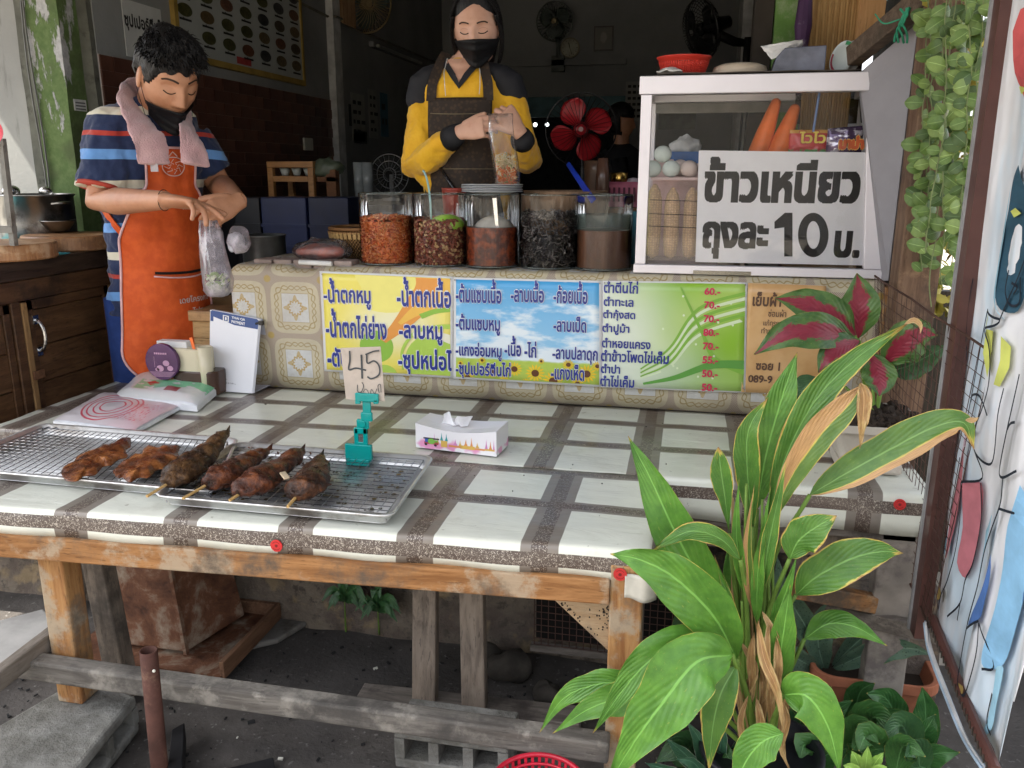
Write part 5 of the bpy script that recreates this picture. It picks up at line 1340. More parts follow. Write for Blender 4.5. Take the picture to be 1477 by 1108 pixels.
def rag(u,v): return V((a.x - .03 + .075*u,2.62 + .05*v,ZT + .002 + .014*math.sin(PI*u)*math.sin(PI*v) + .005*ns((u*4,v*4,9),1) + .004))
b.grid(rag,12,10); solo('white_rag',b,M('rag',(.55,.53,.5),.9),'small white rag tucked under the red colander','cloth',smooth=True,solid=.002)
a, c_ = aty(1112,104,2.68), aty(1193,65,2.68)
t = thing('napkin_box','smoky plastic napkin box with a white napkin pulled out','napkin box',((a.x + c_.x)/2,2.72,ZT))
b = MB(); b.prism([(a.x + .0,2.68,ZT),(c_.x,2.68,ZT),(c_.x - .0,2.68,c_.z),(a.x + .035,2.68,c_.z - .004),(a.x + .012,2.68,c_.z - .03)],(0,.09,0)); part('casing',b,M('smoky_plastic',(.13,.14,.19),.12,var=.4,sc=14),t,bev=.003)
b = MB()
n0, n1, n2, n3 = aty(1097,67,2.70), aty(1158,57,2.72), aty(1158,66,2.74), aty(1113,86,2.68)
b.grid(lambda u,v: (n0.lerp(n1,u)).lerp(n3.lerp(n2,u),v) + V((0,-.012*math.sin(PI*u) + .008*ns((u*5,v*4,2),1),.004*ns((u*4,v*5,1),1))),20,10); part('napkin',b,M('napkin',(.72,.71,.70),.8,var=.05),t,smooth=True,solid=.001)
for k, (dx,mm,lab) in enumerate(((0,M('plate_mint',(.62,.68,.68),.3,var=.03),'oval melamine plate with red and green rim leaning upright on the cabinet'),(.022,M('plate_grey',(.50,.50,.49),.35),'second oval plate leaning behind the patterned one'))):
    a, c_ = aty(1193,104,2.71 + .02*k), aty(1236,60,2.71 + .02*k); w_ = (c_.x - a.x); h = c_.z - ZT
    t = thing('oval_plate',lab,'plate',(a.x + w_/2 + dx,2.71,ZT),group='plates on the cabinet roof')
    o_ = V((a.x + w_*.52 + dx,2.71 + .02*k,ZT + h*.5)); ux = V((.36,0,.93)).normalized(); uz = V((-.93,0,.36)).normalized()
    def ring(rx,rz,d,n=40): return [o_ + ux*(rx*math.cos(2*PI*j/n))*h*.56 + uz*(rz*math.sin(2*PI*j/n))*w_*.42 + V((0,d,0)) for j in range(n)]
    b = MB(); b.loft([ring(.001,.001,.012),ring(.7,.7,.012),ring(1,1,0),ring(1.02,1.02,.002),ring(.72,.72,.016),ring(.001,.001,.016)],caps=False); b.v = [V((q.x,q.y,max(q.z,ZT))) for q in b.v]; part('plate',b,mm,t,smooth=True)
    for (s0,s1,cc,nm) in ((.5,.95,(.50,.04,.08),'red_band'),(-.35,.1,(.06,.32,.14),'green_band')):
        if k: break
        b = MB(); pts = []
        for j in range(13):
            a_ = PI * (s0 + (s1 - s0)*j/12); pts.append((a_))
        vs = []
        for a_ in pts:
            for rr, d in ((.97,.0005),(.78,.0085)): vs.append(o_ + ux*rr*math.cos(a_)*h*.56 + uz*rr*math.sin(a_)*w_*.42 + V((0,d - .0015,0)))
        b.add(vs,[(2*j,2*j + 1,2*j + 3,2*j + 2) for j in range(12)]); part(nm,b,M(nm,cc,.4),t)
# ================================================================ food trays and small things on the tables
traym = M('tray_metal',(.70,.71,.72),.42,.85,var=.08,sc=6,bs=.08,bsc=25,c2=(.36,.33,.30))
wirem = M('wire_dark',(.10,.10,.11),.35,.9,var=.2)
wirel = M('wire_bright',(.45,.45,.46),.3,1,var=.2)
def quadring(c4,inset,z,r,n=6):
    """rounded quad through four corners, moved inward"""
    c = sum((V(q) for q in c4),V((0,0,0))) / 4; out = []
    P_ = []
    for q in c4:
        q = V(q); d = (q - c); P_.append(V((q.x - math.copysign(inset,d.x),q.y - math.copysign(inset,d.y),z)))
    for i in range(4):
        p, a, b_ = P_[i], P_[i - 1], P_[(i + 1) % 4]; da = (a - p).normalized(); db = (b_ - p).normalized()
        s_ = p + da * r; e = p + db * r
        for k in range(n + 1): t_ = k / n; out.append(s_.lerp(p,t_).lerp(p.lerp(e,t_),t_))
    return out
def tray(lab,c4,z0,h=.026,wire=None,res=.0215,zoff=.012,nm=0,mat2=None):
    c = sum((V(q) for q in c4),V((0,0,0))) / 4
    t = thing('metal_tray',lab,'tray',(c.x,c.y,z0),group='metal food trays')
    R_ = lambda i, z, r: quadring(c4,i,z0 + z,r)
    b = MB(); b.loft([R_(.022,.0,.02),R_(.020,.002,.022),R_(.006,h,.03),R_(.0,h + .001,.036),R_(-.001,h - .001,.037),R_(.004,h - .005,.03)],caps=False)
    b.add(R_(.022,.0,.02),[tuple(range(28))])
    part('pan',b,traym,t,smooth=True,solid=.0012,auto=1)
    # the wire rack: frame and two layers of bars
    cc = [V(q) for q in c4]; A, B, Cc, D = [V((q.x - math.copysign(.022,(q - c).x),q.y - math.copysign(.022,(q - c).y),z0 + h*.82)) for q in cc]   # front-left, front-right, back-right, back-left
    rk = thing('wire_rack',lab.replace('metal tray','wire rack laid in the metal tray').replace('tray with','rack under'),'rack',(c.x,c.y,z0 + h*.8),group='wire racks')
    b = MB(); b.tube([A,B,Cc,D,A],.0022,6); part('frame_wire',b,wirel,rk)
    b = MB(); L1 = (B - A).length; L2 = (D - A).length; n1 = int(L1/res); n2 = int(L2/res)
    for k in range(1,n1): u = k / n1; b.tube([A.lerp(B,u) + V((0,0,.0)),D.lerp(Cc,u)],.0009,5)
    for k in range(1,n2): v = k / n2; b.tube([A.lerp(D,v) + V((0,0,-.0018)),B.lerp(Cc,v) + V((0,0,-.0018))],.0009,5,1)
    for q in (A,B,Cc,D): b.tube([q,q + V((0,0,-h*.7))],.002,5)
    b.tube([D.lerp(A,.02) + V((.01,0,.0))] + [D.lerp(A,.02) + V((.01 + .012*k,.006*(k % 2),.004*(k % 2))) for k in range(1,5)],.0016,5)
    part('wires',b,[wirem,wirel] if nm == 0 else [wirel,wirem],rk,kind='stuff')
    return t, rk, c
ZT2 = TOP + .0045
T1 = [atz(-95,675,TOP + .028),atz(308,712,TOP + .028),atz(345,634,TOP + .028),atz(60,612,TOP + .028)]
T2 = [atz(218,718,TOP + .03),atz(566,749,TOP + .03),atz(627,661,TOP + .03),atz(338,640,TOP + .03)]
tray('metal tray with two pieces of grilled chicken at the left',T1,ZT2)
tray('metal tray with four charred catfish, half empty at the right',T2,ZT2 + .004,nm=1)
# oily drippings under the second rack
c_ = (T2[0] + T2[1] + T2[2] + T2[3]) / 4
b = MB(); random.seed(11)
for k in range(240):
    u, v = random.uniform(.06,.92), random.uniform(.08,.9); p = T2[0].lerp(T2[1],u).lerp(T2[3].lerp(T2[2],u),v); r_ = random.uniform(.001,.006)
    p = V((p.x,p.y,ZT2 + .0065)); n_ = 8
    b.add([p + V((r_*(1 + .5*random.random())*math.cos(2*PI*j/n_),r_*(1 + .5*random.random())*math.sin(2*PI*j/n_),0)) for j in range(n_)],[tuple(range(n_))])
solo('drippings',b,M('oil_char',(.10,.065,.02),.25,var=.5),'oily brown crumbs and drippings in the second tray','drippings',kind='stuff')

# grilled chicken: flattened pieces with folds
def blob_mat(name,c1,c2,c3,sc=18,rough=.3,bump=.8):
    g = G(name); n1 = g.noise(sc=sc,det=6,ro=.65,dis=.4); n2 = g.noise(sc=sc*3,det=5,ro=.7)
    c_ = g.ramp(n1*.75 + n2*.25,[(.36,c1),(.5,c2),(.66,c3)])
    return g.done(c_,g.ss(n2,.3,.7)*.25 + rough,bump=n1 + n2*.5,bs=bump,bd=.008,coat=.12,spec=.22)
chm = blob_mat('grilled_skin',(.030,.009,.006),(.15,.045,.015),(.42,.16,.045),17,.14)
def outline_px(pts,z): return [atz(a,c,z) for a,c in pts]
def slab(pts,z0,thick,seed,nr=14):
    """a puffed slab over an outline: height from the distance to the edge"""
    pl = spl(list(pts) + [pts[0]],6)[:-1]; c = sum(pl,V((0,0,0))) / len(pl); b = MB(); rings = []
    for k in range(nr + 1):
        f = 1 - k / nr; f = max(f,.02)
        ring = []
        for q in pl:
            p = c + (q - c) * f; e = 1 - f
            hh = thick * math.sin(min(1,(e + .10)*1.5)*PI/2) * (.75 + .45*ns((p.x,p.y,seed),22)) + .005 * ns((p.x,p.y,seed + 3),45) + .0014 * ns((p.x,p.y,seed + 9),110)
            ring.append(V((p.x,p.y,z0 + (.001 if k == 0 else max(.002,hh)))))
        rings.append(ring)
    b.loft([[V((q.x,q.y,z0)) for q in rings[0]]] + rings,caps=True); return b
zr = ZT2 + .026
c1 = outline_px([(86,679),(92,668),(104,664),(112,654),(128,650),(141,646),(150,638),(168,639),(178,634),(188,628),(189,640),(182,646),(184,656),(170,660),(160,668),(148,670),(137,682),(120,684),(110,691),(94,690)],zr + .008)
c2 = outline_px([(161,676),(170,668),(180,664),(190,655),(202,656),(206,645),(216,639),(232,643),(244,639),(260,640),(257,650),(262,658),(248,661),(240,672),(226,675),(214,686),(200,686),(186,693),(176,686),(168,686)],zr + .008)
for k, (o_,lab) in enumerate(((c1,'orange-brown grilled chicken piece at the left of the first tray'),(c2,'orange-brown grilled chicken piece next to the catfish'))):
    solo('grilled_chicken',slab(o_,zr,.019,k*5 + 1),chm,lab,'grilled chicken',group='grilled chicken pieces',smooth=True,sub=1,disp=[(.002,.010,2)])
# catfish on sticks
fm1 = blob_mat('charred_fish',(.006,.003,.002),(.040,.015,.007),(.17,.062,.022),30,.2,1.0)
fm2 = blob_mat('charred_fish_red',(.008,.003,.002),(.065,.018,.008),(.24,.075,.025),30,.2,1.0)
fm3 = blob_mat('charred_fish_grey',(.006,.004,.003),(.045,.022,.010),(.17,.085,.032),26,.2,1.0)
stickm = WOOD('bamboo_stick',(.45,.28,.10),(.6,.4,.18),1)
def fish(lab,hd,md,tl,w,mat,seed,stick,tailw=.6,tailup=.02,kink=0):
    h_, m_, t_ = atz(hd[0],hd[1],zr + .02), atz(md[0],md[1],zr + .024), atz(tl[0],tl[1],zr + .024)
    t = thing('catfish',lab,'grilled fish',(m_.x,m_.y,zr),group='charred catfish on sticks')
    h_.z = zr + .017; m_.z = zr + .026; t_.z = zr + .016 + tailup
    pts = spl([h_,h_.lerp(m_,.5) + V((kink,0,.004)),m_,m_.lerp(t_,.55) + V((-kink,0,-.002)),t_],9); n = len(pts); rs = []; ry = []
    for i, p in enumerate(pts):
        u = i / (n - 1)
        if u < .5: f = (.34 + .66*math.sin(min(1,u/.30)*PI/2) ** .9)
        else: f = 1 - (u - .5) / .5 * .62
        f *= 1 + .13 * ns((u*9,seed,0),1)
        if u > .93: f *= .8
        ry.append(w*.5*f*(1 if u < .8 else 1 - (u - .8)*1.8*(1 - tailw))); rs.append(min(.029,w*.4)*f*(1 if u < .78 else 1 + (u - .78)*3.5*tailw))
    b = MB(); b.tube(pts,rs,26,ry=ry,ref=(0,0,1))
    me = b
    for i, q in enumerate(me.v):
        d = V((ns(q,38,seed),ns(q,38,seed + 1),ns(q,38,seed + 2))) * .0075 + V((ns(q,110,seed),ns(q,110,seed + 1),ns(q,110,seed + 2))) * .0018
        me.v[i] = q + d
    part('body',me,mat,t,smooth=True,sub=1,disp=[(.004,.008,2)])
    # gill flap, mouth slit, fins as torn flakes
    dv = (h_ - m_).normalized(); sd = dv.cross(V((0,0,1))).normalized()
    for s_ in (-1,1):
        g0 = h_.lerp(m_,.55) + sd * s_ * w * .40 + V((0,0,.004)); b = MB()
        b.add([g0,g0 - dv*.03 + sd*s_*.012,g0 - dv*.04 + sd*s_*.016 + V((0,0,-.006)),g0 - dv*.018 + V((0,0,-.009))],[(0,1,2,3)]); part('fin',b,mat,t,solid=.0018)
    b = MB(); q = t_ + V((0,0,.0)); up = V((0,0,1)); b.add([q + dv*.02,q + up*.010 - dv*.002,q - dv*.012 + up*.013,q - dv*.008,q - dv*.012 - up*.004],[(0,1,2,3),(0,3,4)]); part('tail_fin',b,mat,t,solid=.002)
    random.seed(seed); b = MB()
    for k in range(16):
        u = random.uniform(.25,.85); p = pts[int(u*(n - 1))]; a = random.uniform(-1.2,1.2); rr = w * .47
        o_ = p + sd * math.sin(a) * rr + V((0,0,math.cos(a)*min(.029,w*.4)*1.0)); q = Quaternion((random.gauss(0,1),random.gauss(0,1),random.gauss(0,1)),1).to_matrix()
        l_ = random.uniform(.003,.007); b.add([o_ + q @ V(v) for v in ((-l_,-.001,0),(l_,-.002,.001),(l_*1.2,.001,.002),(-l_*.5,.0025,.001))],[(0,1,2,3)])
    part('skin_flakes',b,mat,t,solid=.0005,kind='stuff')
    s0 = atz(stick[0],stick[1],zr + .012); s1 = h_.lerp(m_,.25); s1.z = zr + .017
    b = MB(); b.tube([s0,s1],.0036,6); part('skewer',b,stickm,t)
    return t
fish('long olive-grey charred catfish lying across both trays',(240,697),(278,672),(330,643),.078,fm3,21,(212,716),.2,.045)
fish('slim reddish charred catfish, second in the tray',(293,698),(330,684),(388,651),.070,fm2,22,(264,719),.0,.012,.004)
f3 = fish('reddish-brown charred catfish with a pale bit of flesh, third in the tray',(343,711),(378,692),(436,652),.082,fm2,23,(331,722),.5,.012)
fish('short black-brown charred catfish, rightmost in the tray',(424,716),(447,697),(464,665),.084,fm1,24,(415,731),.3,.02)
b = MB(); p = atz(411,686,zr + .047); b.beam(p + V((-.012,.012,.002)),p + V((.010,-.01,-.003)),.014,.005,(0,0,1)); part('flesh_piece',b,M('flesh',(.45,.36,.24),.5),f3,bev=.002)
ROOT['x'] = V((0,0,0))
# ---- the teal clip with the handwritten price card
t = thing('price_clip','teal jointed plastic clip holding a card, standing in the tray','clip',atz(517,662,TOP + .03))
teal = M('teal_gloss',(.0,.27,.25),.22,var=.1)
yc = atz(517,662,TOP + .03).y
def bxp(px0,py0,px1,py1,y,d,mb=None):
    a, c = aty(px0,py1,y), aty(px1,py0,y); (mb or b).box((a.x,y,a.z),(c.x,y + d,c.z))
b = MB(); bxp(498,643,535,664,yc,.012); bxp(500,664,532,672,yc - .004,.004); b.v = [q for q in b.v]; part('base_jaw',b,teal,t,bev=.003)
b = MB(); bxp(499,666,532,674,yc + .012,.006); part('base_jaw',b,teal,t,bev=.002)
b = MB(); 
for (x0,x1) in ((511,516),(524,529)): bxp(x0,618,x1,645,yc + .001,.008)
bxp(511,618,529,626,yc + .001,.008); bxp(516,638,524,645,yc + .001,.008); part('lower_arm',b,teal,t,bev=.002)
b = MB(); bxp(514,606,531,619,yc + .002,.010); part('knuckle',b,teal,t,bev=.003)
b = MB(); p = aty(522,612,yc - .002); b.tube([p,p + V((0,.016,0))],.009,14); part('joint_pin',b,teal,t,bev=.001)
b = MB(); bxp(520,596,536,608,yc + .002,.010); part('knuckle',b,teal,t,bev=.003)
b = MB(); bxp(523,580,534,597,yc + .003,.007); part('neck',b,teal,t,bev=.002)
b = MB(); bxp(512,569,545,579,yc - .003,.009); bxp(512,577,519,583,yc - .003,.009); bxp(538,577,545,583,yc - .003,.009); part('top_jaw',b,teal,t,bev=.002)
b = MB(); bxp(516,626,524,637,yc + .003,.003); part('spring',b,steel,t)
card = thing('price_card','worn cardboard card with a handwritten 45 held by the teal clip','price card',aty(525,580,yc))
q = [aty(491,502,yc - .004),aty(549,500,yc + .004),aty(555,579,yc + .007),aty(499,576,yc + .007)]
b = MB(); b.prism([q[3],q[2],q[1],q[0]],(0,.0012,0)); part('sheet',b,M('card_paper',(.50,.43,.37),.8,var=.1,c2=(.40,.34,.29)),card,bev=.0003)
nn = (q[1] - q[0]).cross(q[3] - q[0]).normalized(); nn = nn if nn.y < 0 else -nn
def cp(px,py): 
    u = (px - 491) / 60; v = (py - 502) / 76; return q[0].lerp(q[1],u).lerp(q[3].lerp(q[2],u),v) + nn * .0034
inkp = M('pen_ink',(.07,.075,.08),.6,bs=0); b = MB()
for st, w_ in (([(505,506),(504,520),(501,533),(512,531),(527,534)],.0042),([(522,512),(521,530),(520,546)],.0048),([(528,512),(540,508),(549,507)],.0035),([(530,511),(530,524),(540,521),(547,528),(546,540),(534,546),(528,543)],.004),([(512,555),(511,564),(516,566),(521,557),(519,551)],.002),([(519,566),(524,561),(528,567),(525,571)],.0015),([(530,568),(533,561),(537,567),(541,560)],.0015),([(544,566),(543,556),(547,554),(547,565)],.0018)):
    stroke(b,spl([cp(*s_) for s_ in st],5),w_,nn)
part('handwriting',b,inkp,card)
# ---- tissue box
A, B_, Cc = atz(600,645,ZT2), atz(716,659,ZT2), atz(733,642,ZT2); D = A + (Cc - B_); hb = aty(598,610,A.y).z - ZT2
t = thing('tissue_box','white and pink tissue box printed with temples and a tuk-tuk','tissue box',(A + B_ + Cc + D)/4)
ex = (B_ - A).normalized(); ey = (D - A); 
g = G('tissue_print'); x, y, z = g.sep(g.co()); 
n1 = g.noise(sc=16,det=2); pk = g.mix(g.ss(n1 + g.m('ABSOLUTE',z - .012)*9,.62,.5),(.80,.78,.80),(.72,.30,.50))
tpm = g.done(pk,.35,coat=.3)
b = MB(); n_ = 10
top = lambda u, v: A.lerp(B_,u).lerp(D.lerp(Cc,u),v) + V((0,0,hb - .022*math.sin(PI*u) ** 1.0*(1 - .35*v)*(1 - abs(2*v - 1)*.35)))
b.grid(top,24,10)
for (P0,P1,v_) in ((A,B_,0),(Cc,D,1)):
    b.grid(lambda u,w: (lambda tp,bt: bt.lerp(tp,w))(top(u if v_ == 0 else 1 - u,v_),P0.lerp(P1,u)),24,6)
b.grid(lambda u,w: A.lerp(D,1 - u).lerp(top(0,1 - u),w),8,6); b.grid(lambda u,w: B_.lerp(Cc,u).lerp(top(1,u),w),8,6)
box_ = part('carton',b,tpm,t,smooth=False)
nf = ex.cross(V((0,0,1))).normalized(); nf = nf if nf.y < 0 else -nf
def tp(u,w,off=.0008): return A.lerp(B_,u) + V((0,0,hb*w)) + nf * off
b = MB(); random.seed(3)
def tri(u,w0,wd,h,m): b.add([tp(u - wd,w0),tp(u + wd,w0),tp(u + wd*.3,w0 + h*.45),tp(u,w0 + h),tp(u - wd*.3,w0 + h*.45)],[(0,1,2,3,4)],m)
for (u,wd,h,m) in ((.24,.012,.55,0),(.28,.02,.32,1),(.33,.02,.42,2),(.39,.02,.38,2),(.50,.03,.32,0),(.56,.02,.30,1),(.63,.03,.36,3),(.70,.02,.5,3),(.77,.025,.28,1),(.88,.018,.5,0),(.93,.02,.42,3),(.97,.012,.5,0)): tri(u,.26 if m != 2 else .40,wd,h*.8,m)
for (u0,u1,w0,w1,m) in ((.10,.30,.40,.46,4),(.11,.29,.20,.30,5),(.20,.28,.24,.38,6),(.12,.18,.26,.42,7),(.32,.40,.14,.40,1),(.42,.58,.18,.26,3),(.56,.74,.16,.30,1),(.74,.86,.18,.25,3),(.86,.98,.20,.27,1)): b.add([tp(u0,w0,.0009),tp(u1,w0,.0009),tp(u1,w1,.0009),tp(u0,w1,.0009)],[(0,1,2,3)],m)
for (u,w,r_,m) in ((.13,.18,.018,4),(.25,.17,.018,4),(.20,.32,.045,6)): b.add([tp(u + r_*math.cos(2*PI*k/14),w + r_*2.6*math.sin(2*PI*k/14),.001) for k in range(14)],[tuple(range(14))],m)
part('artwork',b,[flat('t_pink',(.62,.25,.50)),flat('t_gold',(.66,.42,.10)),flat('t_teal',(.05,.32,.34)),flat('t_orange',(.68,.28,.10)),flat('t_black',(.03,.03,.03)),flat('t_red',(.45,.06,.08)),flat('t_green',(.20,.45,.08)),flat('t_blue',(.05,.12,.42))],box_)
b = MB(); 
m_ = A.lerp(B_,.42).lerp(D.lerp(Cc,.42),.5); z_ = A.z + hb - .018
def tis(u,v):
    ang = (u - .5) * 1.9; p = m_ + ex * (ang*.045) + V((0,0,0)); up = .006 + .038 * (v) * (1 - .85*math.exp(-((u - .52)*9) ** 2)) * (1 - .5*abs(u - .5))
    return V((p.x + .008*math.sin(v*2 + u*5),p.y + .014*math.sin(u*6.5)*v + .006*math.sin(u*14),z_ + up))
b.grid(tis,40,10); part('tissue',b,M('tissue_white',(.76,.76,.78),.9,var=.03),box_,smooth=True,solid=.0006)
# ---- two packs of plastic bags
filmc = thinglass('pack_film',(.99,.99,.99),1.2,.1,.05,(.8,.8,.82),ribs=.5)
def pack(lab,c4,h,base,art,seed,nm='bag_pack'):
    c = sum(c4,V((0,0,0))) / 4; t = thing(nm,lab,'pack of bags',c)
    A, B_, Cc, D = c4
    b = MB(); f = lambda u, v: A.lerp(B_,u).lerp(D.lerp(Cc,u),v)
    e = lambda u, v: min(1,7*min(u,1 - u)) ** .5 * min(1,6*min(v,1 - v)) ** .5
    tf = lambda u, v: f(u,v) + V((0,0,h*(.45 + .55*e(u,v)) + .004*ns((u*3,v*3,seed),1) + .0015*ns((u*12,v*12,seed),1)))
    b.grid(tf,40,28)
    for i, fn in enumerate((lambda u,w: f(u,0).lerp(tf(u,0),w),lambda u,w: f(1 - u,1).lerp(tf(1 - u,1),w),lambda u,w: f(0,1 - u).lerp(tf(0,1 - u),w),lambda u,w: f(1,u).lerp(tf(1,u),w))): b.grid(fn,30,3)
    p = part('bundle',b,base,t,smooth=True)
    b = MB(); b.grid(lambda u,v: tf(.01 + .98*u,.02 + .96*v) + V((0,0,.0018)),40,28); part('print_film',b,art,t,smooth=True)
    return t, tf
g = G('red_print'); u, v, _ = g.sep(g.co('UV')); d_ = g.m('SQRT',(u - .42)*(u - .42)*2.2 + (v - .52)*(v - .52)); rg = g.m('ABSOLUTE',g.m('SINE',d_*34))
k_ = g.mix(g.ss(rg,.5,.3)*g.ss(d_,.42,.38)*g.ss(d_,.10,.14),(.66,.62,.64),(.62,.05,.10))
k_ = g.mix(g.ss(g.m('ABSOLUTE',d_ - .44),.02,.01),k_,(.60,.08,.12)); tx_ = g.noise(g.vm(g.co('UV'),(60,12,1)),1,2); k_ = g.mix(g.ss(tx_,.55,.6)*g.ss(u,.62,.66)*g.ss(u,.95,.9)*g.ss(v,.15,.2)*g.ss(v,.8,.75),k_,(.62,.10,.14))
k_ = g.mix(g.ss(u,.4,.9)*.35,k_,(.70,.30,.38)); redprint = g.done(k_,.3,coat=.4)
g = G('green_print'); u, v, _ = g.sep(g.co('UV')); n_ = g.noise(g.co('UV'),6,3)
k_ = g.mix(g.ss(g.m('ABSOLUTE',v - .5 + g.m('SINE',u*6)*.12),.2,.17)*g.ss(u,.15,.18),(.68,.70,.70),(.22,.60,.34)); k_ = g.mix(g.ss(n_,.56,.6),k_,(.72,.72,.72))
k_ = g.mix(g.ss(g.m('ABSOLUTE',u - .34) + g.m('ABSOLUTE',v - .45)*.7,.09,.07)*g.ss(n_,.4,.45),k_,(.55,.04,.05)); k_ = g.mix(g.ss(g.m('MAXIMUM',g.m('ABSOLUTE',u - .62)*1.2,g.m('ABSOLUTE',v - .3)),.10,.09),k_,(.35,.06,.05)); greenprint = g.done(k_,.3,coat=.4)
pw = M('pack_white',(.70,.71,.74),.45,var=.06,sc=30)
pack('flat clear pack of plastic bags with red circular print',[atz(77,612,ZT2),atz(193,628,ZT2),atz(262,590,ZT2),atz(152,570,ZT2 + .01)],.022,pw,redprint,1)
pack('puffy white pack of plastic bags with green and red print',[atz(163,583,ZT2),atz(285,594,ZT2),atz(322,562,ZT2),atz(205,545,ZT2 + .02)],.040,pw,greenprint,7)
# ---- wooden box seat behind, tissue dispenser, payment stand
ylw = WOOD('pine_board',(.44,.27,.11),(.58,.38,.17),0,rough=.45)
t = thing('wooden_box','yellow pine box with an overhanging lid behind the payment stand','box',(-1.55,2.72,FL))
a = aty(216,460,2.60); c_ = aty(336,462,2.60); zl = aty(216,446,2.60).z; ze = aty(216,461,2.60).z
b = MB(); b.prism([V((a.x,2.60,ze)),V((-1.30,2.60,ze)),V((-1.30,2.99,ze)),V((a.x - .02,2.99,ze))],(0,0,zl - ze)); part('lid',b,WOOD('pine_lid',(.30,.17,.075),(.48,.29,.13),0,rough=.4,dirt=(.2,.11,.05)),t,bev=.004)
zm = aty(225,485,2.615).z
b = MB(); b.box((a.x + .018,2.615,zm + .001),(-1.32,2.97,ze - .002)); part('board',b,ylw,t,bev=.002)
b = MB(); b.box((a.x + .020,2.617,FL + .2),(-1.32,2.97,zm - .001)); part('board',b,ylw,t,bev=.002)
# dispenser
yd = 2.40; 
c_ = aty(234,522,yd); r_ = aty(258,522,yd).x - c_.x
t = thing('tissue_dispenser','cream and brown tissue dispenser with a round purple lid','dispenser',(c_.x + .05,yd + .05,ZT2))
crm = M('cream_gloss',(.62,.56,.40),.25,var=.04); bro = M('brown_gloss',(.06,.028,.018),.25)
b = MB(); b.tube([c_ + V((0,-.004,0)),c_ + V((0,.012,0))],r_*1.0,44,ry=r_*.98); part('round_lid',b,M('purple_lid',(.085,.028,.10),.2,var=.15),t,bev=.002)
b = MB(); lp = lambda u, w: c_ + V((r_*u,-.0055,r_*w))
for (u,w,s_) in ((-.1,-.35,.22),(.28,-.05,.20),(.5,-.32,.18),(-.28,-.42,.12)):
    b.add([lp(u + s_*math.cos(2*PI*k/14),w + s_*.8*math.sin(2*PI*k/14)) for k in range(14)],[tuple(range(14))])
for k in range(6): b.add([lp(-.75 + .05*k,-.55 - .05*k),lp(.75 - .05*k,-.52 - .05*k),lp(.75 - .05*k,-.54 - .05*k),lp(-.75 + .05*k,-.57 - .05*k)],[(0,1,2,3)])
b.add([lp(-.42,-.3),lp(-.40,-.3),lp(-.40,.3),lp(-.42,.3)],[(0,1,2,3)])
for k in range(7): b.add([lp(-.38 + .11*k,.42),lp(-.30 + .11*k,.42),lp(-.30 + .11*k,.52),lp(-.38 + .11*k,.52)],[(0,1,2,3)])
part('lid_print',b,flat('lid_pink',(.5,.28,.42)),t)
xl, xr_ = c_.x - .02, aty(300,520,yd).x
b = MB(); b.loft([rbox(b,(c_.x + xr_)/2 + .01,yd + .06,ZT2 + z_,(xr_ - c_.x)/2 + e_,.045 + e_,.03) for z_,e_ in ((0,-.002),(.004,0),(.075,0),(.080,-.002))]); part('brown_base',b,bro,t,smooth=False)
zc = aty(290,507,yd).z; b = MB()
b.loft([rbox(b,(c_.x + xr_)/2 - .012,yd + .06,z_,(xr_ - c_.x)/2 - .018 + e_,.045 + e_,.028) for z_,e_ in ((ZT2 + .0805,0),(zc - .004,0),(zc,-.004))]); part('cream_body',b,crm,t)
px_ = aty(287,520,yd).x; b = MB(); b.lathe([(.001,ZT2 + .0),(.022,ZT2),(.023,zc + .008),(.020,zc + .008),(.018,zc - .05),(.001,zc - .05)],(px_ + .002,yd + .035,0),28); part('stick_cup',b,crm,t,smooth=True)
b = MB(); a = aty(275,487,yd + .03); d_ = aty(282,505,yd + .03); b.beam(d_ - V((0,0,.02)),a,.011,.002,(0,1,0)); solo('orange_spoon',b,M('orange_plastic',(.75,.15,.03),.35),'orange plastic stick in the cup of the tissue dispenser','stick',bev=.0008)
b = MB(); a = aty(228,490,yd + .05); d_ = aty(272,504,yd + .05); b.box((a.x,yd + .04,d_.z - .01),(d_.x,yd + .075,a.z - .002)); solo('napkin_stack',b,M('napkin'),'stack of white napkins on the cream dispenser','napkins',bev=.001)
# payment stand: tent card
yq = atz(330,565,ZT2).y
q = [aty(303,447,2.545),aty(374,461,2.545),aty(364,569,2.475),aty(301,553,2.475)]
q[2].z = ZT2; q[3].z = ZT2 + .002
t = thing('payment_stand','white tent card with a navy header on the table, its code left out','sign',(q[2] + q[3])/2)
b = MB()
for k in range(4): d_ = V((.0016,.0022,0)) * k; b.prism([q[3] + d_,q[2] + d_,q[1] + d_,q[0] + d_],(0,.0008,0))
part('pages',b,M('page_white',(.74,.74,.77),.4,var=.02,bs=0),t)
kb = aty(395,553,2.6); kb.z = ZT2 + .003; b = MB(); b.prism([q[1] + V((.006,.012,0)),q[0] + V((.006,.012,0)),V((q[3].x + .05,2.62,ZT2 + .002)),V((kb.x,2.61,ZT2 + .002))],(0,.0015,0)); part('back_leg',b,M('page_grey',(.42,.43,.50),.5,bs=0),t)
b = MB(); b.prism([q[2] + V((.004,.008,.001)),V((kb.x,2.608,ZT2 + .002)),V((kb.x,2.608,ZT2 + .004)),q[2] + V((.004,.008,.003))],(-.12,0,0)); part('foot_flap',b,M('page_grey'),t)
nn = (q[1] - q[0]).cross(q[3] - q[0]).normalized(); nn = nn if nn.y < 0 else -nn
def qp(u,v,off=.0004): return q[3].lerp(q[2],u).lerp(q[0].lerp(q[1],u),v) + nn * off
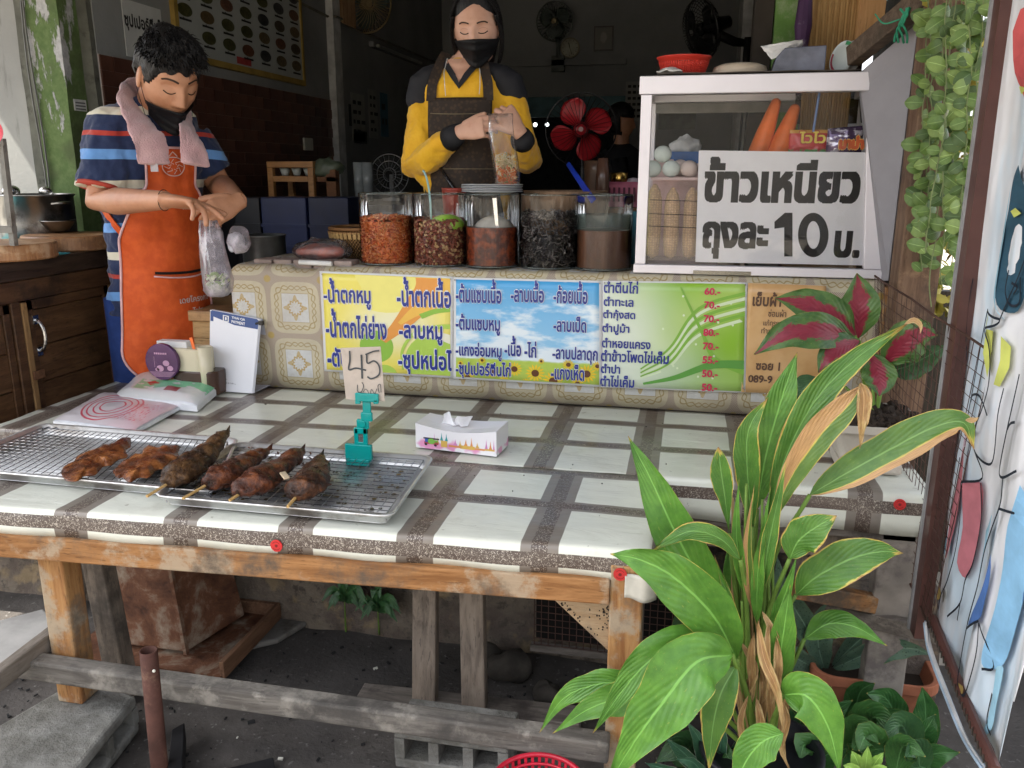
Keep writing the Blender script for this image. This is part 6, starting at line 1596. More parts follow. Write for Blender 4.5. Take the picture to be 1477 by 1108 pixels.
b = MB(); b.add([qp(0.01,.865),qp(.99,.865),qp(.99,.985),qp(.95,1.0),qp(.05,1.0),qp(.01,.985)],[tuple(range(6))]); part('header',b,flat('header_navy',(.015,.05,.20)),t)
b = MB(); 
ox_ = qp(.45,.872,.0009); uu = (q[1] - q[0]).normalized(); ww = (q[0] - q[3]).normalized()
text_on(b,"THAI QR",ox_,uu,ww,.0,.050,.018,.027,.03,14); text_on(b,"PAYMENT",ox_,uu,ww,.0,.050,.004,.014,.03,14)
o2 = qp(.27,.872,.0009)
for (x0,x1,z0,z1) in ((0,.022,.004,.007),(0,.004,.004,.026),(.018,.022,.004,.026),(.0,.022,.023,.026),(.008,.014,.010,.020)): b.add([o2 + uu*x0 + ww*z0,o2 + uu*x1 + ww*z0,o2 + uu*x1 + ww*z1,o2 + uu*x0 + ww*z1],[(0,1,2,3)])
part('header_text',b,wht,t)
b = MB()
for k in range(3):
    x_ = .2 + .03 * k
    while x_ < .78 - .03 * k: w_ = random.uniform(.02,.06); b.add([qp(x_,.20 - .05*k),qp(x_ + w_,.20 - .05*k),qp(x_ + w_,.218 - .05*k),qp(x_,.218 - .05*k)],[(0,1,2,3)]); x_ += w_ + .015
part('small_print',b,flat('print_faint',(.42,.42,.44)),t)
b = MB(); p = q[1] + V((0,-.002,-.01)); b.tube([p + V((-.012,-.004,-.004)),p + V((.004,0,0))],.004,8); b.box(p + V((.0,-.006,-.008)),p + V((.014,.008,.006))); part('binder_clip',b,M('black_gloss'),t)
p = atz(305,548,ZT2 + .02); b = MB(); b.tube(bez([p + V((-.02,0,0)),p + V((-.01,0,.01)),p + V((.008,0,.006)),p + V((.012,0,-.004))],8),.003,6); solo('metal_clip',b,steel,'small silver clip at the foot of the payment stand','clip')
# crumbs on the cloth
b = MB()
for k in range(26):
    x_, y_ = random.uniform(-1.3,.0), random.uniform(1.6,2.5); b.ball((x_,y_,ZT2 + .0005),random.uniform(.0008,.002),3)
b.ball(atz(383,583,ZT2),.0045,4,sq=(1,.7,.4))
solo('crumbs',b,M('crumb_dark',(.04,.03,.02),.7),'dark crumbs scattered over the tablecloths','crumbs',kind='stuff')
# ================================================================ people
def lerp_tab(tab,z):
    if z <= tab[0][0]: return tab[0][1:]
    for a, b in zip(tab,tab[1:]):
        if z <= b[0]:
            k = (z - a[0]) / (b[0] - a[0]); k = k * k * (3 - 2*k); return tuple(p + (q - p)*k for p,q in zip(a[1:],b[1:]))
    return tab[-1][1:]
class Frame:
    def __init__(s,o,x,y,z,k=1.0): s.o, s.x, s.y, s.z, s.k = V(o), V(x).normalized(), V(y).normalized(), V(z).normalized(), k
    def __call__(s,x,y,z): return s.o + (s.x*x + s.y*y + s.z*z) * s.k
RX, RY, RZ = .073, .092, .118
gs = lambda x, s_: math.exp(-(x/s_) ** 2)
def feat(x,z,male=False):
    ax = abs(x); d = 0
    nz = max(0,min(1,(.022 - z)/.055)) if z > -.034 else max(0,1 - (-.034 - z)/.010)
    d += .024 * nz * gs(x,.0095 + .006*max(0,min(1,(.01 - z)/.05)))
    d += .006 * gs(ax - .013,.006) * gs(z + .033,.007)
    d -= .0135 * gs(ax - .030,.016) * gs(z - .011,.014)
    d += .0075 * gs(ax - .031,.0115) * gs(z - .005,.0085)
    d += .0045 * gs(z - .033,.009) * gs(ax - .024,.026)
    d += .005 * gs(ax - .043,.018) * gs(z + .022,.02)
    d += .006 * gs(x,.02) * gs(z + .062,.010) - .003 * gs(x,.02) * gs(z + .065,.003)
    d += .007 * gs(x,.018) * gs(z + .098,.014)
    return d
def hs_(nx,ny,nz):
    x, y, z = RX * nx, RY * ny, RZ * nz
    if z < 0:
        t = -z / RZ; x *= 1 - .34 * t ** 1.6
        y *= (1 - .06*t) if ny > 0 else (1 - .42*t ** 1.2)
    if ny < 0: y *= 1.10
    if ny > 0: y = y * .94 + feat(x,z) * min(1,ny*2.2)
    return V((x,y,z))
def head_mesh(mb,fr,n=56):
    rings = []
    for i in range(n + 1):
        t = PI * max(.004,min(.996,i/n))
        rings.append([fr(*hs_(math.sin(t)*math.cos(2*PI*k/(2*n)),math.sin(t)*math.sin(2*PI*k/(2*n)),-math.cos(t))) for k in range(2*n)])
    mb.loft(rings)
    for s_ in (-1,1):
        mb.ball(fr(s_*.0755,-.008,-.004),.019*fr.k,10,sq=(.42,.85,1.6),rot=Matrix((fr.x,fr.y,fr.z)).transposed() @ Matrix.Rotation(s_*-.25,3,'Z'))
def yf(x,z):
    t = max(0,-z/RZ); rx = RX * (1 - .34*t ** 1.6) if z < 0 else RX
    return RY * .94 * (1 - .06*t) * math.sqrt(max(.0,1 - (x/rx) ** 2 - (z/RZ) ** 2)) + feat(x,z)
def mask(fr,ztop,zside,zbot,zsb,out=.006):
    b = MB()
    def fn(u,v):
        a = (u*2 - 1) * 1.38; s_ = abs(math.sin(a)); zt = ztop + (zside - ztop) * s_ ** 1.6; zb_ = zbot + (zsb - zbot) * s_ ** 2
        z = zb_ + (zt - zb_) * v; zz = max(z,-RZ*.93); t = max(0,-zz/RZ); rr = math.sqrt(1 - (zz/RZ) ** 2)
        rx = RX * (1 - .27*t ** 1.8) * max(rr,.74) + out; ry = (RY*.94*(1 - .04*t)) * max(rr,.76) + out
        tent = .020 * gs(math.sin(a),.34) * (.25 + .75*math.sin(PI*min(1,v*.72 + .12))) + .002 * math.sin(v*PI*7) * (1 - s_)
        return fr(rx*math.sin(a),ry*math.cos(a) + tent,z)
    b.grid(fn,40,22); return b
def hand(mb,w,d,n,s_,curls=(.5,.5,.5,.6),spread=.05,k=1.0,thumb=(.7,.7,.15),tb=.35,bend=(1,1,.8),fl=(1,1,1,1)):
    w = V(w); d = V(d).normalized(); n = V(n); n = (n - d*n.dot(d)).normalized(); s0 = V(s_); s0 = (s0 - d*s0.dot(d) - n*s0.dot(n)).normalized()
    mb.tube([w - d*.012*k,w + d*.02*k,w + d*.05*k,w + d*.08*k,w + d*.094*k],[.019*k,.018*k,.0165*k,.014*k,.011*k],18,ry=[.026*k,.031*k,.039*k,.041*k,.038*k],ref=n)
    for i in range(4):
        L = (.070,.079,.073,.057)[i] * k * fl[i]; p = w + d * (.082,.088,.085,.076)[i] * k + s0 * (.030 - .0203*i) * k; sp = (1.5 - i) * spread
        dd = (d + s0*sp).normalized(); a = 0; pts = [p - dd*.012*k,p]
        for q, f in enumerate((.45,.30,.25)):
            a += curls[i] * bend[q]; p = p + (dd*math.cos(a) + n*math.sin(a)) * L * f; pts.append(p)
        r = (.0092,.0095,.009,.0078)[i] * k
        P2 = spl(pts,3); mb.tube(P2,[r*(1.08 - .30*j/(len(P2) - 1)) for j in range(len(P2))],12,round_ends=True)
    p = w + d * .025 * k + s0 * .022 * k; t0 = (s0*thumb[0] + d*thumb[1] + n*thumb[2]).normalized(); q = p + t0 * .045 * k
    t1 = (t0 + d*tb + n*tb*.6).normalized(); mb.tube([p,p.lerp(q,.5),q,q + t1*.017*k,q + t1*.031*k],[.0155*k,.0135*k,.0115*k,.0108*k,.009*k],12,round_ends=True)
def skin(name,c,c2):
    g = G(name); n1 = g.noise(sc=14,det=5,ro=.65); n2 = g.noise(sc=160,det=3)
    c_ = g.mix(g.ss(n1,.3,.7),c,c2); c_ = g.mix(g.ss(g.noise(sc=38,det=3),.55,.75)*.35,c_,(c[0]*.85,c[1]*.62,c[2]*.6))
    return g.done(c_,g.ss(n1,.2,.8)*.2 + .36,bump=n2,bs=.12,bd=.001,sss=.08)
class Torso:
    def __init__(s,o,a,tab,lean=0.0,z0=1.0): 
        s.o = V(o); s.L = V((math.cos(a),math.sin(a),0)); s.F = V((math.sin(a),-math.cos(a),0)); s.tab = tab; s.lean = lean; s.z0 = z0
    def c(s,z): return V((s.o.x,s.o.y,0)) + s.F * s.lean * (z - s.z0) + V((0,0,z))
    def pt(s,ang,z,off=0):
        rx, ry = lerp_tab(s.tab,z); return s.c(z) + s.L * (rx + off) * math.sin(ang) + s.F * (ry + off) * math.cos(ang)
    def front(s,x,z,off=0):
        rx, ry = lerp_tab(s.tab,z); r = max(-.999,min(.999,x/(rx + off))); return s.c(z) + s.L * x + s.F * (ry + off) * math.sqrt(1 - r*r)
    def loft(s,mb,z0,z1,off=0,n=26,m=40):
        mb.loft([[s.pt(2*PI*k/m,z0 + (z1 - z0)*i/n,off) for k in range(m)] for i in range(n + 1)])
hairm = None
def hair_mat(name,c):
    g = G(name); x, y, z = g.sep(g.co()); n_ = g.noise(g.vm(g.co(),(90,90,14)),2,4,.6)
    return g.done(g.mix(g.ss(n_,.4,.7),c,tuple(q*1.6 + .001 for q in c)),.42,bump=n_,bs=.9,bd=.004,spec=.25)
def hair_cap(fr,inside,off,n=44,seed=0,rough=.004):
    b = MB(); vs = []; keep = []
    for i in range(n + 1):
        t = PI * max(.004,min(.996,i/n))
        for k in range(2*n):
            nx, ny, nz = math.sin(t) * math.cos(PI*k/n), math.sin(t) * math.sin(PI*k/n), -math.cos(t); q = hs_(nx,ny,nz)
            if ny > 0: q.y -= feat(q.x,q.z) * min(1,ny*2.2)
            e = inside(q.x,q.y,q.z); o_ = max(-.45,min(1,e*30)) * off(q) + rough * ns((q.x,q.y,q.z),45,seed) * (1 if e > 0 else 0)
            vs.append(fr(*(q + V((nx*.9,ny,nz)).normalized()*o_))); keep.append(e > -.02)
    fs = [(i*2*n + j,i*2*n + (j + 1) % (2*n),(i + 1)*2*n + (j + 1) % (2*n),(i + 1)*2*n + j) for i in range(n) for j in range(2*n)]
    b.add(vs,[f for f in fs if all(keep[q] for q in f)]); return b
def brow(b,fr,s_,pts,wd):
    P_ = [fr(s_*x,yf(x,z) + .0016,z) for x,z in pts]; P_ = spl(P_,4)
    stroke(b,P_,wd*fr.k,fr.y)

# ------------------------------------------------ the woman
t = thing('person','woman in yellow long-sleeved shirt and black mask filling a clear bag behind the jars','person',(-.79,2.99,FL))
skinW = skin('skin_warm',(.50,.275,.19),(.58,.34,.245))
hx = aty(686,42,2.93); FW = Frame((hx.x - .002,2.95,1.822),(1,.12,.02),(.12,-1,-.30),(0,-.30,1),1.02)
FW = Frame(FW.o,FW.y.cross(FW.z),FW.y,FW.x.cross(FW.y) if False else FW.z - FW.y*FW.z.dot(FW.y),1.02)
TW = Torso((-.795,3.0,0),.06,[(.76,.185,.135),(1.01,.18,.13),(1.18,.155,.115),(1.36,.160,.118),(1.51,.175,.122),(1.62,.172,.108),(1.66,.152,.092),(1.70,.105,.075),(1.735,.065,.058)])
sw1, sw2 = TW.c(1.638) - TW.L * .142, TW.c(1.638) + TW.L * .142
w1, w2 = aty(662,192,2.76), aty(752,196,2.80)
e1, e2 = aty(598,236,2.90), aty(762,232,2.97)
b = MB(); head_mesh(b,FW); TW.loft(b,1.2,1.70,-.034)
b.tube([TW.c(1.66) + TW.F*.0,TW.c(1.71) + TW.F*.008,FW(0,-.02,-.07),FW(0,-.01,-.02)],[.076,.056,.053,.052],24)
for a, e, w_ in ((sw1,e1,w1),(sw2,e2,w2)): b.tube([a,a.lerp(e,.5),e,e.lerp(w_,.3),e.lerp(w_,.7),w_],[.045,.042,.036,.036,.029,.024],18)
hand(b,w1 + (w1 - e1).normalized()*.006,(.95,-.12,.20),(.1,.9,-.2),(-.2,.1,1),(.42,.55,.62,.7),.02,.92,thumb=(.35,.85,.1),tb=.5)
hand(b,w2 + V((-.004,-.01,.01)),(-.52,-.28,.72),(-.35,.75,-.1),(-.75,-.1,-.4),(.95,1.0,1.05,1.1),.02,.92,thumb=(.5,.75,.3),tb=.5)
body = part('body',b,skinW,t,smooth=True,remesh=.0028,smoothmod=2)
g = G('yellow_jersey'); n_ = g.noise(sc=7,det=4); n2 = g.noise(sc=55,det=3)
yel = g.done(g.mix(g.ss(n_,.3,.7),(.72,.38,.016),(.82,.48,.03)),.62,bump=n_ + n2*.05,bs=.6,bd=.03,sheen=.2)
b = MB(); TW.loft(b,.95,1.728,0)
for a, e, w_ in ((sw1,e1,w1),(sw2,e2,w2)):
    q = w_.lerp(e,.16)
    b.tube([a + V((0,0,.004)),a.lerp(e,.25),a.lerp(e,.6),e + V((0,0,-.012)),e.lerp(q,.35) + V((0,0,-.012)),e.lerp(q,.8),q],[.050,.056,.053,.050,.048,.040,.033],26)
b.tube([e1 + V((.02,-.0,-.03)),e1 + V((.06,.0,-.075)),e1 + V((.055,0,-.10))],[.035,.02,.008],12)
b.v = [q + V((ns(q,14,1),ns(q,14,2),ns(q,14,3)))*.012 + V((ns((q.x*12,q.y*12,q.z*44),1,4),ns((q.x*12,q.y*12,q.z*44),1,6),0))*.010 for q in b.v]
part('shirt',b,yel,t,smooth=True,remesh=.0065,smoothmod=2,disp=[(.012,.05,2),(.003,.014,1)])
blackc = M('black_knit',(.018,.018,.021),.7,var=.3,sc=9)
for w_, e in ((w1,e1),(w2,e2)):
    b = MB(); q = w_.lerp(e,.20); b.tube([q,w_.lerp(e,.10),w_ + (w_ - e).normalized()*.004],[.041,.038,.031],24); part('cuff',b,blackc,t,smooth=True,disp=[(.006,.02)])
for s_ in (-1,1):      # dark shoulder yokes
    b = MB(); q = (sw1,sw2)[s_ > 0]; b.tube([TW.c(1.708) + TW.L*s_*.055,TW.c(1.690) + TW.L*s_*.085,TW.c(1.670) + TW.L*s_*.12,q + V((s_*.006,-.002,.004)),q.lerp((e1,e2)[s_ > 0],.2) + V((s_*.012,-.004,.012))],[.020,.034,.048,.060,.052],24,ry=[.045,.062,.070,.070,.054],ref=(0,0,1),round_ends=True); part('shoulder_yoke',b,blackc,t,smooth=True,remesh=.006,smoothmod=3)
# neck opening with its dark V band
b = MB(); vz = 1.635
def vn(u,v):
    x = (u - .5) * .120 * (1 - v); z = 1.725 + (vz - 1.725) * v; return TW.front(x,z,.010 + .002)
b.grid(vn,12,14); part('chest',b,skinW,t,smooth=True)
b = MB(); stroke(b,[TW.front(x,z,.016) for x,z in [(-.066,1.728),(-.048,1.70),(-.024,1.668),(0,vz - .002),(.024,1.668),(.048,1.70),(.066,1.728)]],.020,-TW.F*-1); part('collar',b,blackc,t,solid=.003)
b = MB(); b.tube([TW.front(x,z,.019) for x,z in ((-.050,1.728),(-.056,1.68),(-.05,1.64),(-.045,1.60))],.0013,5); b.tube([TW.front(x,z,.019) for x,z in ((.055,1.728),(.068,1.68),(.072,1.63),(.07,1.605))],.0013,5); part('mask_cord',b,M('cord_white',(.6,.6,.58),.5),t)
g = G('apron_black'); n_ = g.vor(sc=70); nn_ = g.noise(sc=6,det=4)
apm = g.done(g.mix(g.ss(n_,.25,.5)*.6,(.055,.035,.022),(.014,.013,.014)),.7,bump=nn_,bs=.5,bd=.02)
b = MB()
b.grid(lambda u,v: TW.front((u - .5)*2*(.112 if v > .8 else .112 + .045*min(1,(.8 - v)*3)),.74 + (1.595 - .74)*v,.016 + .006*(1 - v) + .004*ns((u*6,v*9,3),1)),28,60)
ap = part('apron',b,apm,t,smooth=True,solid=.003)
b = MB(); stroke(b,[TW.front(x,1.55 - .01*math.cos(x*9),.024) for x in [-.1 + .02*k for k in range(11)]],.0025,TW.F); stroke(b,[TW.front(x,1.36,.026) for x in [-.06 + .02*k for k in range(10)]],.0022,TW.F); part('stitching',b,M('thread',(.16,.13,.08),.7),ap)
for s_ in (-1,1):
    b = MB(); pts = [(s_*.100,1.585),(s_*.096,1.64),(s_*.085,1.68),(s_*.074,1.715)]; P_ = [TW.front(x,z,.019) for x,z in pts] + [TW.front(s_*.062,1.725,0) + V((0,0,.025))]
    stroke(b,spl(P_,5),.034,TW.F); part('apron_strap',b,apm,t,solid=.003)
part('face_mask',mask(FW,-.018,-.030,-.112,-.078),M('mask_black',(.006,.006,.007),.55,bsc=180,bs=.2),t,smooth=True,solid=.001)
b = MB()
for s_ in (-1,1): b.tube([FW(s_*.072,.03,-.034),FW(s_*.079,.012,-.012),FW(s_*.080,-.002,.012)],.0011,5)
part('ear_loop',b,M('mask_black'),t)
hm = hair_mat('hair_black',(.007,.006,.006))
def inW(x,y,z):
    if y > .0: return max(z - (.084 - .42*abs(x + .006) - 3.5*x*x),(abs(x) - .066)*1.0 - (0 if z > -.0 else .06) if y < .035 else -1)
    return min(.03,z + .10) if abs(x) < .072 else (min(.03,z + .105) if y < -.014 or z > .034 else -.02)
part('hair',hair_cap(FW,inW,lambda q: .009 + .006*max(0,q.z/.1),seed=2,rough=.002),hm,t,smooth=True,solid=.004)
b = MB()
for s_ in (-1,1):
    pts = [FW(s_*.070,.028,.045),FW(s_*.080,.012,.012),FW(s_*.083,-.004,-.03),FW(s_*.078,-.018,-.075),FW(s_*.066,-.03,-.115)]
    P_ = spl(pts,5)
    for k in range(11): b.tube([p + FW.x*(.0035*math.sin(k*2.1))*(1) + FW.y*(-.022 + .004*k) for p in P_],[.003,.0036] + [.0038]*(len(P_) - 3) + [.002],7)
for k in range(420):
    s_ = random.choice((-1,1)); y0 = random.uniform(-.75,.62); dy = random.uniform(.25,.6); en = random.uniform(1.2,1.62); of = random.uniform(.011,.017); pts = []
    for j in range(7):
        a_ = .05 + (en - .05) * j / 6; n_ = V((s_*math.sin(a_),y0 - dy*(j/6) ** 1.5,math.cos(a_))).normalized(); q = hs_(*n_); pts.append(FW(*(q + n_*(of + (.001*ns((k,j,0),1)))))) 
        if n_.y > 0: pts[-1] = pts[-1] - FW.y * feat(q.x,q.z)
    b.tube(pts,[.0009]*6 + [.0004],3)
b.tube([FW(0,-.07,-.02),FW(0,-.075,-.07),FW(0,-.065,-.13),FW(0.01,-.06,-.17)],[.05,.048,.03,.012],18,ry=[.065,.06,.04,.015],ref=FW.y)
part('hair_lock',b,hm,t,smooth=True)
b = MB(); 
for s_ in (-1,1):
    brow(b,FW,s_,[(.013,.0265),(.024,.0300),(.037,.0300),(.047,.0245)],.0046)
part('eyebrow',b,M('brow_dark',(.05,.03,.022),.7),t)
b = MB()
for s_ in (-1,1): brow(b,FW,s_,[(.016,-.0015),(.025,-.0045),(.036,-.0042),(.046,.0005)],.0034)
part('eyelash',b,M('lash',(.02,.013,.01),.6),t)
b = MB()
for s_ in (-1,1): brow(b,FW,s_,[(.019,.009),(.028,.0115),(.038,.0105),(.045,.006)],.0010)
part('eyelid_crease',b,M('crease',(.34,.18,.125),.7),t)
b = MB(); b.loft([[TW.c(z) + V((0,.0,0)) + TW.L*rx*math.cos(2*PI*k/24) + TW.F*ry*math.sin(2*PI*k/24) for k in range(24)] for z,rx,ry in ((.3,.15,.10),(.7,.17,.12),(.97,.172,.122))]); part('skirt',b,blackc,t,smooth=True)

# the clear bag with noodles in her hands
def bagf(t_,c0,rings_,mat,name='bag_film',n=28,amp=.004,seed=0,fine=.002):
    b = MB(); R_ = []
    for (p,rx,ry) in rings_:
        R_.append([V(p) + V((rx*math.cos(2*PI*k/n) + amp*ns((k*.9,p[2]*40,seed),1),ry*math.sin(2*PI*k/n) + amp*ns((k*.9,p[2]*40,seed + 2),1),fine*ns((k,p[2]*60,seed + 5),1))) for k in range(n)])
    b.loft(R_,caps=True); return part(name,b,mat,t_,smooth=True)
yb = 2.73; q = [aty(727,y_,yb) for y_ in (163,180,200,225,250,262,270)]
q = [aty(x_,y_,yb) for x_,y_ in ((722,164),(722,180),(724,200),(728,225),(731,248),(732,262),(732,268))]
t = thing('noodle_bag','clear plastic bag of pale noodles and orange shreds held by the woman','bag',q[-1])
clearb = thinglass('held_bag',(.985,.985,.985),.5,.1,.06,(.7,.7,.72),ribs=.5)
rr = [(.038,.006),(.040,.016),(.042,.024),(.043,.03),(.043,.032),(.042,.03),(.038,.02)]
bagf(t,None,[(p,a,c) for p,(a,c) in zip(q,rr)],clearb,amp=.005)
b = MB(); random.seed(9)
for k in range(420):
    v = random.random() ** .8; p = q[2].lerp(q[6],.18 + .8*v) if False else q[3].lerp(q[6],v); a = random.uniform(0,2*PI); rr_ = .033 * math.sqrt(random.random()); p = p + V((rr_*math.cos(a),.7*rr_*math.sin(a),.012*(1 - v)*random.random()))
    d = V((random.gauss(0,1),random.gauss(0,.6),random.gauss(0,.8))).normalized(); e = V((random.gauss(0,1),random.gauss(0,1),random.gauss(0,1))) * .004; l_ = random.uniform(.008,.02)
    cl = [p - d*l_*.5,p - d*l_*.2 + e,p + d*l_*.2 + e,p + d*l_*.5]
    cl = [V((max(q[5].x - .037,min(q[5].x + .036,c.x)),c.y,c.z)) for c in cl]
    b.tube(cl,random.uniform(.0008,.0016),4,(1 if v > .42 and random.random() < .8 else 0) if random.random() < .93 else 2)
part('noodles',b,[M('noodle_pale',(.60,.48,.28),.4),M('shred_orange',(.60,.15,.03),.4),M('shred_green',(.2,.28,.08),.4)],t,kind='stuff')

# ------------------------------------------------ the man
k_ = 1.13
to = aty(214,300,2.64)
t = thing('person','young man in a striped polo shirt and orange apron packing a bag at the left','person',(to.x,2.64,FL))
skinM = skin('skin_tan',(.40,.185,.10),(.50,.25,.145))
hc = aty(243,113,2.52); yw = R(58)
fw = V((math.sin(yw),-math.cos(yw),-.62)).normalized(); rt = V((math.cos(yw),math.sin(yw),.04)); rt = (rt - fw*rt.dot(fw)).normalized(); up = fw.cross(rt)
FM = Frame(hc,rt,fw,up,k_*1.03)
TM = Torso((to.x,2.64,0),R(62),[(.60,.165,.135),(.90,.165,.13),(1.05,.155,.125),(1.22,.165,.128),(1.36,.185,.130),(1.46,.19,.118),(1.52,.17,.105),(1.56,.12,.085),(1.59,.075,.065)],lean=.12,z0=1.0)
s1 = aty(160,178,2.50); s2 = TM.c(1.46) + TM.L * .15
e1, w1 = aty(142,291,2.42), aty(240,289,2.27)
e2, w2 = aty(316,266,2.80), aty(344,290,2.55)
b = MB(); head_mesh(b,FM); TM.loft(b,1.1,1.55,-.034)
nk = TM.c(1.50) + TM.F * .0
b.tube([nk,nk.lerp(FM(0,-.03,-.06),.5),FM(0,-.035,-.05),FM(0,-.03,0)],[.085,.062,.060,.058],24)
b.tube([s1,s1.lerp(e1,.5),e1,e1.lerp(w1,.3),e1.lerp(w1,.7),w1],[.05,.047,.040,.043,.034,.027],22)
b.tube([s2,s2.lerp(e2,.5),e2,e2.lerp(w2,.3),w2],[.055,.05,.042,.042,.028],20)
hand(b,w1,(.97,.02,-.10),(.1,-.25,-.95),(.05,.95,-.25),(.10,.22,.50,.62),.07,1.12,thumb=(.62,.75,-.15),tb=.3,bend=(1,1,.7))
hand(b,w2,(-.38,-.72,-.30),(-.7,.3,-.5),(-.3,-.3,.8),(.55,.75,.85,.9),.03,1.08,thumb=(.5,.8,.2),tb=.4)
part('body',b,skinM,t,smooth=True,remesh=.003,smoothmod=2)
g = G('polo_stripes'); x, y, z = g.sep(g.co()); wob = (g.noise(sc=4,det=2) - .5) * .05
# repeat: cream, navy, sky, navy, red, navy
zz = g.m('FRACT',(z - 1.035 + wob*.5 + FL)/.235); 
def bnd(lo,hi): return g.ss(zz,lo - .006,lo) * g.ss(zz,hi + .006,hi)
nav = g.mix(g.noise(sc=80),(.012,.022,.065),(.022,.036,.095))
c_ = g.mix(bnd(.10,.21),nav,(.62,.58,.45)); c_ = g.mix(bnd(.50,.63),c_,(.13,.30,.62)); c_ = g.mix(bnd(.82,.88),c_,(.42,.045,.03))
pol = g.done(c_,.75,bump=g.noise(sc=8,det=3) + g.noise(sc=300)*.04,bs=.6,bd=.02,sheen=.2)
b = MB(); TM.loft(b,.86,1.585,0)
q = s1.lerp(e1,.84); b.tube([s1.lerp(nk,.45) + V((0,0,.005)),s1 + V((0,0,-.005)),s1.lerp(e1,.3),s1.lerp(e1,.6),q],[.066,.072,.074,.074,.071],30)
q = s2.lerp(e2,.75); b.tube([s2,s2.lerp(e2,.4),q],[.07,.075,.072],26)
b.v = [q + V((ns(q,12,11),ns(q,12,12),ns(q,12,13)))*.014 + V((ns((q.x*10,q.y*10,q.z*34),1,4),ns((q.x*10,q.y*10,q.z*34),1,6),0))*.009 for q in b.v]
part('polo_shirt',b,pol,t,smooth=True,remesh=.007,smoothmod=2,disp=[(.018,.05,2),(.006,.018,1)])
b = MB(); q = s1.lerp(e1,.80); b.tube([q,s1.lerp(e1,.845)],[.0735,.0725],32); part('sleeve_piping',b,M('piping_red',(.40,.06,.04),.7),t,smooth=True)
org = None
g = G('apron_orange'); n_ = g.noise(sc=5,det=3); n2 = g.noise(sc=30,det=4); org = g.done(g.mix(g.ss(n2,.35,.7),(.56,.085,.018),(.66,.115,.025)),.6,bump=n_ + n2*.1,bs=.6,bd=.03)
def apx(z):      # half width of the apron at height z
    return .082 if z > 1.30 else .082 + (.175 - .082) * min(1,(1.30 - z)/.17) ** .7 if z > 1.13 else .175 - (.05*max(0,(.76 - z)/.10) ** 2)
def apf(u,z,off=.018):
    hw = apx(z); rx, ry = lerp_tab(TM.tab,z); a = (u*2 - 1) * hw / (rx + .01) * 1.02; fl_ = .03 * max(0,(1.0 - z)/.35)
    return TM.pt(a,z,off + fl_ + .006*ns((u*5,z*9,1),1))
b = MB(); b.grid(lambda u,v: apf(u,.665 + (1.425 - .665)*v),40,60); ap = part('apron',b,org,t,smooth=True,solid=.003)
pinkt_ = M('pink_piping',(.66,.42,.42),.6)
b = MB(); b.tube([apf(0,.665 + .76*v/60,.021) for v in range(61)],.0042,8); b.tube([apf(1,.665 + .76*v/60,.021) for v in range(61)],.0042,8); b.tube([apf(u/20,1.425,.021) for u in range(21)],.0042,8); b.tube([apf(u/30,.665,.021) for u in range(31)],.0042,8)
b.tube([apf(.30 + .66*u/20,1.005 - .012*math.sin(PI*u/20),.024) for u in range(21)],.003,6); part('piping',b,pinkt_,ap,smooth=True)
b = MB(); stroke(b,[apf(.31 + .63*u/20,1.016 - .006*math.sin(PI*u/20),.0235) for u in range(21)],.009,TM.F); part('pocket_slot',b,M('slot_black',(.012,.01,.01),.8),ap)
b = MB()
for s_ in (-1,1):
    stroke(b,[TM.pt(s_*1.0 + s_*k*.16,1.145 + .028*k,.010) for k in range(8)],.030,TM.pt(s_*1.6,1.2) - TM.c(1.2))
part('waist_tie',b,org,t,solid=.003)
b = MB()
for s_ in (-1,1): stroke(b,[TM.front(s_*.075,1.42,.018),TM.front(s_*.08,1.48,.014),TM.front(s_*.075,1.53,.01)],.022,TM.F)
part('neck_strap',b,org,t,solid=.003)
# white print on the apron: emblem and two short lines
b = MB(); 
def ep(x,z,off=.026): 
    hw = apx(z); return apf(.5 + x/(2*hw),z,off)
for k in range(24):
    a0, a1 = 2 * PI * k / 24, 2 * PI * (k + 1) / 24
    stroke(b,[ep(.036*math.cos(a0),1.365 + .030*math.sin(a0)),ep(.036*math.cos(a1),1.365 + .030*math.sin(a1))],.003,TM.F)
    if k % 3 == 0: stroke(b,[ep(.030*math.cos(a0),1.365 + .024*math.sin(a0)),ep(.017*math.cos(a0 + .5),1.365 + .013*math.sin(a0 + .5)),ep(.010*math.cos(a0),1.365 + .008*math.sin(a0))],.0022,TM.F)
stroke(b,[ep(-.012,1.397),ep(-.006,1.405),ep(0,1.412),ep(.006,1.405),ep(.012,1.397)],.003,TM.F)
part('emblem',b,M('apron_print',(.62,.5,.46),.7),ap)
b = MB()
def aptext(txt,x0,x1,z0,z1):
    for tq in (text2d(txt,.02,14),):
        xs = [p[0] for t_ in tq for p in t_]; ys = [p[1] for t_ in tq for p in t_]
        for t_ in tq: b.add([ep(x0 + (x1 - x0)*(x - min(xs))/(max(xs) - min(xs)),z0 + (z1 - z0)*(y - min(ys))/(max(ys) - min(ys)),.027) for x,y in t_],[(0,1,2,3)])
aptext("ไปร",.02,.06,1.225,1.245); aptext("เดยโครงการ",.0,.125,.905,.928); aptext("ไปร",.04,.085,.865,.886)
part('lettering',b,M('apron_print'),ap)
b = MB(); b.loft([[TM.c(z) - TM.F*.02 + TM.L*rx*math.cos(2*PI*k/24) + TM.F*ry*math.sin(2*PI*k/24) for k in range(24)] for z,rx,ry in ((FL,.12,.10),(.6,.15,.12),(.92,.17,.13))]); part('trousers',b,M('jeans',(.02,.045,.17),.8),t,smooth=True)
part('face_mask',mask(FM,-.050,-.055,-.128,-.100,.008),M('mask_black'),t,smooth=True,solid=.001)
b = MB()
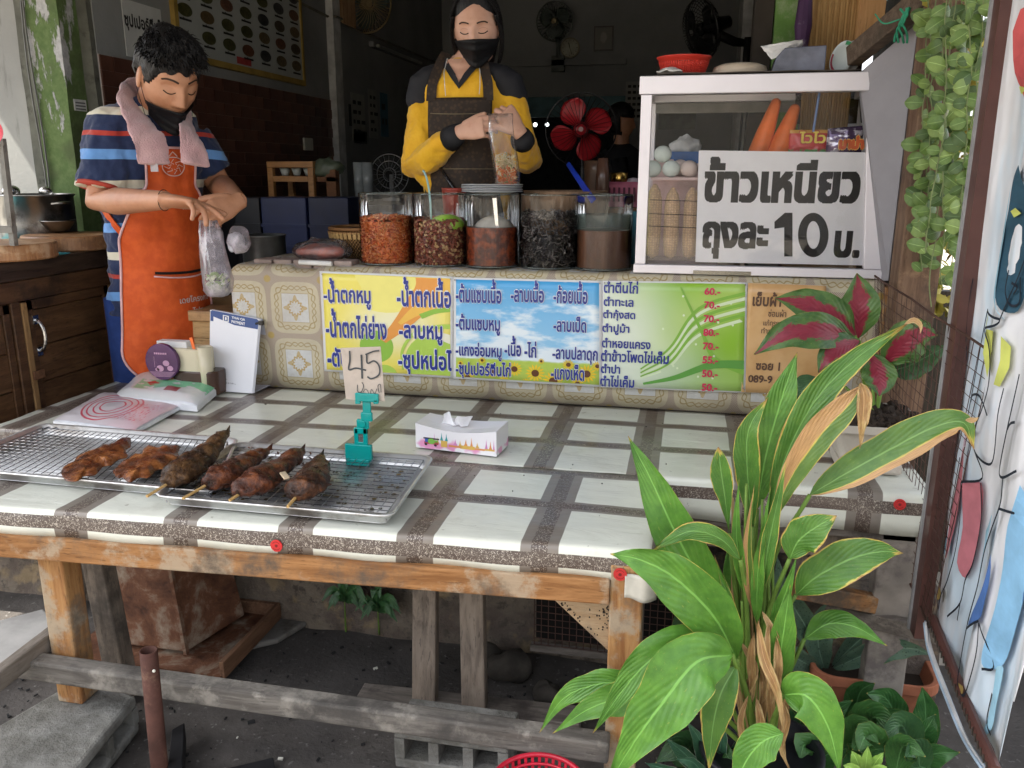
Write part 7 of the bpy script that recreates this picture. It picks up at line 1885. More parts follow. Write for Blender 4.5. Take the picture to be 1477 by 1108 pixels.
for s_ in (-1,1):
    b.tube([FM(s_*.070,.035,-.058),FM(s_*.076,.012,-.025),FM(s_*.079,-.006,.022)],.0011,5); b.tube([FM(s_*.066,.030,-.095),FM(s_*.074,.005,-.06),FM(s_*.079,-.012,-.032)],.0011,5)
part('ear_loop',b,M('mask_black'),t)
def inM(x,y,z):
    if y > .012: return z - (.058 - 1.4*max(0,abs(x) - .04)) + .006 * math.sin(x*150)
    if abs(x) > .05: return z - (.004 + .02*(y > -.03)) if y > -.035 else z + .03
    return z + .045
part('hair',hair_cap(FM,inM,lambda q: .007 + .011*max(0,min(1,(q.z - .01)/.07)),seed=5,rough=.010),hm,t,smooth=True,solid=.004)
b = MB(); random.seed(31)
for k in range(2200):
    a = random.uniform(0,2*PI); el = random.uniform(.18,1.0) ** .7 * PI / 2; nx, ny, nz = math.cos(el) * math.cos(a), math.cos(el) * math.sin(a), math.sin(el)
    q = hs_(nx,ny,nz)
    if inM(q.x,q.y,q.z) < .004: continue
    n_ = V((nx,ny,nz)); o_ = .008 + .014 * max(0,min(1,(q.z - .01)/.07)); d = (V((-.0 + .9*q.x*12,.75,-.15)) - n_*.2 + V((random.gauss(0,.28),random.gauss(0,.28),random.gauss(0,.22)))).normalized()
    l_ = random.uniform(.014,.030) if q.z > .05 else .008
    p0 = q + n_ * (o_ - .004); p1 = p0 + d * l_ * .5 + n_ * .005; p2 = p0 + d * l_ + n_ * (.0 if ny > .3 else .003)
    b.tube([FM(*p0),FM(*p1),FM(*p2)],[.0021,.0017,.0003],3)
part('hair_strand',b,hm,t,kind='stuff')
b = MB()
for s_ in (-1,1): brow(b,FM,s_,[(.013,.029),(.026,.034),(.040,.034),(.050,.028)],.0055)
part('eyebrow',b,M('brow_dark'),t)
b = MB()
for s_ in (-1,1): brow(b,FM,s_,[(.017,.001),(.026,-.004),(.036,-.004),(.045,.001)],.003)
part('eyelash',b,M('lash'),t)
b = MB(); b.tube([w1.lerp(e1,.03) + V((.0,.031*math.cos(a_),.031*math.sin(a_))) for a_ in [2*PI*k/20 for k in range(21)]],.0012,5); part('wrist_thread',b,M('thread_dark',(.05,.04,.03),.8),t)
# pink towel round his neck
tw = G('terry'); n_ = tw.noise(sc=220,det=3); n2 = tw.noise(sc=12,det=3); twm = tw.done(tw.mix(tw.ss(n2,.3,.7),(.56,.33,.34),(.66,.42,.42)),.95,bump=n_ + n2,bs=.7,bd=.006,sheen=.5)
A_ = [aty(232,128,2.66),aty(196,132,2.62),aty(188,150,2.50),aty(203,180,2.42),aty(216,205,2.395),aty(224,238,2.385)]
B_ = [aty(232,128,2.66),aty(262,150,2.70),aty(268,175,2.60),aty(276,200,2.50),aty(283,240,2.47)]
t = thing('towel','pink terry towel hanging round the neck of the man','towel',A_[2])
for nm, P_, wd in (('towel_end',A_,(.035,.045,.05,.052,.055,.055)),('towel_end',B_,(.035,.03,.035,.045,.05))):
    pts = spl(P_,7); n = len(pts); b = MB(); R_ = []
    ww = [wd[min(len(wd) - 1,int(i/7))] + (wd[min(len(wd) - 1,int(i/7) + 1)] - wd[min(len(wd) - 1,int(i/7))])*((i/7) % 1) for i in range(n)]
    b.tube(pts,[.018 - .009*min(1,i/n*1.4) for i in range(n)],30,ry=ww,ref=TM.F)
    b.v = [q + V((ns(q,30,1),ns(q,30,2),ns(q,30,3)))*.006 + V((1,0,0))*.003*math.sin(q.z*12 + q.x*160) for q in b.v]
    part(nm,b,twm,t,smooth=True,sub=1,disp=[(.005,.006)])
q = aty(222,242,2.382); b = MB(); b.box(q + V((-.012,0,-.012)),q + V((.014,.002,.012))); part('care_tag',b,M('tag_grey',(.35,.32,.33),.6),t)
# his plastic bags
y_ = 2.40
t = thing('vegetable_bag','crinkled clear bag of cut cabbage hanging from the hands of the man','bag',aty(310,425,y_))
crb = thinglass('crinkled_bag',(.97,.96,.97),.22,.3,.40,(.60,.54,.60),ribs=.6)
q = [(aty(px,py,y_),a,c) for px,py,a,c in ((300,318,.028,.010),(303,335,.036,.02),(306,355,.040,.028),(310,380,.044,.036),(314,405,.050,.042),(315,420,.046,.038),(314,427,.030,.025))]
bagf(t,None,q,crb,amp=.012,seed=3,fine=.006)
b = MB(); random.seed(5)
for k in range(60):
    p = aty(random.uniform(302,326),random.uniform(396,420),y_) + V((0,random.uniform(-.02,.02),0)); qq = Quaternion((random.gauss(0,1),random.gauss(0,1),random.gauss(0,1)),1).to_matrix(); b.ball(p,random.uniform(.006,.011),4,0 if random.random() < .7 else 1,sq=(1.3,.8,.35),rot=qq)
part('cabbage',b,[M('cabbage_pale',(.56,.60,.40),.5),M('cabbage_green',(.20,.30,.08),.5)],t,kind='stuff')
t = thing('twisted_bag','inflated knotted end of the plastic bag under his left hand','bag',aty(345,345,y_))
b = MB(); b.ball(aty(344,346,y_ + .02),.040,16,sq=(.95,.8,1.1)); b.v = [q + V((ns(q,30,4),ns(q,30,5),ns(q,30,6)))*.012 for q in b.v]; part('bag_film',b,crb,t,smooth=True)
b = MB(); b.ball(aty(340,350,y_ + .02),.029,12,sq=(.9,.7,1.1)); part('ice',b,M('ice_grey',(.42,.42,.46),.7,var=.3,sc=50),t,smooth=True,disp=[(.02,.02)])
# ------------------------------------------------ somebody far back
c = aty(897,176,5.8)
t = thing('person','dim figure in black clothes seen from the side behind the red fan','person',(c.x,5.8,FL))
FB = Frame(c,(.2,1,0),(1,-.2,-.1),(0,0,1),.95)
b = MB(); head_mesh(b,FB,24); b.tube([c - V((0,0,.3)),c - V((0,0,.05))],[.06,.05],14); part('body',b,skinM,t,smooth=True,remesh=.008)
b = MB(); b.loft([[V((c.x,5.8,0)) + V((rx*math.cos(2*PI*k/20),rx*.8*math.sin(2*PI*k/20),z)) for k in range(20)] for z,rx in ((FL,.14),(.9,.17),(1.15,.15),(c.z - .32,.18),(c.z - .2,.15),(c.z - .14,.06))]); b.tube([c + V((-.0,-.17,-.24)),c + V((.05,-.2,-.48)),c + V((.22,-.15,-.5))],[.055,.05,.035],12); part('black_clothes',b,blackc,t,smooth=True)
part('hair',hair_cap(FB,lambda x,y,z: (z - .04 if y > .02 else z + .1),lambda q: .014,24),hm,t,smooth=True,solid=.004)
# ================================================================ the right-hand side: post, screens, banner
PX_, PY_ = .585, 2.35
t = solo('wooden_post',MB().box((.535,2.30,0),(.632,2.40,2.5)),WOOD('post_wood',(.10,.055,.035),(.20,.125,.08),2,dirt=(.06,.04,.03),worn=(.24,.15,.09)),'weathered brown wooden post between the cabinet and the hanging vine','post',bev=.004)
t = thing('green_pillar','bright green pillar with peeling paint behind the glass cabinet','pillar',(.29,3.02,0))
b = MB(); pil(.235,.335,3.0,3.12,0,3.0,7); part('shaft',b,M('green_paint',(.10,.20,.045),.7,var=.3,sc=8,c2=(.28,.34,.2)),t)
b = MB(); pil(.175,.233,3.02,3.12,0,3.0,8); part('dark_side',b,M('dark_timber_side',(.035,.028,.022),.8),t)
t = thing('bamboo_screen','split-bamboo screen leaning behind the napkin box','screen',(.38,2.9,1.45))
bm_ = [WOOD('bamboo_a',(.33,.19,.07),(.46,.29,.12),2),WOOD('bamboo_b',(.26,.14,.05),(.38,.23,.09),2)]
for k in range(19):
    x0 = aty(1158 + k*4.6,0,2.9).x; x1 = aty(1172 + k*3.6 - (k*.0),110,2.9).x
    b = MB(); b.tube([(x1 - .02 + .0*k,2.9,1.45),(x0,2.88 + .004*(k % 2),2.3)],.0048,8); part('cane',b,bm_[k % 2],t)
b = MB(); b.box((.31,2.906,1.5),(.50,2.912,2.3)); part('backing',b,M('screen_back',(.05,.03,.02),.9),t)
b = MB(); a = aty(1236,40,2.86); b.prism([V((a.x,2.86,1.66)),V((a.x + .075,2.86,1.73)),V((a.x + .085,2.86,2.4)),V((a.x + .01,2.86,2.4))],(0,.03,0)); solo('plank',b,WOOD('new_plank',(.42,.22,.09),(.56,.33,.15),2),'light brown plank right of the bamboo screen','plank',bev=.002)
b = MB(); a = aty(1154,0,2.84); c_ = aty(1157,58,2.84); b.lathe([(.006,-.2),(.010,-.12),(.026,0),(.020,.08),(.012,.2),(.01,.5)],(c_.x,2.84,c_.z + .04),10); solo('folded_umbrella',b,M('umbrella_purple',(.05,.02,.06),.6,c2=(.3,.28,.32)),'folded dark purple umbrella hanging beside the bamboo screen','umbrella',smooth=False)
q = [aty(1236,108,2.62),aty(1325,32,2.50),aty(1316,100,2.48),aty(1281,405,2.52),aty(1268,405,2.62)]
b = MB(); b.prism([q[4],q[3],q[2],q[1],q[0]],(.004,.004,0)); solo('side_panel',b,M('grey_panel',(.26,.25,.27),.5,var=.06),'plain grey sheet panel closing the stall beside the cabinet','panel')
b = MB(); b.beam(aty(1230,82,2.66),aty(1345,-12,2.36),.04,.055); solo('brace_timber',b,WOOD('brace_wood',(.08,.055,.04),(.15,.11,.08),0,dirt=(.05,.04,.03)),'dark timber rail sloping up to the wooden post','timber',bev=.003)
b = MB(); random.seed(8)
for k in range(4): p = aty(1300 + k*3,12,2.40); b.tube(spl([p + V((.01*math.sin(j + k),.01*math.cos(j*2 + k),-.016*j)) for j in range(6)],3),.003,5)
b.tube(spl([aty(1262,20,2.45),aty(1275,34,2.45),aty(1298,28,2.42)],5),.002,5)
solo('green_twine',b,M('twine',(.04,.28,.16),.7),'green twine knotted round the sloping timber','twine')
b = MB(); b.box((.60,2.42,0),(.66,3.3,1.9)); b.box((.66,2.9,0),(2.4,2.95,.98)); solo('gap_dark_boards',b,WOOD('gap_board_wood',(.035,.03,.022),(.07,.055,.04),2),'added dark boards darkening the gaps behind the vine and the post','gap_filler')  # added boards, put here so the gaps between the plants look dark
# brown steel frame and the painted banner
b = MB(); b.box((.563,1.885,.30),(.593,1.925,2.3)); b.box((.558,1.925,.30),(.566,1.935,2.3),1); solo('frame_post',b,[M('brown_paint',(.085,.035,.028),.4,var=.15),M('grey_edge',(.3,.3,.3),.5)],'brown painted steel upright holding the banner','post')
BX = .588
edge = [(1343,895),(1383,990),(1425,1095),(1440,1100),(1453,1092),(1458,1038),(1466,989),(1477,939),(1500,860)]
el = sorted([(atx(a,c,BX).y,atx(a,c,BX).z) for a,c in edge])
def zb_(y):
    if y <= el[0][0]: return el[0][1] + (el[0][0] - y) * .5
    for p, q_ in zip(el,el[1:]):
        if y <= q_[0]: return p[1] + (q_[1] - p[1]) * (y - p[0]) / max(1e-6,q_[0] - p[0])
    return el[-1][1]
t = thing('painted_banner','white cloth banner painted with blue and red draped figures, tied to the brown frame','banner',(BX,1.6,.3))
g = G('banner_cloth'); n_ = g.noise(g.vm(g.co(),(4,4,1)),2.4,4); n2 = g.noise(g.vm(g.co(),(2,14,3)),1.5,4)
c_ = g.mix(g.ss(n_,.42,.62),(.70,.70,.72),(.56,.66,.74)); c_ = g.mix(g.ss(g.noise(sc=3,det=4),.5,.75)*.5,c_,(.50,.43,.36))
bcm = g.done(c_,.75,bump=g.noise(g.vm(g.co(),(1,3,1)),3,2),bs=.6,bd=.06)
wave = lambda y, z: .010 * math.sin(z*3 + y*30) + .006 * ns((y*9,z*4,3),1)
b = MB()
def bf(u,v):
    y = 1.9 - .85 * u; z0 = zb_(y); z = z0 + (2.3 - z0) * v; return V((BX + wave(y,z) + .006,y,z))
b.grid(bf,70,60); cl = part('cloth',b,bcm,t,smooth=True,solid=.001)
def bpoly(mb,pts,off,m=0,smooth=True):
    P_ = [atx(a,c,BX) for a,c in pts]; P_ = spl(P_ + [P_[0]],3)[:-1] if smooth else P_
    import mathutils
    tris = mathutils.geometry.tessellate_polygon([[V((p.y,p.z,0)) for p in P_]])
    for p in P_: p.x = BX + wave(p.y,p.z) - .002 - off
    mb.add(P_,[tuple(q) for q in tris],m)
b = MB()
shp = [([(1468,45),(1480,10),(1490,90),(1484,170),(1472,140),(1465,105)],0),([(1478,238),(1464,262),(1459,305),(1448,345),(1444,400),(1449,440),(1460,452),(1470,440),(1485,380),(1490,300)],1),
 ([(1459,262),(1450,320),(1441,380),(1443,430),(1455,462),(1447,440),(1448,380),(1456,310)],2),([(1467,125),(1478,122),(1486,130),(1478,138),(1468,135)],3),([(1466,305),(1474,300),(1480,308),(1472,314)],3),
 ([(1428,446),(1434,462),(1430,480),(1421,500),(1417,512),(1420,490),(1424,468)],3),([(1434,475),(1444,478),(1441,505),(1437,530),(1434,545),(1431,510)],3),([(1450,485),(1456,500),(1452,530),(1442,558),(1438,555),(1446,520)],3),
 ([(1416,470),(1412,510),(1402,560),(1398,600),(1403,612),(1408,560),(1418,510)],2),([(1395,640),(1400,655),(1398,690),(1388,760),(1376,806),(1377,780),(1386,700)],4),([(1398,698),(1416,697),(1412,745),(1402,800),(1391,834),(1386,812),(1395,760)],4),
 ([(1393,626),(1402,628),(1404,645),(1395,640)],5),([(1374,740),(1377,770),(1374,800),(1370,790)],2),
 ([(1477,700),(1460,760),(1450,820),(1438,880),(1424,940),(1423,962),(1432,965),(1446,950),(1462,900),(1478,850),(1495,780)],6),([(1440,800),(1430,840),(1420,870),(1403,905),(1423,896),(1430,870),(1438,830)],7),([(1477,770),(1468,830),(1462,870),(1478,860),(1490,800)],7),
 ([(1434,960),(1428,1000),(1420,1040),(1412,1062),(1425,1050),(1433,1010),(1442,965)],2),([(1357,845),(1366,850),(1368,862),(1360,866)],8),([(1394,985),(1404,992),(1402,1004),(1396,1000)],8),([(1418,765),(1416,800),(1412,830),(1425,790),(1440,745),(1430,750)],2)]
for k, (p,m) in enumerate(shp): bpoly(b,p,.0012 + .00012*k,m,m != 3)
part('painting',b,[M('p_red',(.55,.10,.10),.75,var=.22,sc=11,bs=0),M('p_dark',(.03,.08,.12),.75,var=.22,sc=11,bs=0),M('p_blue',(.32,.55,.68),.75,var=.22,sc=11,bs=0),M('p_lime',(.55,.58,.14),.75,var=.22,sc=11,bs=0),M('p_rose',(.50,.17,.20),.75,var=.22,sc=11,bs=0),M('p_pink',(.6,.42,.5),.75,var=.22,sc=11,bs=0),M('p_sky',(.25,.48,.70),.75,var=.22,sc=11,bs=0),M('p_navy',(.08,.17,.42),.75,var=.22,sc=11,bs=0),M('p_ochre',(.32,.22,.07),.75,var=.22,sc=11,bs=0)],t)
b = MB()
for ln in ([(1409,402),(1402,440),(1397,480),(1394,520)],[(1430,446),(1422,480),(1414,530),(1406,580),(1398,610),(1396,622),(1406,628),(1418,622)],[(1430,446),(1446,458),(1452,462),(1447,470),(1433,474)],[(1433,474),(1440,500),(1436,550),(1427,590),(1417,622),(1415,650),(1422,668),(1430,662),(1438,600),(1446,560)],[(1452,462),(1462,430),(1472,400),(1484,360)],[(1410,580),(1412,572),(1424,570),(1428,580),(1430,600)],
           [(1415,650),(1418,690),(1398,696)],[(1398,696),(1394,750),(1386,800),(1376,840),(1368,860),(1364,880)],[(1416,697),(1412,750),(1400,810),(1391,836),(1384,870),(1372,890)],[(1476,540),(1464,600),(1454,650),(1453,680),(1462,690),(1477,680)],[(1462,690),(1456,730),(1440,770),(1424,800),(1418,850),(1402,905),(1424,897)],[(1455,735),(1477,745)],[(1402,905),(1400,950),(1396,990),(1404,1005),(1412,980),(1420,940),(1424,900)],[(1424,900),(1432,960),(1422,966)],[(1464,620),(1472,612),(1480,610)],
           [(1465,390),(1460,420),(1462,440),(1470,436),(1474,400)],[(1466,408),(1470,415),(1466,425)],[(1388,660),(1378,760),(1372,800)],[(1345,780),(1344,840),(1346,880)],[(1384,870),(1380,895)],[(1428,1000),(1420,1042),(1424,1060)]):
    P_ = spl([atx(a,c,BX) for a,c in ln],5)
    for p in P_: p.x = BX + wave(p.y,p.z) - .0062
    stroke(b,P_,.005,(-1,0,0))
part('outlines',b,flat('p_line',(.015,.02,.03),.7),t)
b = MB(); P_ = [atx(a,c,BX - .012) for a,c in ((1345,892),(1366,945),(1400,1030),(1436,1112))]; b.tube(P_,.011,10); part('bottom_rail',b,M('brown_paint'),t)
b = MB(); random.seed(4)
for k in range(5): b.tube(spl([atx(a - 3 - k*.9 + random.uniform(-1,1),c + k*1.4,BX - .02 - .002*k) for a,c in ((1340,893),(1346,935),(1370,1000),(1395,1060),(1425,1108))],5),.0032,5,k % 2)
part('hem_roll',b,[M('hem_blue',(.35,.45,.55),.8),M('hem_white',(.6,.6,.6),.8)],t,smooth=True)
b = MB()
for k in range(26):
    p = P_[0].lerp(P_[3],(k + .5)/26); b.tube([p + V((-.012,.004,.006)),p + V((-.013,-.004,-.006))],.0014,4)
part('stitch',b,M('thread_dark',(.05,.04,.03),.8),t,kind='stuff')
# rusty mesh guard
t = thing('mesh_guard','rusty wire mesh guard between the wooden post and the banner','mesh',(.6,2.0,.4))
gA, gB, gC, gD = aty(1262,398,2.42), aty(1432,510,1.72), aty(1340,905,1.80), aty(1268,735,2.40)
rm_ = M('rust_wire',(.075,.04,.03),.7,var=.3)
b = MB()
def gm(u,v): return gD.lerp(gC,u).lerp(gA.lerp(gB,u),v) + V((.006*ns((u*4,v*4,1),1),0,0))
for k in range(25): u = k / 24; b.tube([gm(u,v/8) for v in range(9)],.0009,4)
for k in range(24): v = k / 23; b.tube([gm(u/8,v) for u in range(9)],.0009,4)
part('wires',b,rm_,t,kind='stuff')
b = MB(); b.tube([gm(u/8,1) for u in range(9)],.003,6); b.tube([gm(u/8,0) for u in range(9)],.003,6); part('edge_wire',b,rm_,t)
# ================================================================ plants
def leafmat(name,c1,c2,edge=.03,tip=.04,brown=(.42,.24,.09),yel=(.50,.42,.08),red=None,spots=0,veins=1.0,side=0):
    g = G(name); u, v, _ = g.sep(g.co('UV')); n1 = g.noise(sc=22,det=5,ro=.65); av = g.m('ABSOLUTE',v - .5)
    vein = g.m('SINE',u*70 - av*55 + n1*5) * g.ss(g.noise(sc=9,det=3),.3,.7)
    c_ = g.mix(g.ss(n1,.3,.7),c1,c2); c_ = g.mix(g.ss(g.noise(g.co('UV'),30,4,.6),.62,.72)*.3,c_,yel); c_ = g.mix(g.ss(vein,.2,1)*.16*veins,c_,tuple(q*.62 for q in c1))
    c_ = g.mix(g.ss(av,.030,.012)*.75,c_,tuple(min(1,q*1.6 + .04) for q in c2))
    if red:
        n3 = g.noise(g.co('UV'),9,6,.7,1.2); c_ = g.mix(g.ss(n3 + g.ss(av,.36,.05)*.42 - g.ss(u,.55,1)*.15,.62,.70),c_,g.mix(g.noise(sc=90),red,tuple(q*.55 for q in red)))
    if spots: c_ = g.mix(g.ss(g.vor(sc=110),.28,.18)*.7,c_,tuple(q*.3 for q in c1))
    n2 = g.noise(g.co('UV'),5,6,.65)
    d_ = g.m('MAXIMUM',(av - .5 + edge*1.0)/edge*.5 + (-.12 if edge < .03 else .08),(u - 1 + tip)/tip*.5 + .15)
    if side: d_ = g.m('MAXIMUM',d_,((v - side) if side > 0 else (1 - v + side))*6 + g.ss(u,.1,.5)*.5)
    d_ = d_ + (n2 - .5) * (1.0 if side else 1.8)
    c_ = g.mix(g.ss(d_,.2,.45),c_,yel); c_ = g.mix(g.ss(d_,.42,.6),c_,g.mix(g.ss(g.noise(g.vm(g.co('UV'),(6,40,1)),2,4),.35,.65),tuple(q*.6 for q in brown),brown))
    return g.done(c_,.42,bump=vein*.35 + n1*.5,bs=.35,bd=.004,trans=None,sss=.12,sssr=(.01,.02,.004),spec=.4)
LF = leafmat('leaf_fresh',(.055,.16,.018),(.10,.25,.03),.022,.04)
LB = leafmat('leaf_burnt',(.05,.14,.02),(.085,.20,.03),.07,.14)
LD = leafmat('leaf_half_dry',(.06,.13,.022),(.10,.18,.03),.05,.12,brown=(.50,.29,.12),side=-.46)
LE = leafmat('leaf_brown_rim',(.05,.13,.02),(.09,.19,.03),.05,.13,brown=(.50,.29,.12),side=.80)
LY = leafmat('leaf_dry',(.30,.17,.07),(.42,.26,.11),.3,.5,brown=(.48,.29,.13),yel=(.5,.36,.16))
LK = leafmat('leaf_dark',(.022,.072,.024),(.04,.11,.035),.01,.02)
LA = leafmat('leaf_aglaonema',(.03,.09,.02),(.09,.17,.04),.01,.01,red=(.27,.022,.045),veins=.4)
LS = leafmat('leaf_spotted',(.07,.13,.085),(.11,.18,.12),.01,.02,spots=1,veins=.2)
LL = leafmat('leaf_lime',(.20,.38,.06),(.30,.48,.10),.02,.02)
STG = M('stem_green',(.13,.22,.04),.5,var=.3); STB = M('stem_dry',(.36,.24,.11),.8,var=.3)
def leaf(par,path,wpx,mat,nrm=(-.1,-1,.35),fold=.25,prof=(.8,.75),wav=.05,curl=0,seed=0,nm='leaf',nu=26,nv=8,ex=.38,label=None):
    """path = [(px, py, y), ...] from the stalk to the tip; wpx = blade width"""
    P_ = [aty(a,c,y) for a,c,y in path]; S_ = spl(P_,max(3,nu // (len(P_) - 1))); n = len(S_); ym = sum(p[2] for p in path) / len(path); W_ = wpx * ym / 1200; n0 = V(nrm).normalized(); b = MB()
    vs = []; us = []
    for i, p in enumerate(S_):
        u = i / (n - 1); d = (S_[min(i + 1,n - 1)] - S_[max(i - 1,0)]).normalized(); sd = d.cross(n0).normalized(); up = sd.cross(d).normalized(); up = up if up.dot(n0) > 0 else -up
        w_ = W_ * .5 * max(.02,math.sin(PI*min(1,u ** (prof[0]*.92)))) ** (prof[1] + ex)
        for j in range(nv + 1):
            v = j / nv * 2 - 1; k = 1 + .10 * ns((u*7,v*2,seed),1)
            q = p + sd * v * w_ * k * math.cos(fold*.9) + up * (abs(v)*w_*fold - curl*v*v*w_ + W_*wav*ns((u*6 + seed,v*3,seed),1)*abs(v)*2)
            vs.append(q); us.append((u,j/nv))
    b.add(vs,[(i*(nv + 1) + j,(i + 1)*(nv + 1) + j,(i + 1)*(nv + 1) + j + 1,i*(nv + 1) + j + 1) for i in range(n - 1) for j in range(nv)],0,us)
    return part(nm,b,mat,par,smooth=True,label=label)
def stem(par,pts,r0,r1,mat=None,nm='stem'):
    P_ = spl([aty(*p) for p in pts],6); b = MB(); b.tube(P_,[r0 + (r1 - r0)*i/(len(P_) - 1) for i in range(len(P_))],8); return part(nm,b,mat or STG,par,smooth=True)
YG = 1.58
base_ = aty(1092,1140,YG)
t = thing('galangal_plant','tall leafy ginger-like plant with scorched leaf edges in front of the tables','plant',(base_.x,YG,0))
pot = thing('flower_pot','dark plastic pot of the tall plant at the bottom edge','flower pot',(base_.x,YG,0))
b = MB(); b.lathe([(.001,.002),(.09,.002),(.12,.17),(.128,.17),(.128,.185),(.115,.185),(.11,.16),(.001,.158)],(base_.x,YG,0),36); part('pot',b,M('black_plastic'),pot,smooth=True)
B0 = (1092,1135,YG)
for (lf,w_,m,kw,st) in (
    ([(1062,905,1.55),(1022,855,1.53),(975,770,1.53),(938,690,1.54),(906,629,1.56)],84,LF,dict(seed=1,fold=.35,prof=(.85,.8)),[(1075,1000,1.57)]),
    ([(1068,808,1.50),(1040,778,1.48),(1000,766,1.47),(968,778,1.47),(938,797,1.47)],34,LB,dict(seed=2,fold=-.2,wav=.12),[(1080,960,1.55),(1076,860,1.53)]),
    ([(1062,950,1.47),(1030,890,1.43),(975,835,1.41),(925,808,1.40),(880,799,1.40)],98,LF,dict(seed=3,fold=.3,prof=(.75,.75)),[(1085,1030,1.53)]),
    ([(1040,935,1.45),(985,925,1.41),(935,955,1.39),(895,1000,1.38),(855,1058,1.38)],70,LF,dict(seed=4,fold=.2),[(1080,1010,1.5)]),
    ([(1056,945,1.42),(1005,955,1.37),(955,1015,1.34),(915,1070,1.33),(872,1140,1.33)],118,LF,dict(seed=5,fold=.22,prof=(.72,.7)),[(1082,1020,1.5)]),
    ([(1000,1000,1.52),(900,985,1.48),(850,990,1.47),(810,1010,1.46),(778,1057,1.46)],52,LF,dict(seed=6,fold=.1),[(1070,1060,1.56)]),
    ([(1000,1015,1.50),(940,1000,1.45),(890,1008,1.44),(845,1025,1.43),(797,1058,1.43)],66,LF,dict(seed=7,fold=.1),[(1070,1075,1.55)]),
    ([(1125,1012,1.50),(1124,960,1.47),(1132,900,1.46),(1140,843,1.46)],48,LF,dict(seed=8,fold=.1,prof=(.9,.8)),[(1110,1080,1.55)]),
    ([(1148,858,1.56),(1178,832,1.55),(1228,806,1.54),(1270,796,1.54),(1303,798,1.54)],72,LB,dict(seed=9,fold=.2,prof=(.8,.75),nrm=(-.1,-1,.5)),[(1100,1000,1.57),(1118,910,1.57)]),
    ([(1139,806,1.52),(1152,780,1.51),(1178,760,1.50),(1207,744,1.50)],62,LB,dict(seed=10,fold=.1,prof=(.9,.6)),[(1088,990,1.56),(1110,880,1.55)]),
    ([(1168,714,1.58),(1222,682,1.57),(1288,646,1.56),(1348,616,1.55),(1390,610,1.54),(1405,648,1.53)],62,LE,dict(seed=11,fold=.15,prof=(.8,.6),wav=.08,nrm=(-.1,-1,.6)),[(1090,1000,1.59),(1112,820,1.59)]),
    ([(1092,735,1.62),(1104,660,1.62),(1126,580,1.62),(1150,508,1.63)],66,LF,dict(seed=12,fold=.25,prof=(.95,.75)),[(1088,1000,1.6),(1086,860,1.61)]),
    ([(1086,760,1.60),(1078,680,1.59),(1080,620,1.58),(1108,573,1.58)],46,LB,dict(seed=13,fold=.4,prof=(.9,.7)),[(1084,1000,1.6)]),
    ([(1108,742,1.60),(1135,655,1.59),(1178,575,1.58),(1238,515,1.58),(1312,465,1.58)],50,LB,dict(seed=14,fold=.3,prof=(.95,.7),wav=.12),[(1094,990,1.6),(1098,860,1.6)]),
    ([(1112,760,1.56),(1140,690,1.55),(1182,626,1.54),(1224,582,1.54),(1242,556,1.54)],50,LD,dict(seed=15,fold=.2,prof=(1.1,.55),wav=.1),[(1096,1000,1.58),(1100,880,1.57)]),
    ([(1240,552,1.535),(1246,572,1.53),(1244,610,1.53),(1240,648,1.53)],26,LY,dict(seed=16,fold=.6,wav=.3,nm='dry_curl'),None),
    ([(1052,770,1.55),(1046,720,1.55),(1040,680,1.55),(1036,645,1.55)],40,LB,dict(seed=17,fold=.5,prof=(1.6,.5)),[(1080,1000,1.58),(1064,880,1.56)]),
    ([(1130,1002,1.42),(1165,1005,1.39),(1195,1050,1.38),(1212,1118,1.37)],84,LF,dict(seed=18,fold=.15,prof=(.7,.7)),[(1108,1060,1.5)]),
    ([(1130,1058,1.36),(1100,1070,1.35),(1075,1100,1.34),(1055,1150,1.33)],70,LF,dict(seed=19,fold=.1),None),
    ([(1062,960,1.44),(1040,1000,1.42),(1028,1050,1.41),(1022,1115,1.40)],62,LB,dict(seed=20,fold=.3),None),
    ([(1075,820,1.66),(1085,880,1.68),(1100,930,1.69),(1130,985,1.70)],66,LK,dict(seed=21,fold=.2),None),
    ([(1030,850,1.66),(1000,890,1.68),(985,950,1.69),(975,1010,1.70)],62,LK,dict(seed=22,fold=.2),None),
    ([(1080,930,1.62),(1065,870,1.63),(1055,830,1.64),(1050,780,1.65)],46,LF,dict(seed=23,fold=.3),None),
    ([(1160,922,1.62),(1195,900,1.62),(1235,905,1.61),(1280,932,1.60)],50,LF,dict(seed=24,fold=-.25,nrm=(-.1,-1,.8)),[(1110,1040,1.62)])):
    leaf(t,lf,w_*.88,m,**kw)
    if st is not None: stem(t,[B0] + st + [lf[0]],.0068,.0042)
for k, (x0,y0,x1,y1,x2,y2,w_) in enumerate(((1075,860,1062,760,1066,690,20),(1100,850,1118,740,1135,660,26),(1092,900,1096,800,1112,700,22),(1070,940,1050,860,1030,800,22),(1110,930,1135,850,1150,800,24),(1085,880,1078,780,1088,700,18))):
    leaf(t,[(x0,y0,1.53),((x0 + x1)/2 - 2,(y0 + y1)/2,1.52),(x1,y1,1.52),(x2,y2,1.52)],w_,(LF,LB,LF,LB,LF,LD)[k],seed=k + 80,fold=.5)
random.seed(12)
for k in range(22):
    x_ = 1088 + random.uniform(-30,34); top_ = (x_ + random.uniform(-34,26),random.uniform(690,900),YG + random.uniform(-.05,.05))
    stem(t,[(1092 + random.uniform(-14,14),1130,YG),((x_ + top_[0])/2,980,YG - .02),top_],.0055,.0025,STG if k % 3 else STB)
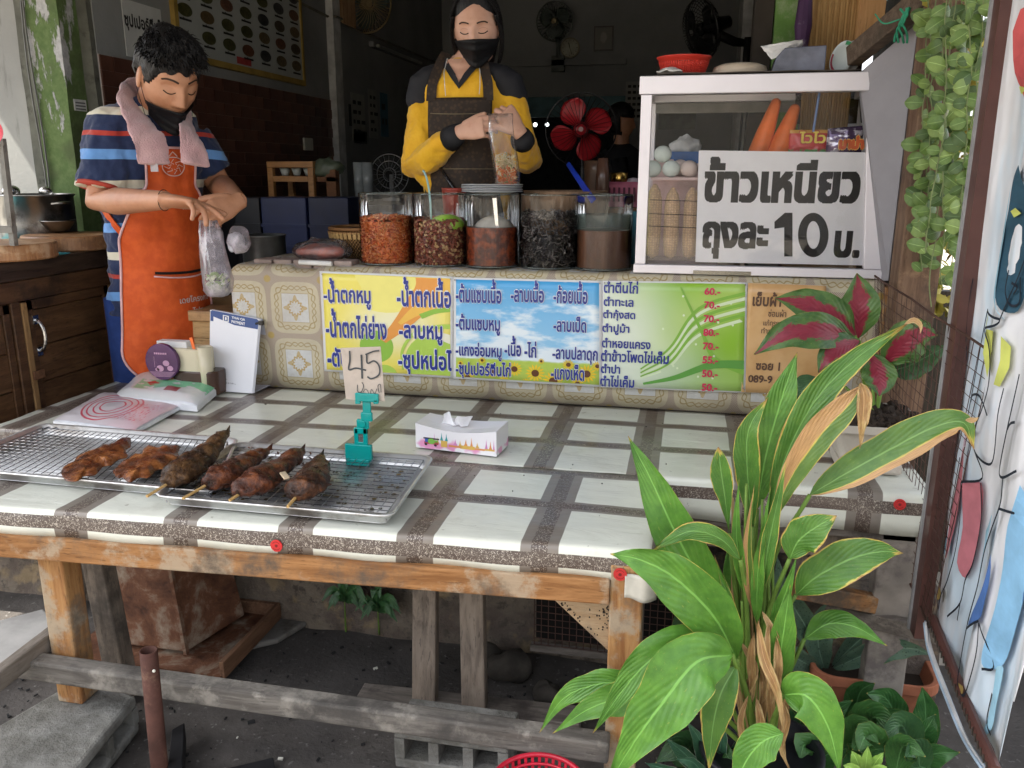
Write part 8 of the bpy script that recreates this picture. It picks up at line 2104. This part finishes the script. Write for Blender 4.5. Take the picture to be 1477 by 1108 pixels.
for k in range(12):
    x_ = random.uniform(1062,1128); y0 = random.uniform(880,1010); y_ = YG - random.uniform(.04,.12); dx = random.uniform(-18,22)
    leaf(t,[(x_,y0,y_),(x_ + dx,y0 + 38,y_ - .01),(x_ + dx*.4,y0 + 80,y_),(x_ + dx*1.6,y0 + 118,y_)],random.uniform(10,20),LY,seed=k + 40,fold=.7,wav=.5,nm='dry_leaf',nu=15,nv=4)
leaf(t,[(1093,895,1.44),(1102,950,1.42),(1122,1000,1.41),(1132,1075,1.41)],20,LY,seed=60,fold=.7,wav=.4,nm='dry_leaf',nu=15,nv=4)
leaf(t,[(1304,468,1.575),(1318,462,1.575),(1328,470,1.575),(1327,482,1.575)],8,LY,seed=61,nm='dry_curl',nu=9,nv=3)
leaf(t,[(1392,606,1.54),(1404,606,1.54),(1412,602,1.54)],8,LY,seed=62,nm='dry_curl',nu=9,nv=3)
# the red-leaved plant in its white trough
q0, q1 = aty(1196,611,2.05), aty(1340,622,2.05); cx_ = (q0.x + q1.x) / 2; hx_ = (q1.x - q0.x) / 2; zt_ = q0.z
t = thing('white_planter','white footed plastic planter full of soil on the rear table','planter',(cx_,2.16,TOP))
wpl = M('planter_white',(.46,.42,.36),.5,var=.1,sc=7,c2=(.36,.32,.28)); z0_ = TOP + .004
b = MB(); b.loft([rbox(b,cx_,2.16,z0_ + z,hx_*f,.10*f + .02,.03) for z,f in ((.018,.55),(.022,.60),(.07,.74),(.115,.90),(zt_ - z0_ - .022,.97),(zt_ - z0_ - .021,1.0),(zt_ - z0_,1.0),(zt_ - z0_ - .001,.94),(zt_ - z0_ - .025,.90))]); part('trough',b,wpl,t,smooth=False,bev=.003)
for k in (-1,1): b = MB(); b.box((cx_ + k*hx_*.40 - .03,2.085,z0_),(cx_ + k*hx_*.40 + .03,2.23,z0_ + .03)); part('foot',b,wpl,t,bev=.008)
b = MB(); random.seed(2)
for k in range(420): p = V((cx_ + random.uniform(-.9,.9)*hx_,2.16 + random.uniform(-.1,.1),zt_ - .015 + random.uniform(0,.02))); r_ = random.uniform(.004,.012); b.box(p - V((r_,r_,r_*.5)),p + V((r_,r_,r_*.5)),rot=Matrix.Rotation(random.uniform(0,3),3,V((random.random(),random.random(),random.random())).normalized()))
part('soil',b,M('potting_soil',(.035,.025,.018),.95),t,kind='stuff')
t = thing('red_leaf_plant','plant with broad green leaves blotched crimson, growing in the white planter','plant',(cx_,2.16,zt_))
SB = (1262,612,2.16)
for lf, w_, m, kw in (([(1234,484,2.16),(1205,462,2.10),(1160,438,2.08),(1117,430,2.07)],56,LA,dict(seed=1)),([(1238,488,2.18),(1238,455,2.16),(1240,425,2.16),(1236,394,2.16)],56,LA,dict(seed=2)),([(1234,490,2.14),(1190,478,2.06),(1135,482,2.03),(1087,512,2.02)],52,LA,dict(seed=3)),
    ([(1240,492,2.13),(1218,500,2.08),(1196,515,2.05),(1180,538,2.04)],44,LA,dict(seed=4)),([(1276,524,2.2),(1300,500,2.16),(1328,482,2.14),(1352,484,2.13)],56,LA,dict(seed=5)),([(1282,536,2.24),(1310,528,2.22),(1338,514,2.20),(1368,498,2.19)],42,LK,dict(seed=6)),([(1256,510,2.2),(1266,535,2.17),(1270,555,2.15),(1268,572,2.14)],46,LA,dict(seed=7)),([(1180,545,2.25),(1160,560,2.24),(1150,580,2.24)],34,LK,dict(seed=8))):
    leaf(t,lf,w_,m,fold=.14,prof=(.9,.62),nu=24,nv=10,**kw); stem(t,[SB,((lf[0][0] + 1262)/2,560,2.23),lf[0]],.005,.003)
# hanging vine: every leaf a part
t = thing('hanging_vine','button-leaved vine hanging in front of the bright gap right of the post','plant',(.64,2.2,1.0))
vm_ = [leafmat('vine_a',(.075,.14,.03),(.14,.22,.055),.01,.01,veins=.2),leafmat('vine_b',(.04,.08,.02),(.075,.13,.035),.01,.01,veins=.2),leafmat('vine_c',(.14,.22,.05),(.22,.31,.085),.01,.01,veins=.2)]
pm_ = []
for m in vm_:
    b = MB(); b.grid(lambda u,v: V(((v - .5)*.026*math.sin(PI*min(1,u*.96 + .02)) ** .6,-.003*math.sin(PI*u) + .004*abs(v - .5) ,u*.034)),8,6); me = b.mesh('leaf',smooth=True); me.materials.append(m); pm_.append(me)
random.seed(77); nl = 0
for k in (0,8,3,11,5,14,1,9,6,12,2,10,4,13,7):
    x0 = 1342 + k * 6.6; yd = 2.06 + .24 * random.random(); x_ = x0; pts = []; py = -25; lim = random.uniform(360,470) if k < 9 else random.uniform(230,420)
    while py < lim:
        pts.append((min(x_,1436 - py*.115),py,yd)); py += 26; x_ += random.uniform(-5,5) - .9
    if len(pts) < 3: continue
    P_ = spl([aty(*p) for p in pts],3); b = MB(); b.tube(P_,.0014,5); part('stem',b,M('vine_stem',(.16,.20,.08),.6),t)
    for i, p in enumerate(P_):
        if random.random() < .22 or nl > 292: continue
        o = bpy.data.objects.new('leaf',random.choice([pm_[0],pm_[0],pm_[1],pm_[2]])); C.objects.link(o); o.parent = t
        o.location = p - ROOT[t.name]; o.rotation_euler = (random.uniform(-.9,.5),random.choice((-1,1))*random.uniform(.6,2.3),random.uniform(-.7,.7)); s_ = random.uniform(.85,1.4); o.scale = (s_,s_,s_); nl += 1
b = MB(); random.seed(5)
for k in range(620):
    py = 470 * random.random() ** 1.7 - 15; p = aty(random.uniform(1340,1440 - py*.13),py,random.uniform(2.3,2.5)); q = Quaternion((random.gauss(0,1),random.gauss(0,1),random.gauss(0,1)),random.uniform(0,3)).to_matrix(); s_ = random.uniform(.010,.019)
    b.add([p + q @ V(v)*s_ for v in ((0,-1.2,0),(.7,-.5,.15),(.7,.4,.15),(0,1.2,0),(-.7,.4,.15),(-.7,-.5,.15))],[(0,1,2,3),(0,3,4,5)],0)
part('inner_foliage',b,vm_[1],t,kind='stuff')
# low plants on the ground at the right
def clump(name,lab,leaves,mat,w_,**kw):
    q = aty(*leaves[0][0]); t = thing(name,lab,'plant',(q.x,q.y,0))
    for i, l_ in enumerate(leaves): leaf(t,l_,w_*(1 - .06*(i % 3)),mat,seed=i + 3,**kw)
    return t
clump('spotted_agave','grey-green spotted succulent with long leaves under the rear table',[[(1190,960,2.1),(1160,900,2.05),(1130,850,2.0),(1120,800,1.98)],[(1200,960,2.1),(1250,915,2.05),(1300,885,2.0),(1345,875,1.98)],[(1200,965,2.1),(1260,940,2.02),(1310,935,1.98),(1345,945,1.95)],[(1190,970,2.1),(1180,920,2.06),(1200,880,2.05),(1240,868,2.05)],[(1185,970,2.08),(1130,940,2.0),(1105,935,1.98)]],LS,44,fold=.5)
clump('spiny_aloe','dark teal aloe with white-toothed leaves at the foot of the tall plant',[[(1020,1120,1.6),(985,1085,1.58),(960,1065,1.57)],[(1020,1125,1.6),(1010,1070,1.57),(990,1040,1.56)],[(1030,1125,1.6),(1040,1070,1.57),(1042,1035,1.56)],[(1035,1125,1.62),(1065,1080,1.6),(1080,1050,1.6)],[(1010,1130,1.6),(960,1110,1.58),(930,1100,1.57)],[(1025,1130,1.55),(1000,1100,1.52),(975,1095,1.5)]],leafmat('leaf_teal',(.03,.10,.055),(.06,.15,.08),.03,.02,yel=(.5,.55,.4),brown=(.5,.5,.4)),30,fold=.6)
MATS['gloss'] = leafmat('leaf_mid',(.03,.10,.022),(.055,.15,.035),.012,.03)
clump('creeping_plant','mass of glossy dark green leaves around the terracotta pot',[[(1230,1100,1.95),(1260,1050,1.9),(1290,1035,1.88),(1325,1040,1.86)],[(1240,1110,1.9),(1200,1060,1.88),(1180,1040,1.87)],[(1290,1110,1.85),(1330,1060,1.8),(1350,1030,1.8)],[(1300,1120,1.8),(1340,1090,1.76),(1385,1085,1.74)],[(1230,1050,1.98),(1240,1000,1.95),(1262,985,1.93)],[(1330,1100,1.9),(1335,1030,1.9),(1330,990,1.9)],[(1180,1100,1.8),(1190,1040,1.78),(1230,1010,1.76)],[(1220,1120,1.7),(1250,1085,1.68),(1290,1080,1.66)],[(1160,1120,1.75),(1190,1090,1.72),(1240,1075,1.7)],[(1300,1060,1.92),(1280,1010,1.9),(1250,1000,1.88)],[(1280,1130,1.7),(1310,1095,1.68),(1345,1110,1.66)],[(1150,1060,1.95),(1165,1010,1.93),(1200,990,1.92)]],leafmat('leaf_gloss',(.022,.085,.02),(.045,.14,.035),.012,.03),46,fold=.3,prof=(.8,.6))
clump('lime_seedling','small lime green seedling at the bottom edge',[[(1245,1120,1.62),(1235,1095,1.60),(1228,1083,1.6)],[(1247,1120,1.62),(1250,1095,1.6),(1252,1076,1.6)],[(1250,1120,1.62),(1264,1098,1.6),(1275,1085,1.6)],[(1243,1120,1.6),(1228,1108,1.58),(1216,1104,1.58)],[(1252,1122,1.6),(1268,1110,1.58),(1280,1106,1.58)]],LL,20,fold=.2)
random.seed(41)
t = thing('ground_ivy','dense low tangle of broad dark leaves filling the lower right corner','plant',(.45,1.9,0))
for k in range(15):
    x_ = random.uniform(985,1375); y_ = random.uniform(1050,1118) if x_ > 1130 else random.uniform(1050,1120); yy = 2.02 - (y_ - 975) / 145 * .42; dx = random.uniform(-42,42); h = random.uniform(18,48)
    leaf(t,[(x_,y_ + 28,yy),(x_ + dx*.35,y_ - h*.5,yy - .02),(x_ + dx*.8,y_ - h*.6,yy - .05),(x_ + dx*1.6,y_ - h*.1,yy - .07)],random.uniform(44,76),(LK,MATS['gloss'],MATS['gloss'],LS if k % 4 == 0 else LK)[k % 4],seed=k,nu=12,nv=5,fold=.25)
t = thing('wall_weed','pair of small weeds growing from the foot of the plinth under the table','plant',aty(500,905,2.1))
for (cx0,cy0) in ((497,868),(545,882)):
    for k in range(9):
        a = k * 2.4; dx, dy = math.cos(a) * 34, -abs(math.sin(a)) * 22 + (14 if k % 2 else -10); leaf(t,[(cx0,cy0,2.08),(cx0 + dx*.5,cy0 + dy*.8 - 6,2.05),(cx0 + dx,cy0 + dy + 14,2.03)],17,LK,seed=k,nu=8,nv=4,fold=.2)
    stem(t,[(cx0 + 2,915,2.11),(cx0,cy0,2.08)],.003,.002)
# terracotta trough on the ground
t = thing('terracotta_trough','old terracotta trough half buried in leaves at lower right','planter',(.62,2.05,0))
q0, q1 = aty(1172,975,2.0), aty(1362,985,2.0); cx_ = (q0.x + q1.x) / 2; hx_ = (q1.x - q0.x) / 2; zt_ = q0.z + .01
b = MB(); b.loft([rbox(b,cx_,2.1,z,hx_*f,.1*f + .01,.05) for z,f in ((.002,.8),(zt_ - .03,.95),(zt_ - .029,1),(zt_,1),(zt_ - .001,.92),(.05,.8))]); part('trough',b,M('terracotta',(.36,.13,.07),.8,var=.3,sc=9,c2=(.22,.10,.06)),t,smooth=False,bev=.008)
b = MB(); b.box((cx_ - hx_*.85,2.02,.05),(cx_ + hx_*.85,2.18,zt_ - .04)); part('soil',b,M('potting_soil'),t)
# ================================================================ under the tables
def bl(pts,h,m=0,drop=.0):
    b = MB(); P_ = [V(p) for p in pts]; b.prism([V((p.x,p.y,p.z)) for p in P_],(0,0,-h)); return b
# cracked hollow block under the left leg
g = G('mortar_grey'); n_ = g.noise(sc=7,det=7,ro=.7); grm = g.done(g.mix(g.ss(n_,.35,.65),(.12,.115,.10),(.24,.235,.215)),.9,bump=n_,bs=.9,bd=.02)
q = [atz(118,975,.104),atz(196,1003,.104),atz(75,1150,.104),atz(-60,1080,.104)]
t = thing('concrete_block','chipped hollow concrete block lying under the orange table leg','concrete block',(q[0] + q[2])/2 - V((0,0,.104)))
b = MB(); b.prism(q,(0,0,-.030)); o = part('upper_face',b,grm,t,bev=.008)
b = MB(); b.prism([p - V((0,0,.074)) for p in q],(0,0,-.028)); part('lower_face',b,grm,t,bev=.008)
for f in (0,.33,.66,.97):
    a, c = q[1].lerp(q[2],f), q[0].lerp(q[3],f); d = (q[2] - q[1]).normalized() * .022
    b = MB(); b.prism([a - V((0,0,.0305)),a + d - V((0,0,.0305)),c + d - V((0,0,.0305)),c - V((0,0,.0305))],(0,0,-.043)); part('web',b,grm,t)
# pale slab in the sun patch
q = [atz(-40,905,.03),atz(62,878,.03),atz(92,915,.03),atz(-20,985,.03)]
b = MB(); b.prism(q,(0,0,-.03)); solo('paving_slab',b,M('pale_slab',(.38,.37,.35),.9,var=.2,sc=9),'pale paving slab catching sunlight at the left edge','slab',bev=.004)
# hollow block on the right
a, c = atz(556,1075,.10), atz(725,1100,.10)
t = thing('concrete_block','hollow concrete block with open cells below the foot rail','concrete block',((a.x + c.x)/2,1.62,0))
x0, x1, y0, y1 = a.x, c.x, 1.575, 1.70; zt_ = .10
b = MB(); b.box((x0,y0,zt_ - .022),(x1,y1,zt_)); part('upper_face',b,grm,t,bev=.004)
b = MB(); b.box((x0,y0,.0),(x1,y1,.024)); part('lower_face',b,grm,t,bev=.004)
for k in range(4):
    xx = x0 + (x1 - x0 - .024) * k / 3; b = MB(); b.box((xx,y0 + .001,.0245),(xx + .024,y1 - .001,zt_ - .0225)); part('web',b,grm,t)
# iron pipe
p1, p0 = aty(214,938,1.40), aty(232,1125,1.40); ru = M('rusty_pipe',(.07,.03,.022),.75,var=.4,sc=14,c2=(.16,.09,.06))
t = thing('iron_pipe','rusty iron pipe standing upright in front of the foot rail','pipe',p0)
b = MB(); r_ = .0185; b.tube([p0 - V((0,0,.12)),p0,p1],r_,24,caps=False); part('tube',b,[ru],t,smooth=True,solid=.003)
b = MB(); random.seed(6)
for k in range(7): b.tube([p0 + V((math.cos(a)*(.028 + .003*math.sin(a*3 + k)),math.sin(a)*.026,-.02 + .006*k + .004*math.sin(a*2 + k))) for a in [2*PI*j/24 for j in range(25)]],.0016,5)
part('string_wrap',b,M('white_string',(.4,.38,.35),.8),t,kind='stuff')
b = MB(); d = aty(222,968,1.38); b.ball(d,.0035,6); part('paint_drop',b,M('rice_crumb'),t)
blk2 = M('black_rubber',(.014,.014,.015),.6)
b = MB(); b.prism([atz(248,1052,.06),atz(266,1042,.06),atz(262,1120,.06),atz(240,1120,.06)],(0,0,-.05)); solo('rubber_strip',b,blk2,'black rubber strip leaning behind the iron pipe','scrap',bev=.002)
b = MB(); b.prism([atz(310,1112,.02),atz(394,1092,.02),atz(402,1130,.02),atz(300,1140,.02)],(0,0,-.018)); solo('black_board',b,blk2,'flat black board lying at the bottom edge','board',bev=.002)
# rusty tapered hood on its tray
rust = blob_mat('rust_sheet',(.05,.022,.014),(.15,.065,.035),(.34,.29,.22),8,.6,.9)
t = thing('rusty_hood','rusty tapered sheet-metal hood standing under the front table','scrap metal',(-1.4,1.95,.03))
bt = [V((-1.585,1.84,.045)),V((-1.315,1.84,.045)),V((-1.255,2.06,.045)),V((-1.6,2.06,.045))]; tp_ = [V((-1.60,1.86,.60)),V((-1.375,1.86,.60)),V((-1.345,2.03,.60)),V((-1.61,2.03,.60))]
b = MB(); b.loft([bt,[p.lerp(q_,.5) + V((.004,0,0)) for p,q_ in zip(bt,tp_)],tp_]); part('hood',b,rust,t,bev=.006)
b = MB(); b.beam(bt[1] + V((.004,-.004,0)),tp_[1] + V((.004,-.004,0)),.014,.01,(1,0,0)); part('corner_seam',b,rust,t)
b = MB(); b.box((-1.66,1.78,.018),(-1.17,2.10,.03)); part('base_plate',b,rust,t)
for (a,c) in (((-1.17,1.78),(-1.17,2.10)),((-1.66,2.105),(-1.165,2.105))): b = MB(); b.beam(V((a[0],a[1],.045)),V((c[0],c[1],.045)),.014,.05); part('base_rim',b,WOOD('rust_wood',(.12,.06,.035),(.22,.12,.07),1),t,bev=.002)
b = MB(); b.prism([V((-1.25,1.9,.018)),V((-1.12,2.0,.018)),V((-1.08,2.11,.018)),V((-1.3,2.11,.018))],(0,0,-.018)); solo('flat_stone',b,conc,'flat broken stone under the tray of the rusty hood','stone',bev=.006)
# rear timber, dark mesh cage, rubble
t = thing('mesh_cage','dark wire mesh cage in the shadow under the right of the table','cage',(-.15,2.06,0))
b = MB(); 
for k in range(24): x_ = -.36 + .45 * k / 23; b.tube([(x_,2.03,.08),(x_,2.03,.46)],.0013,4)
for k in range(20): z_ = .08 + .38 * k / 19; b.tube([(-.36,2.03,z_),(.09,2.03,z_)],.0013,4)
part('wires',b,rm_,t,kind='stuff')
for z_ in (.06,.461): b = MB(); b.box((-.37,2.025,z_),(.1,2.045,z_ + .019)); part('frame_rail',b,greywood,t)
b = MB(); b.box((-.36,2.06,.08),(.09,2.12,.46)); part('dark_block',b,M('near_black',(.012,.011,.01),.9),t)  # near-black block right behind the mesh
b = MB(); random.seed(15)
for (x_,y_,r_) in ((-.42,1.98,.055),(-.30,1.90,.035),(-.18,1.93,.03),(-.5,2.03,.04),(.02,1.95,.03)):
    bb = MB(); bb.ball((x_,y_,r_*.6),r_,8,sq=(1.2,.9,.75)); bb.v = [q + V((ns(q,25,1),ns(q,25,2),ns(q,25,3)))*.012 for q in bb.v]
    solo('rubble_stone',bb,M('dark_stone',(.055,.048,.04),.95,var=.4,sc=14,bs=.8),{-.42: 'largest grey rubble stone behind the grey braces',-.30: 'small stone in front of the mesh cage, left one',-.18: 'small stone in front of the mesh cage, middle one',-.5: 'stone hard against the plinth behind the braces',.02: 'small stone in front of the mesh cage, right one'}[x_],'stone',group='rubble under the table',smooth=True,disp=[(.03,.03,3)])
b = MB(); b.tube([(-.24,1.88,.02),(-.1,1.90,.03),(.0,1.86,.03)],.006,8); solo('yellow_stick',b,M('yellow_stick',(.35,.24,.03),.6),'thin yellowish stick on the dark ground under the table','stick')
b = MB(); b.beam((.30,1.96,.36),(.50,2.00,.32),.03,.045); solo('broken_timber',b,oldwood,'short reddish timber stub beside the rear table leg','timber',bev=.003)
b = MB(); b.beam((.40,2.06,.26),(.66,1.90,.30),.03,.04); solo('grey_batten',b,greywood,'grey batten crossing behind the rear table leg','timber',bev=.003)
b = MB(); b.box((.30,2.06,.2),(.34,2.1,.585)); b.box((.08,2.03,.42),(.48,2.05,.48)); solo('rear_frame',b,greywood_z,'dark timber frame under the rear table','frame')
# red basket at the bottom edge
c = aty(777,1136,1.36); 
t = thing('red_basket','round red plastic basket on the ground at the bottom edge','basket',(c.x,1.36,0))
zt_ = c.z; R0 = .095
b = MB(); b.tube([V((c.x + R0*math.cos(a),1.36 + R0*math.sin(a),zt_)) for a in [2*PI*k/48 for k in range(49)]],.005,8); b.tube([V((c.x + R0*.92*math.cos(a),1.36 + R0*.92*math.sin(a),zt_ - .016)) for a in [2*PI*k/48 for k in range(49)]],.003,8); part('rim',b,M('crate_red',(.42,.012,.03),.35),t,smooth=True)
b = MB()
for k in range(40):
    a = 2 * PI * k / 40; f = lambda r, z: V((c.x + r*math.cos(a),1.36 + r*math.sin(a),z)); b.beam(f(R0*.98,zt_),f(R0*.75,max(.0,zt_ - .14)),.006,.002,(math.cos(a),math.sin(a),0))
part('rib',b,M('crate_red'),t,kind='stuff')
b = MB(); b.lathe([(.001,zt_ - .14),(R0*.76,zt_ - .14),(R0*.76,zt_ - .13),(.001,zt_ - .13)],(c.x,1.36,0),32); b.box((c.x - .05,1.33,.0),(c.x + .05,1.39,zt_ - .141)); part('base',b,M('crate_red'),t)
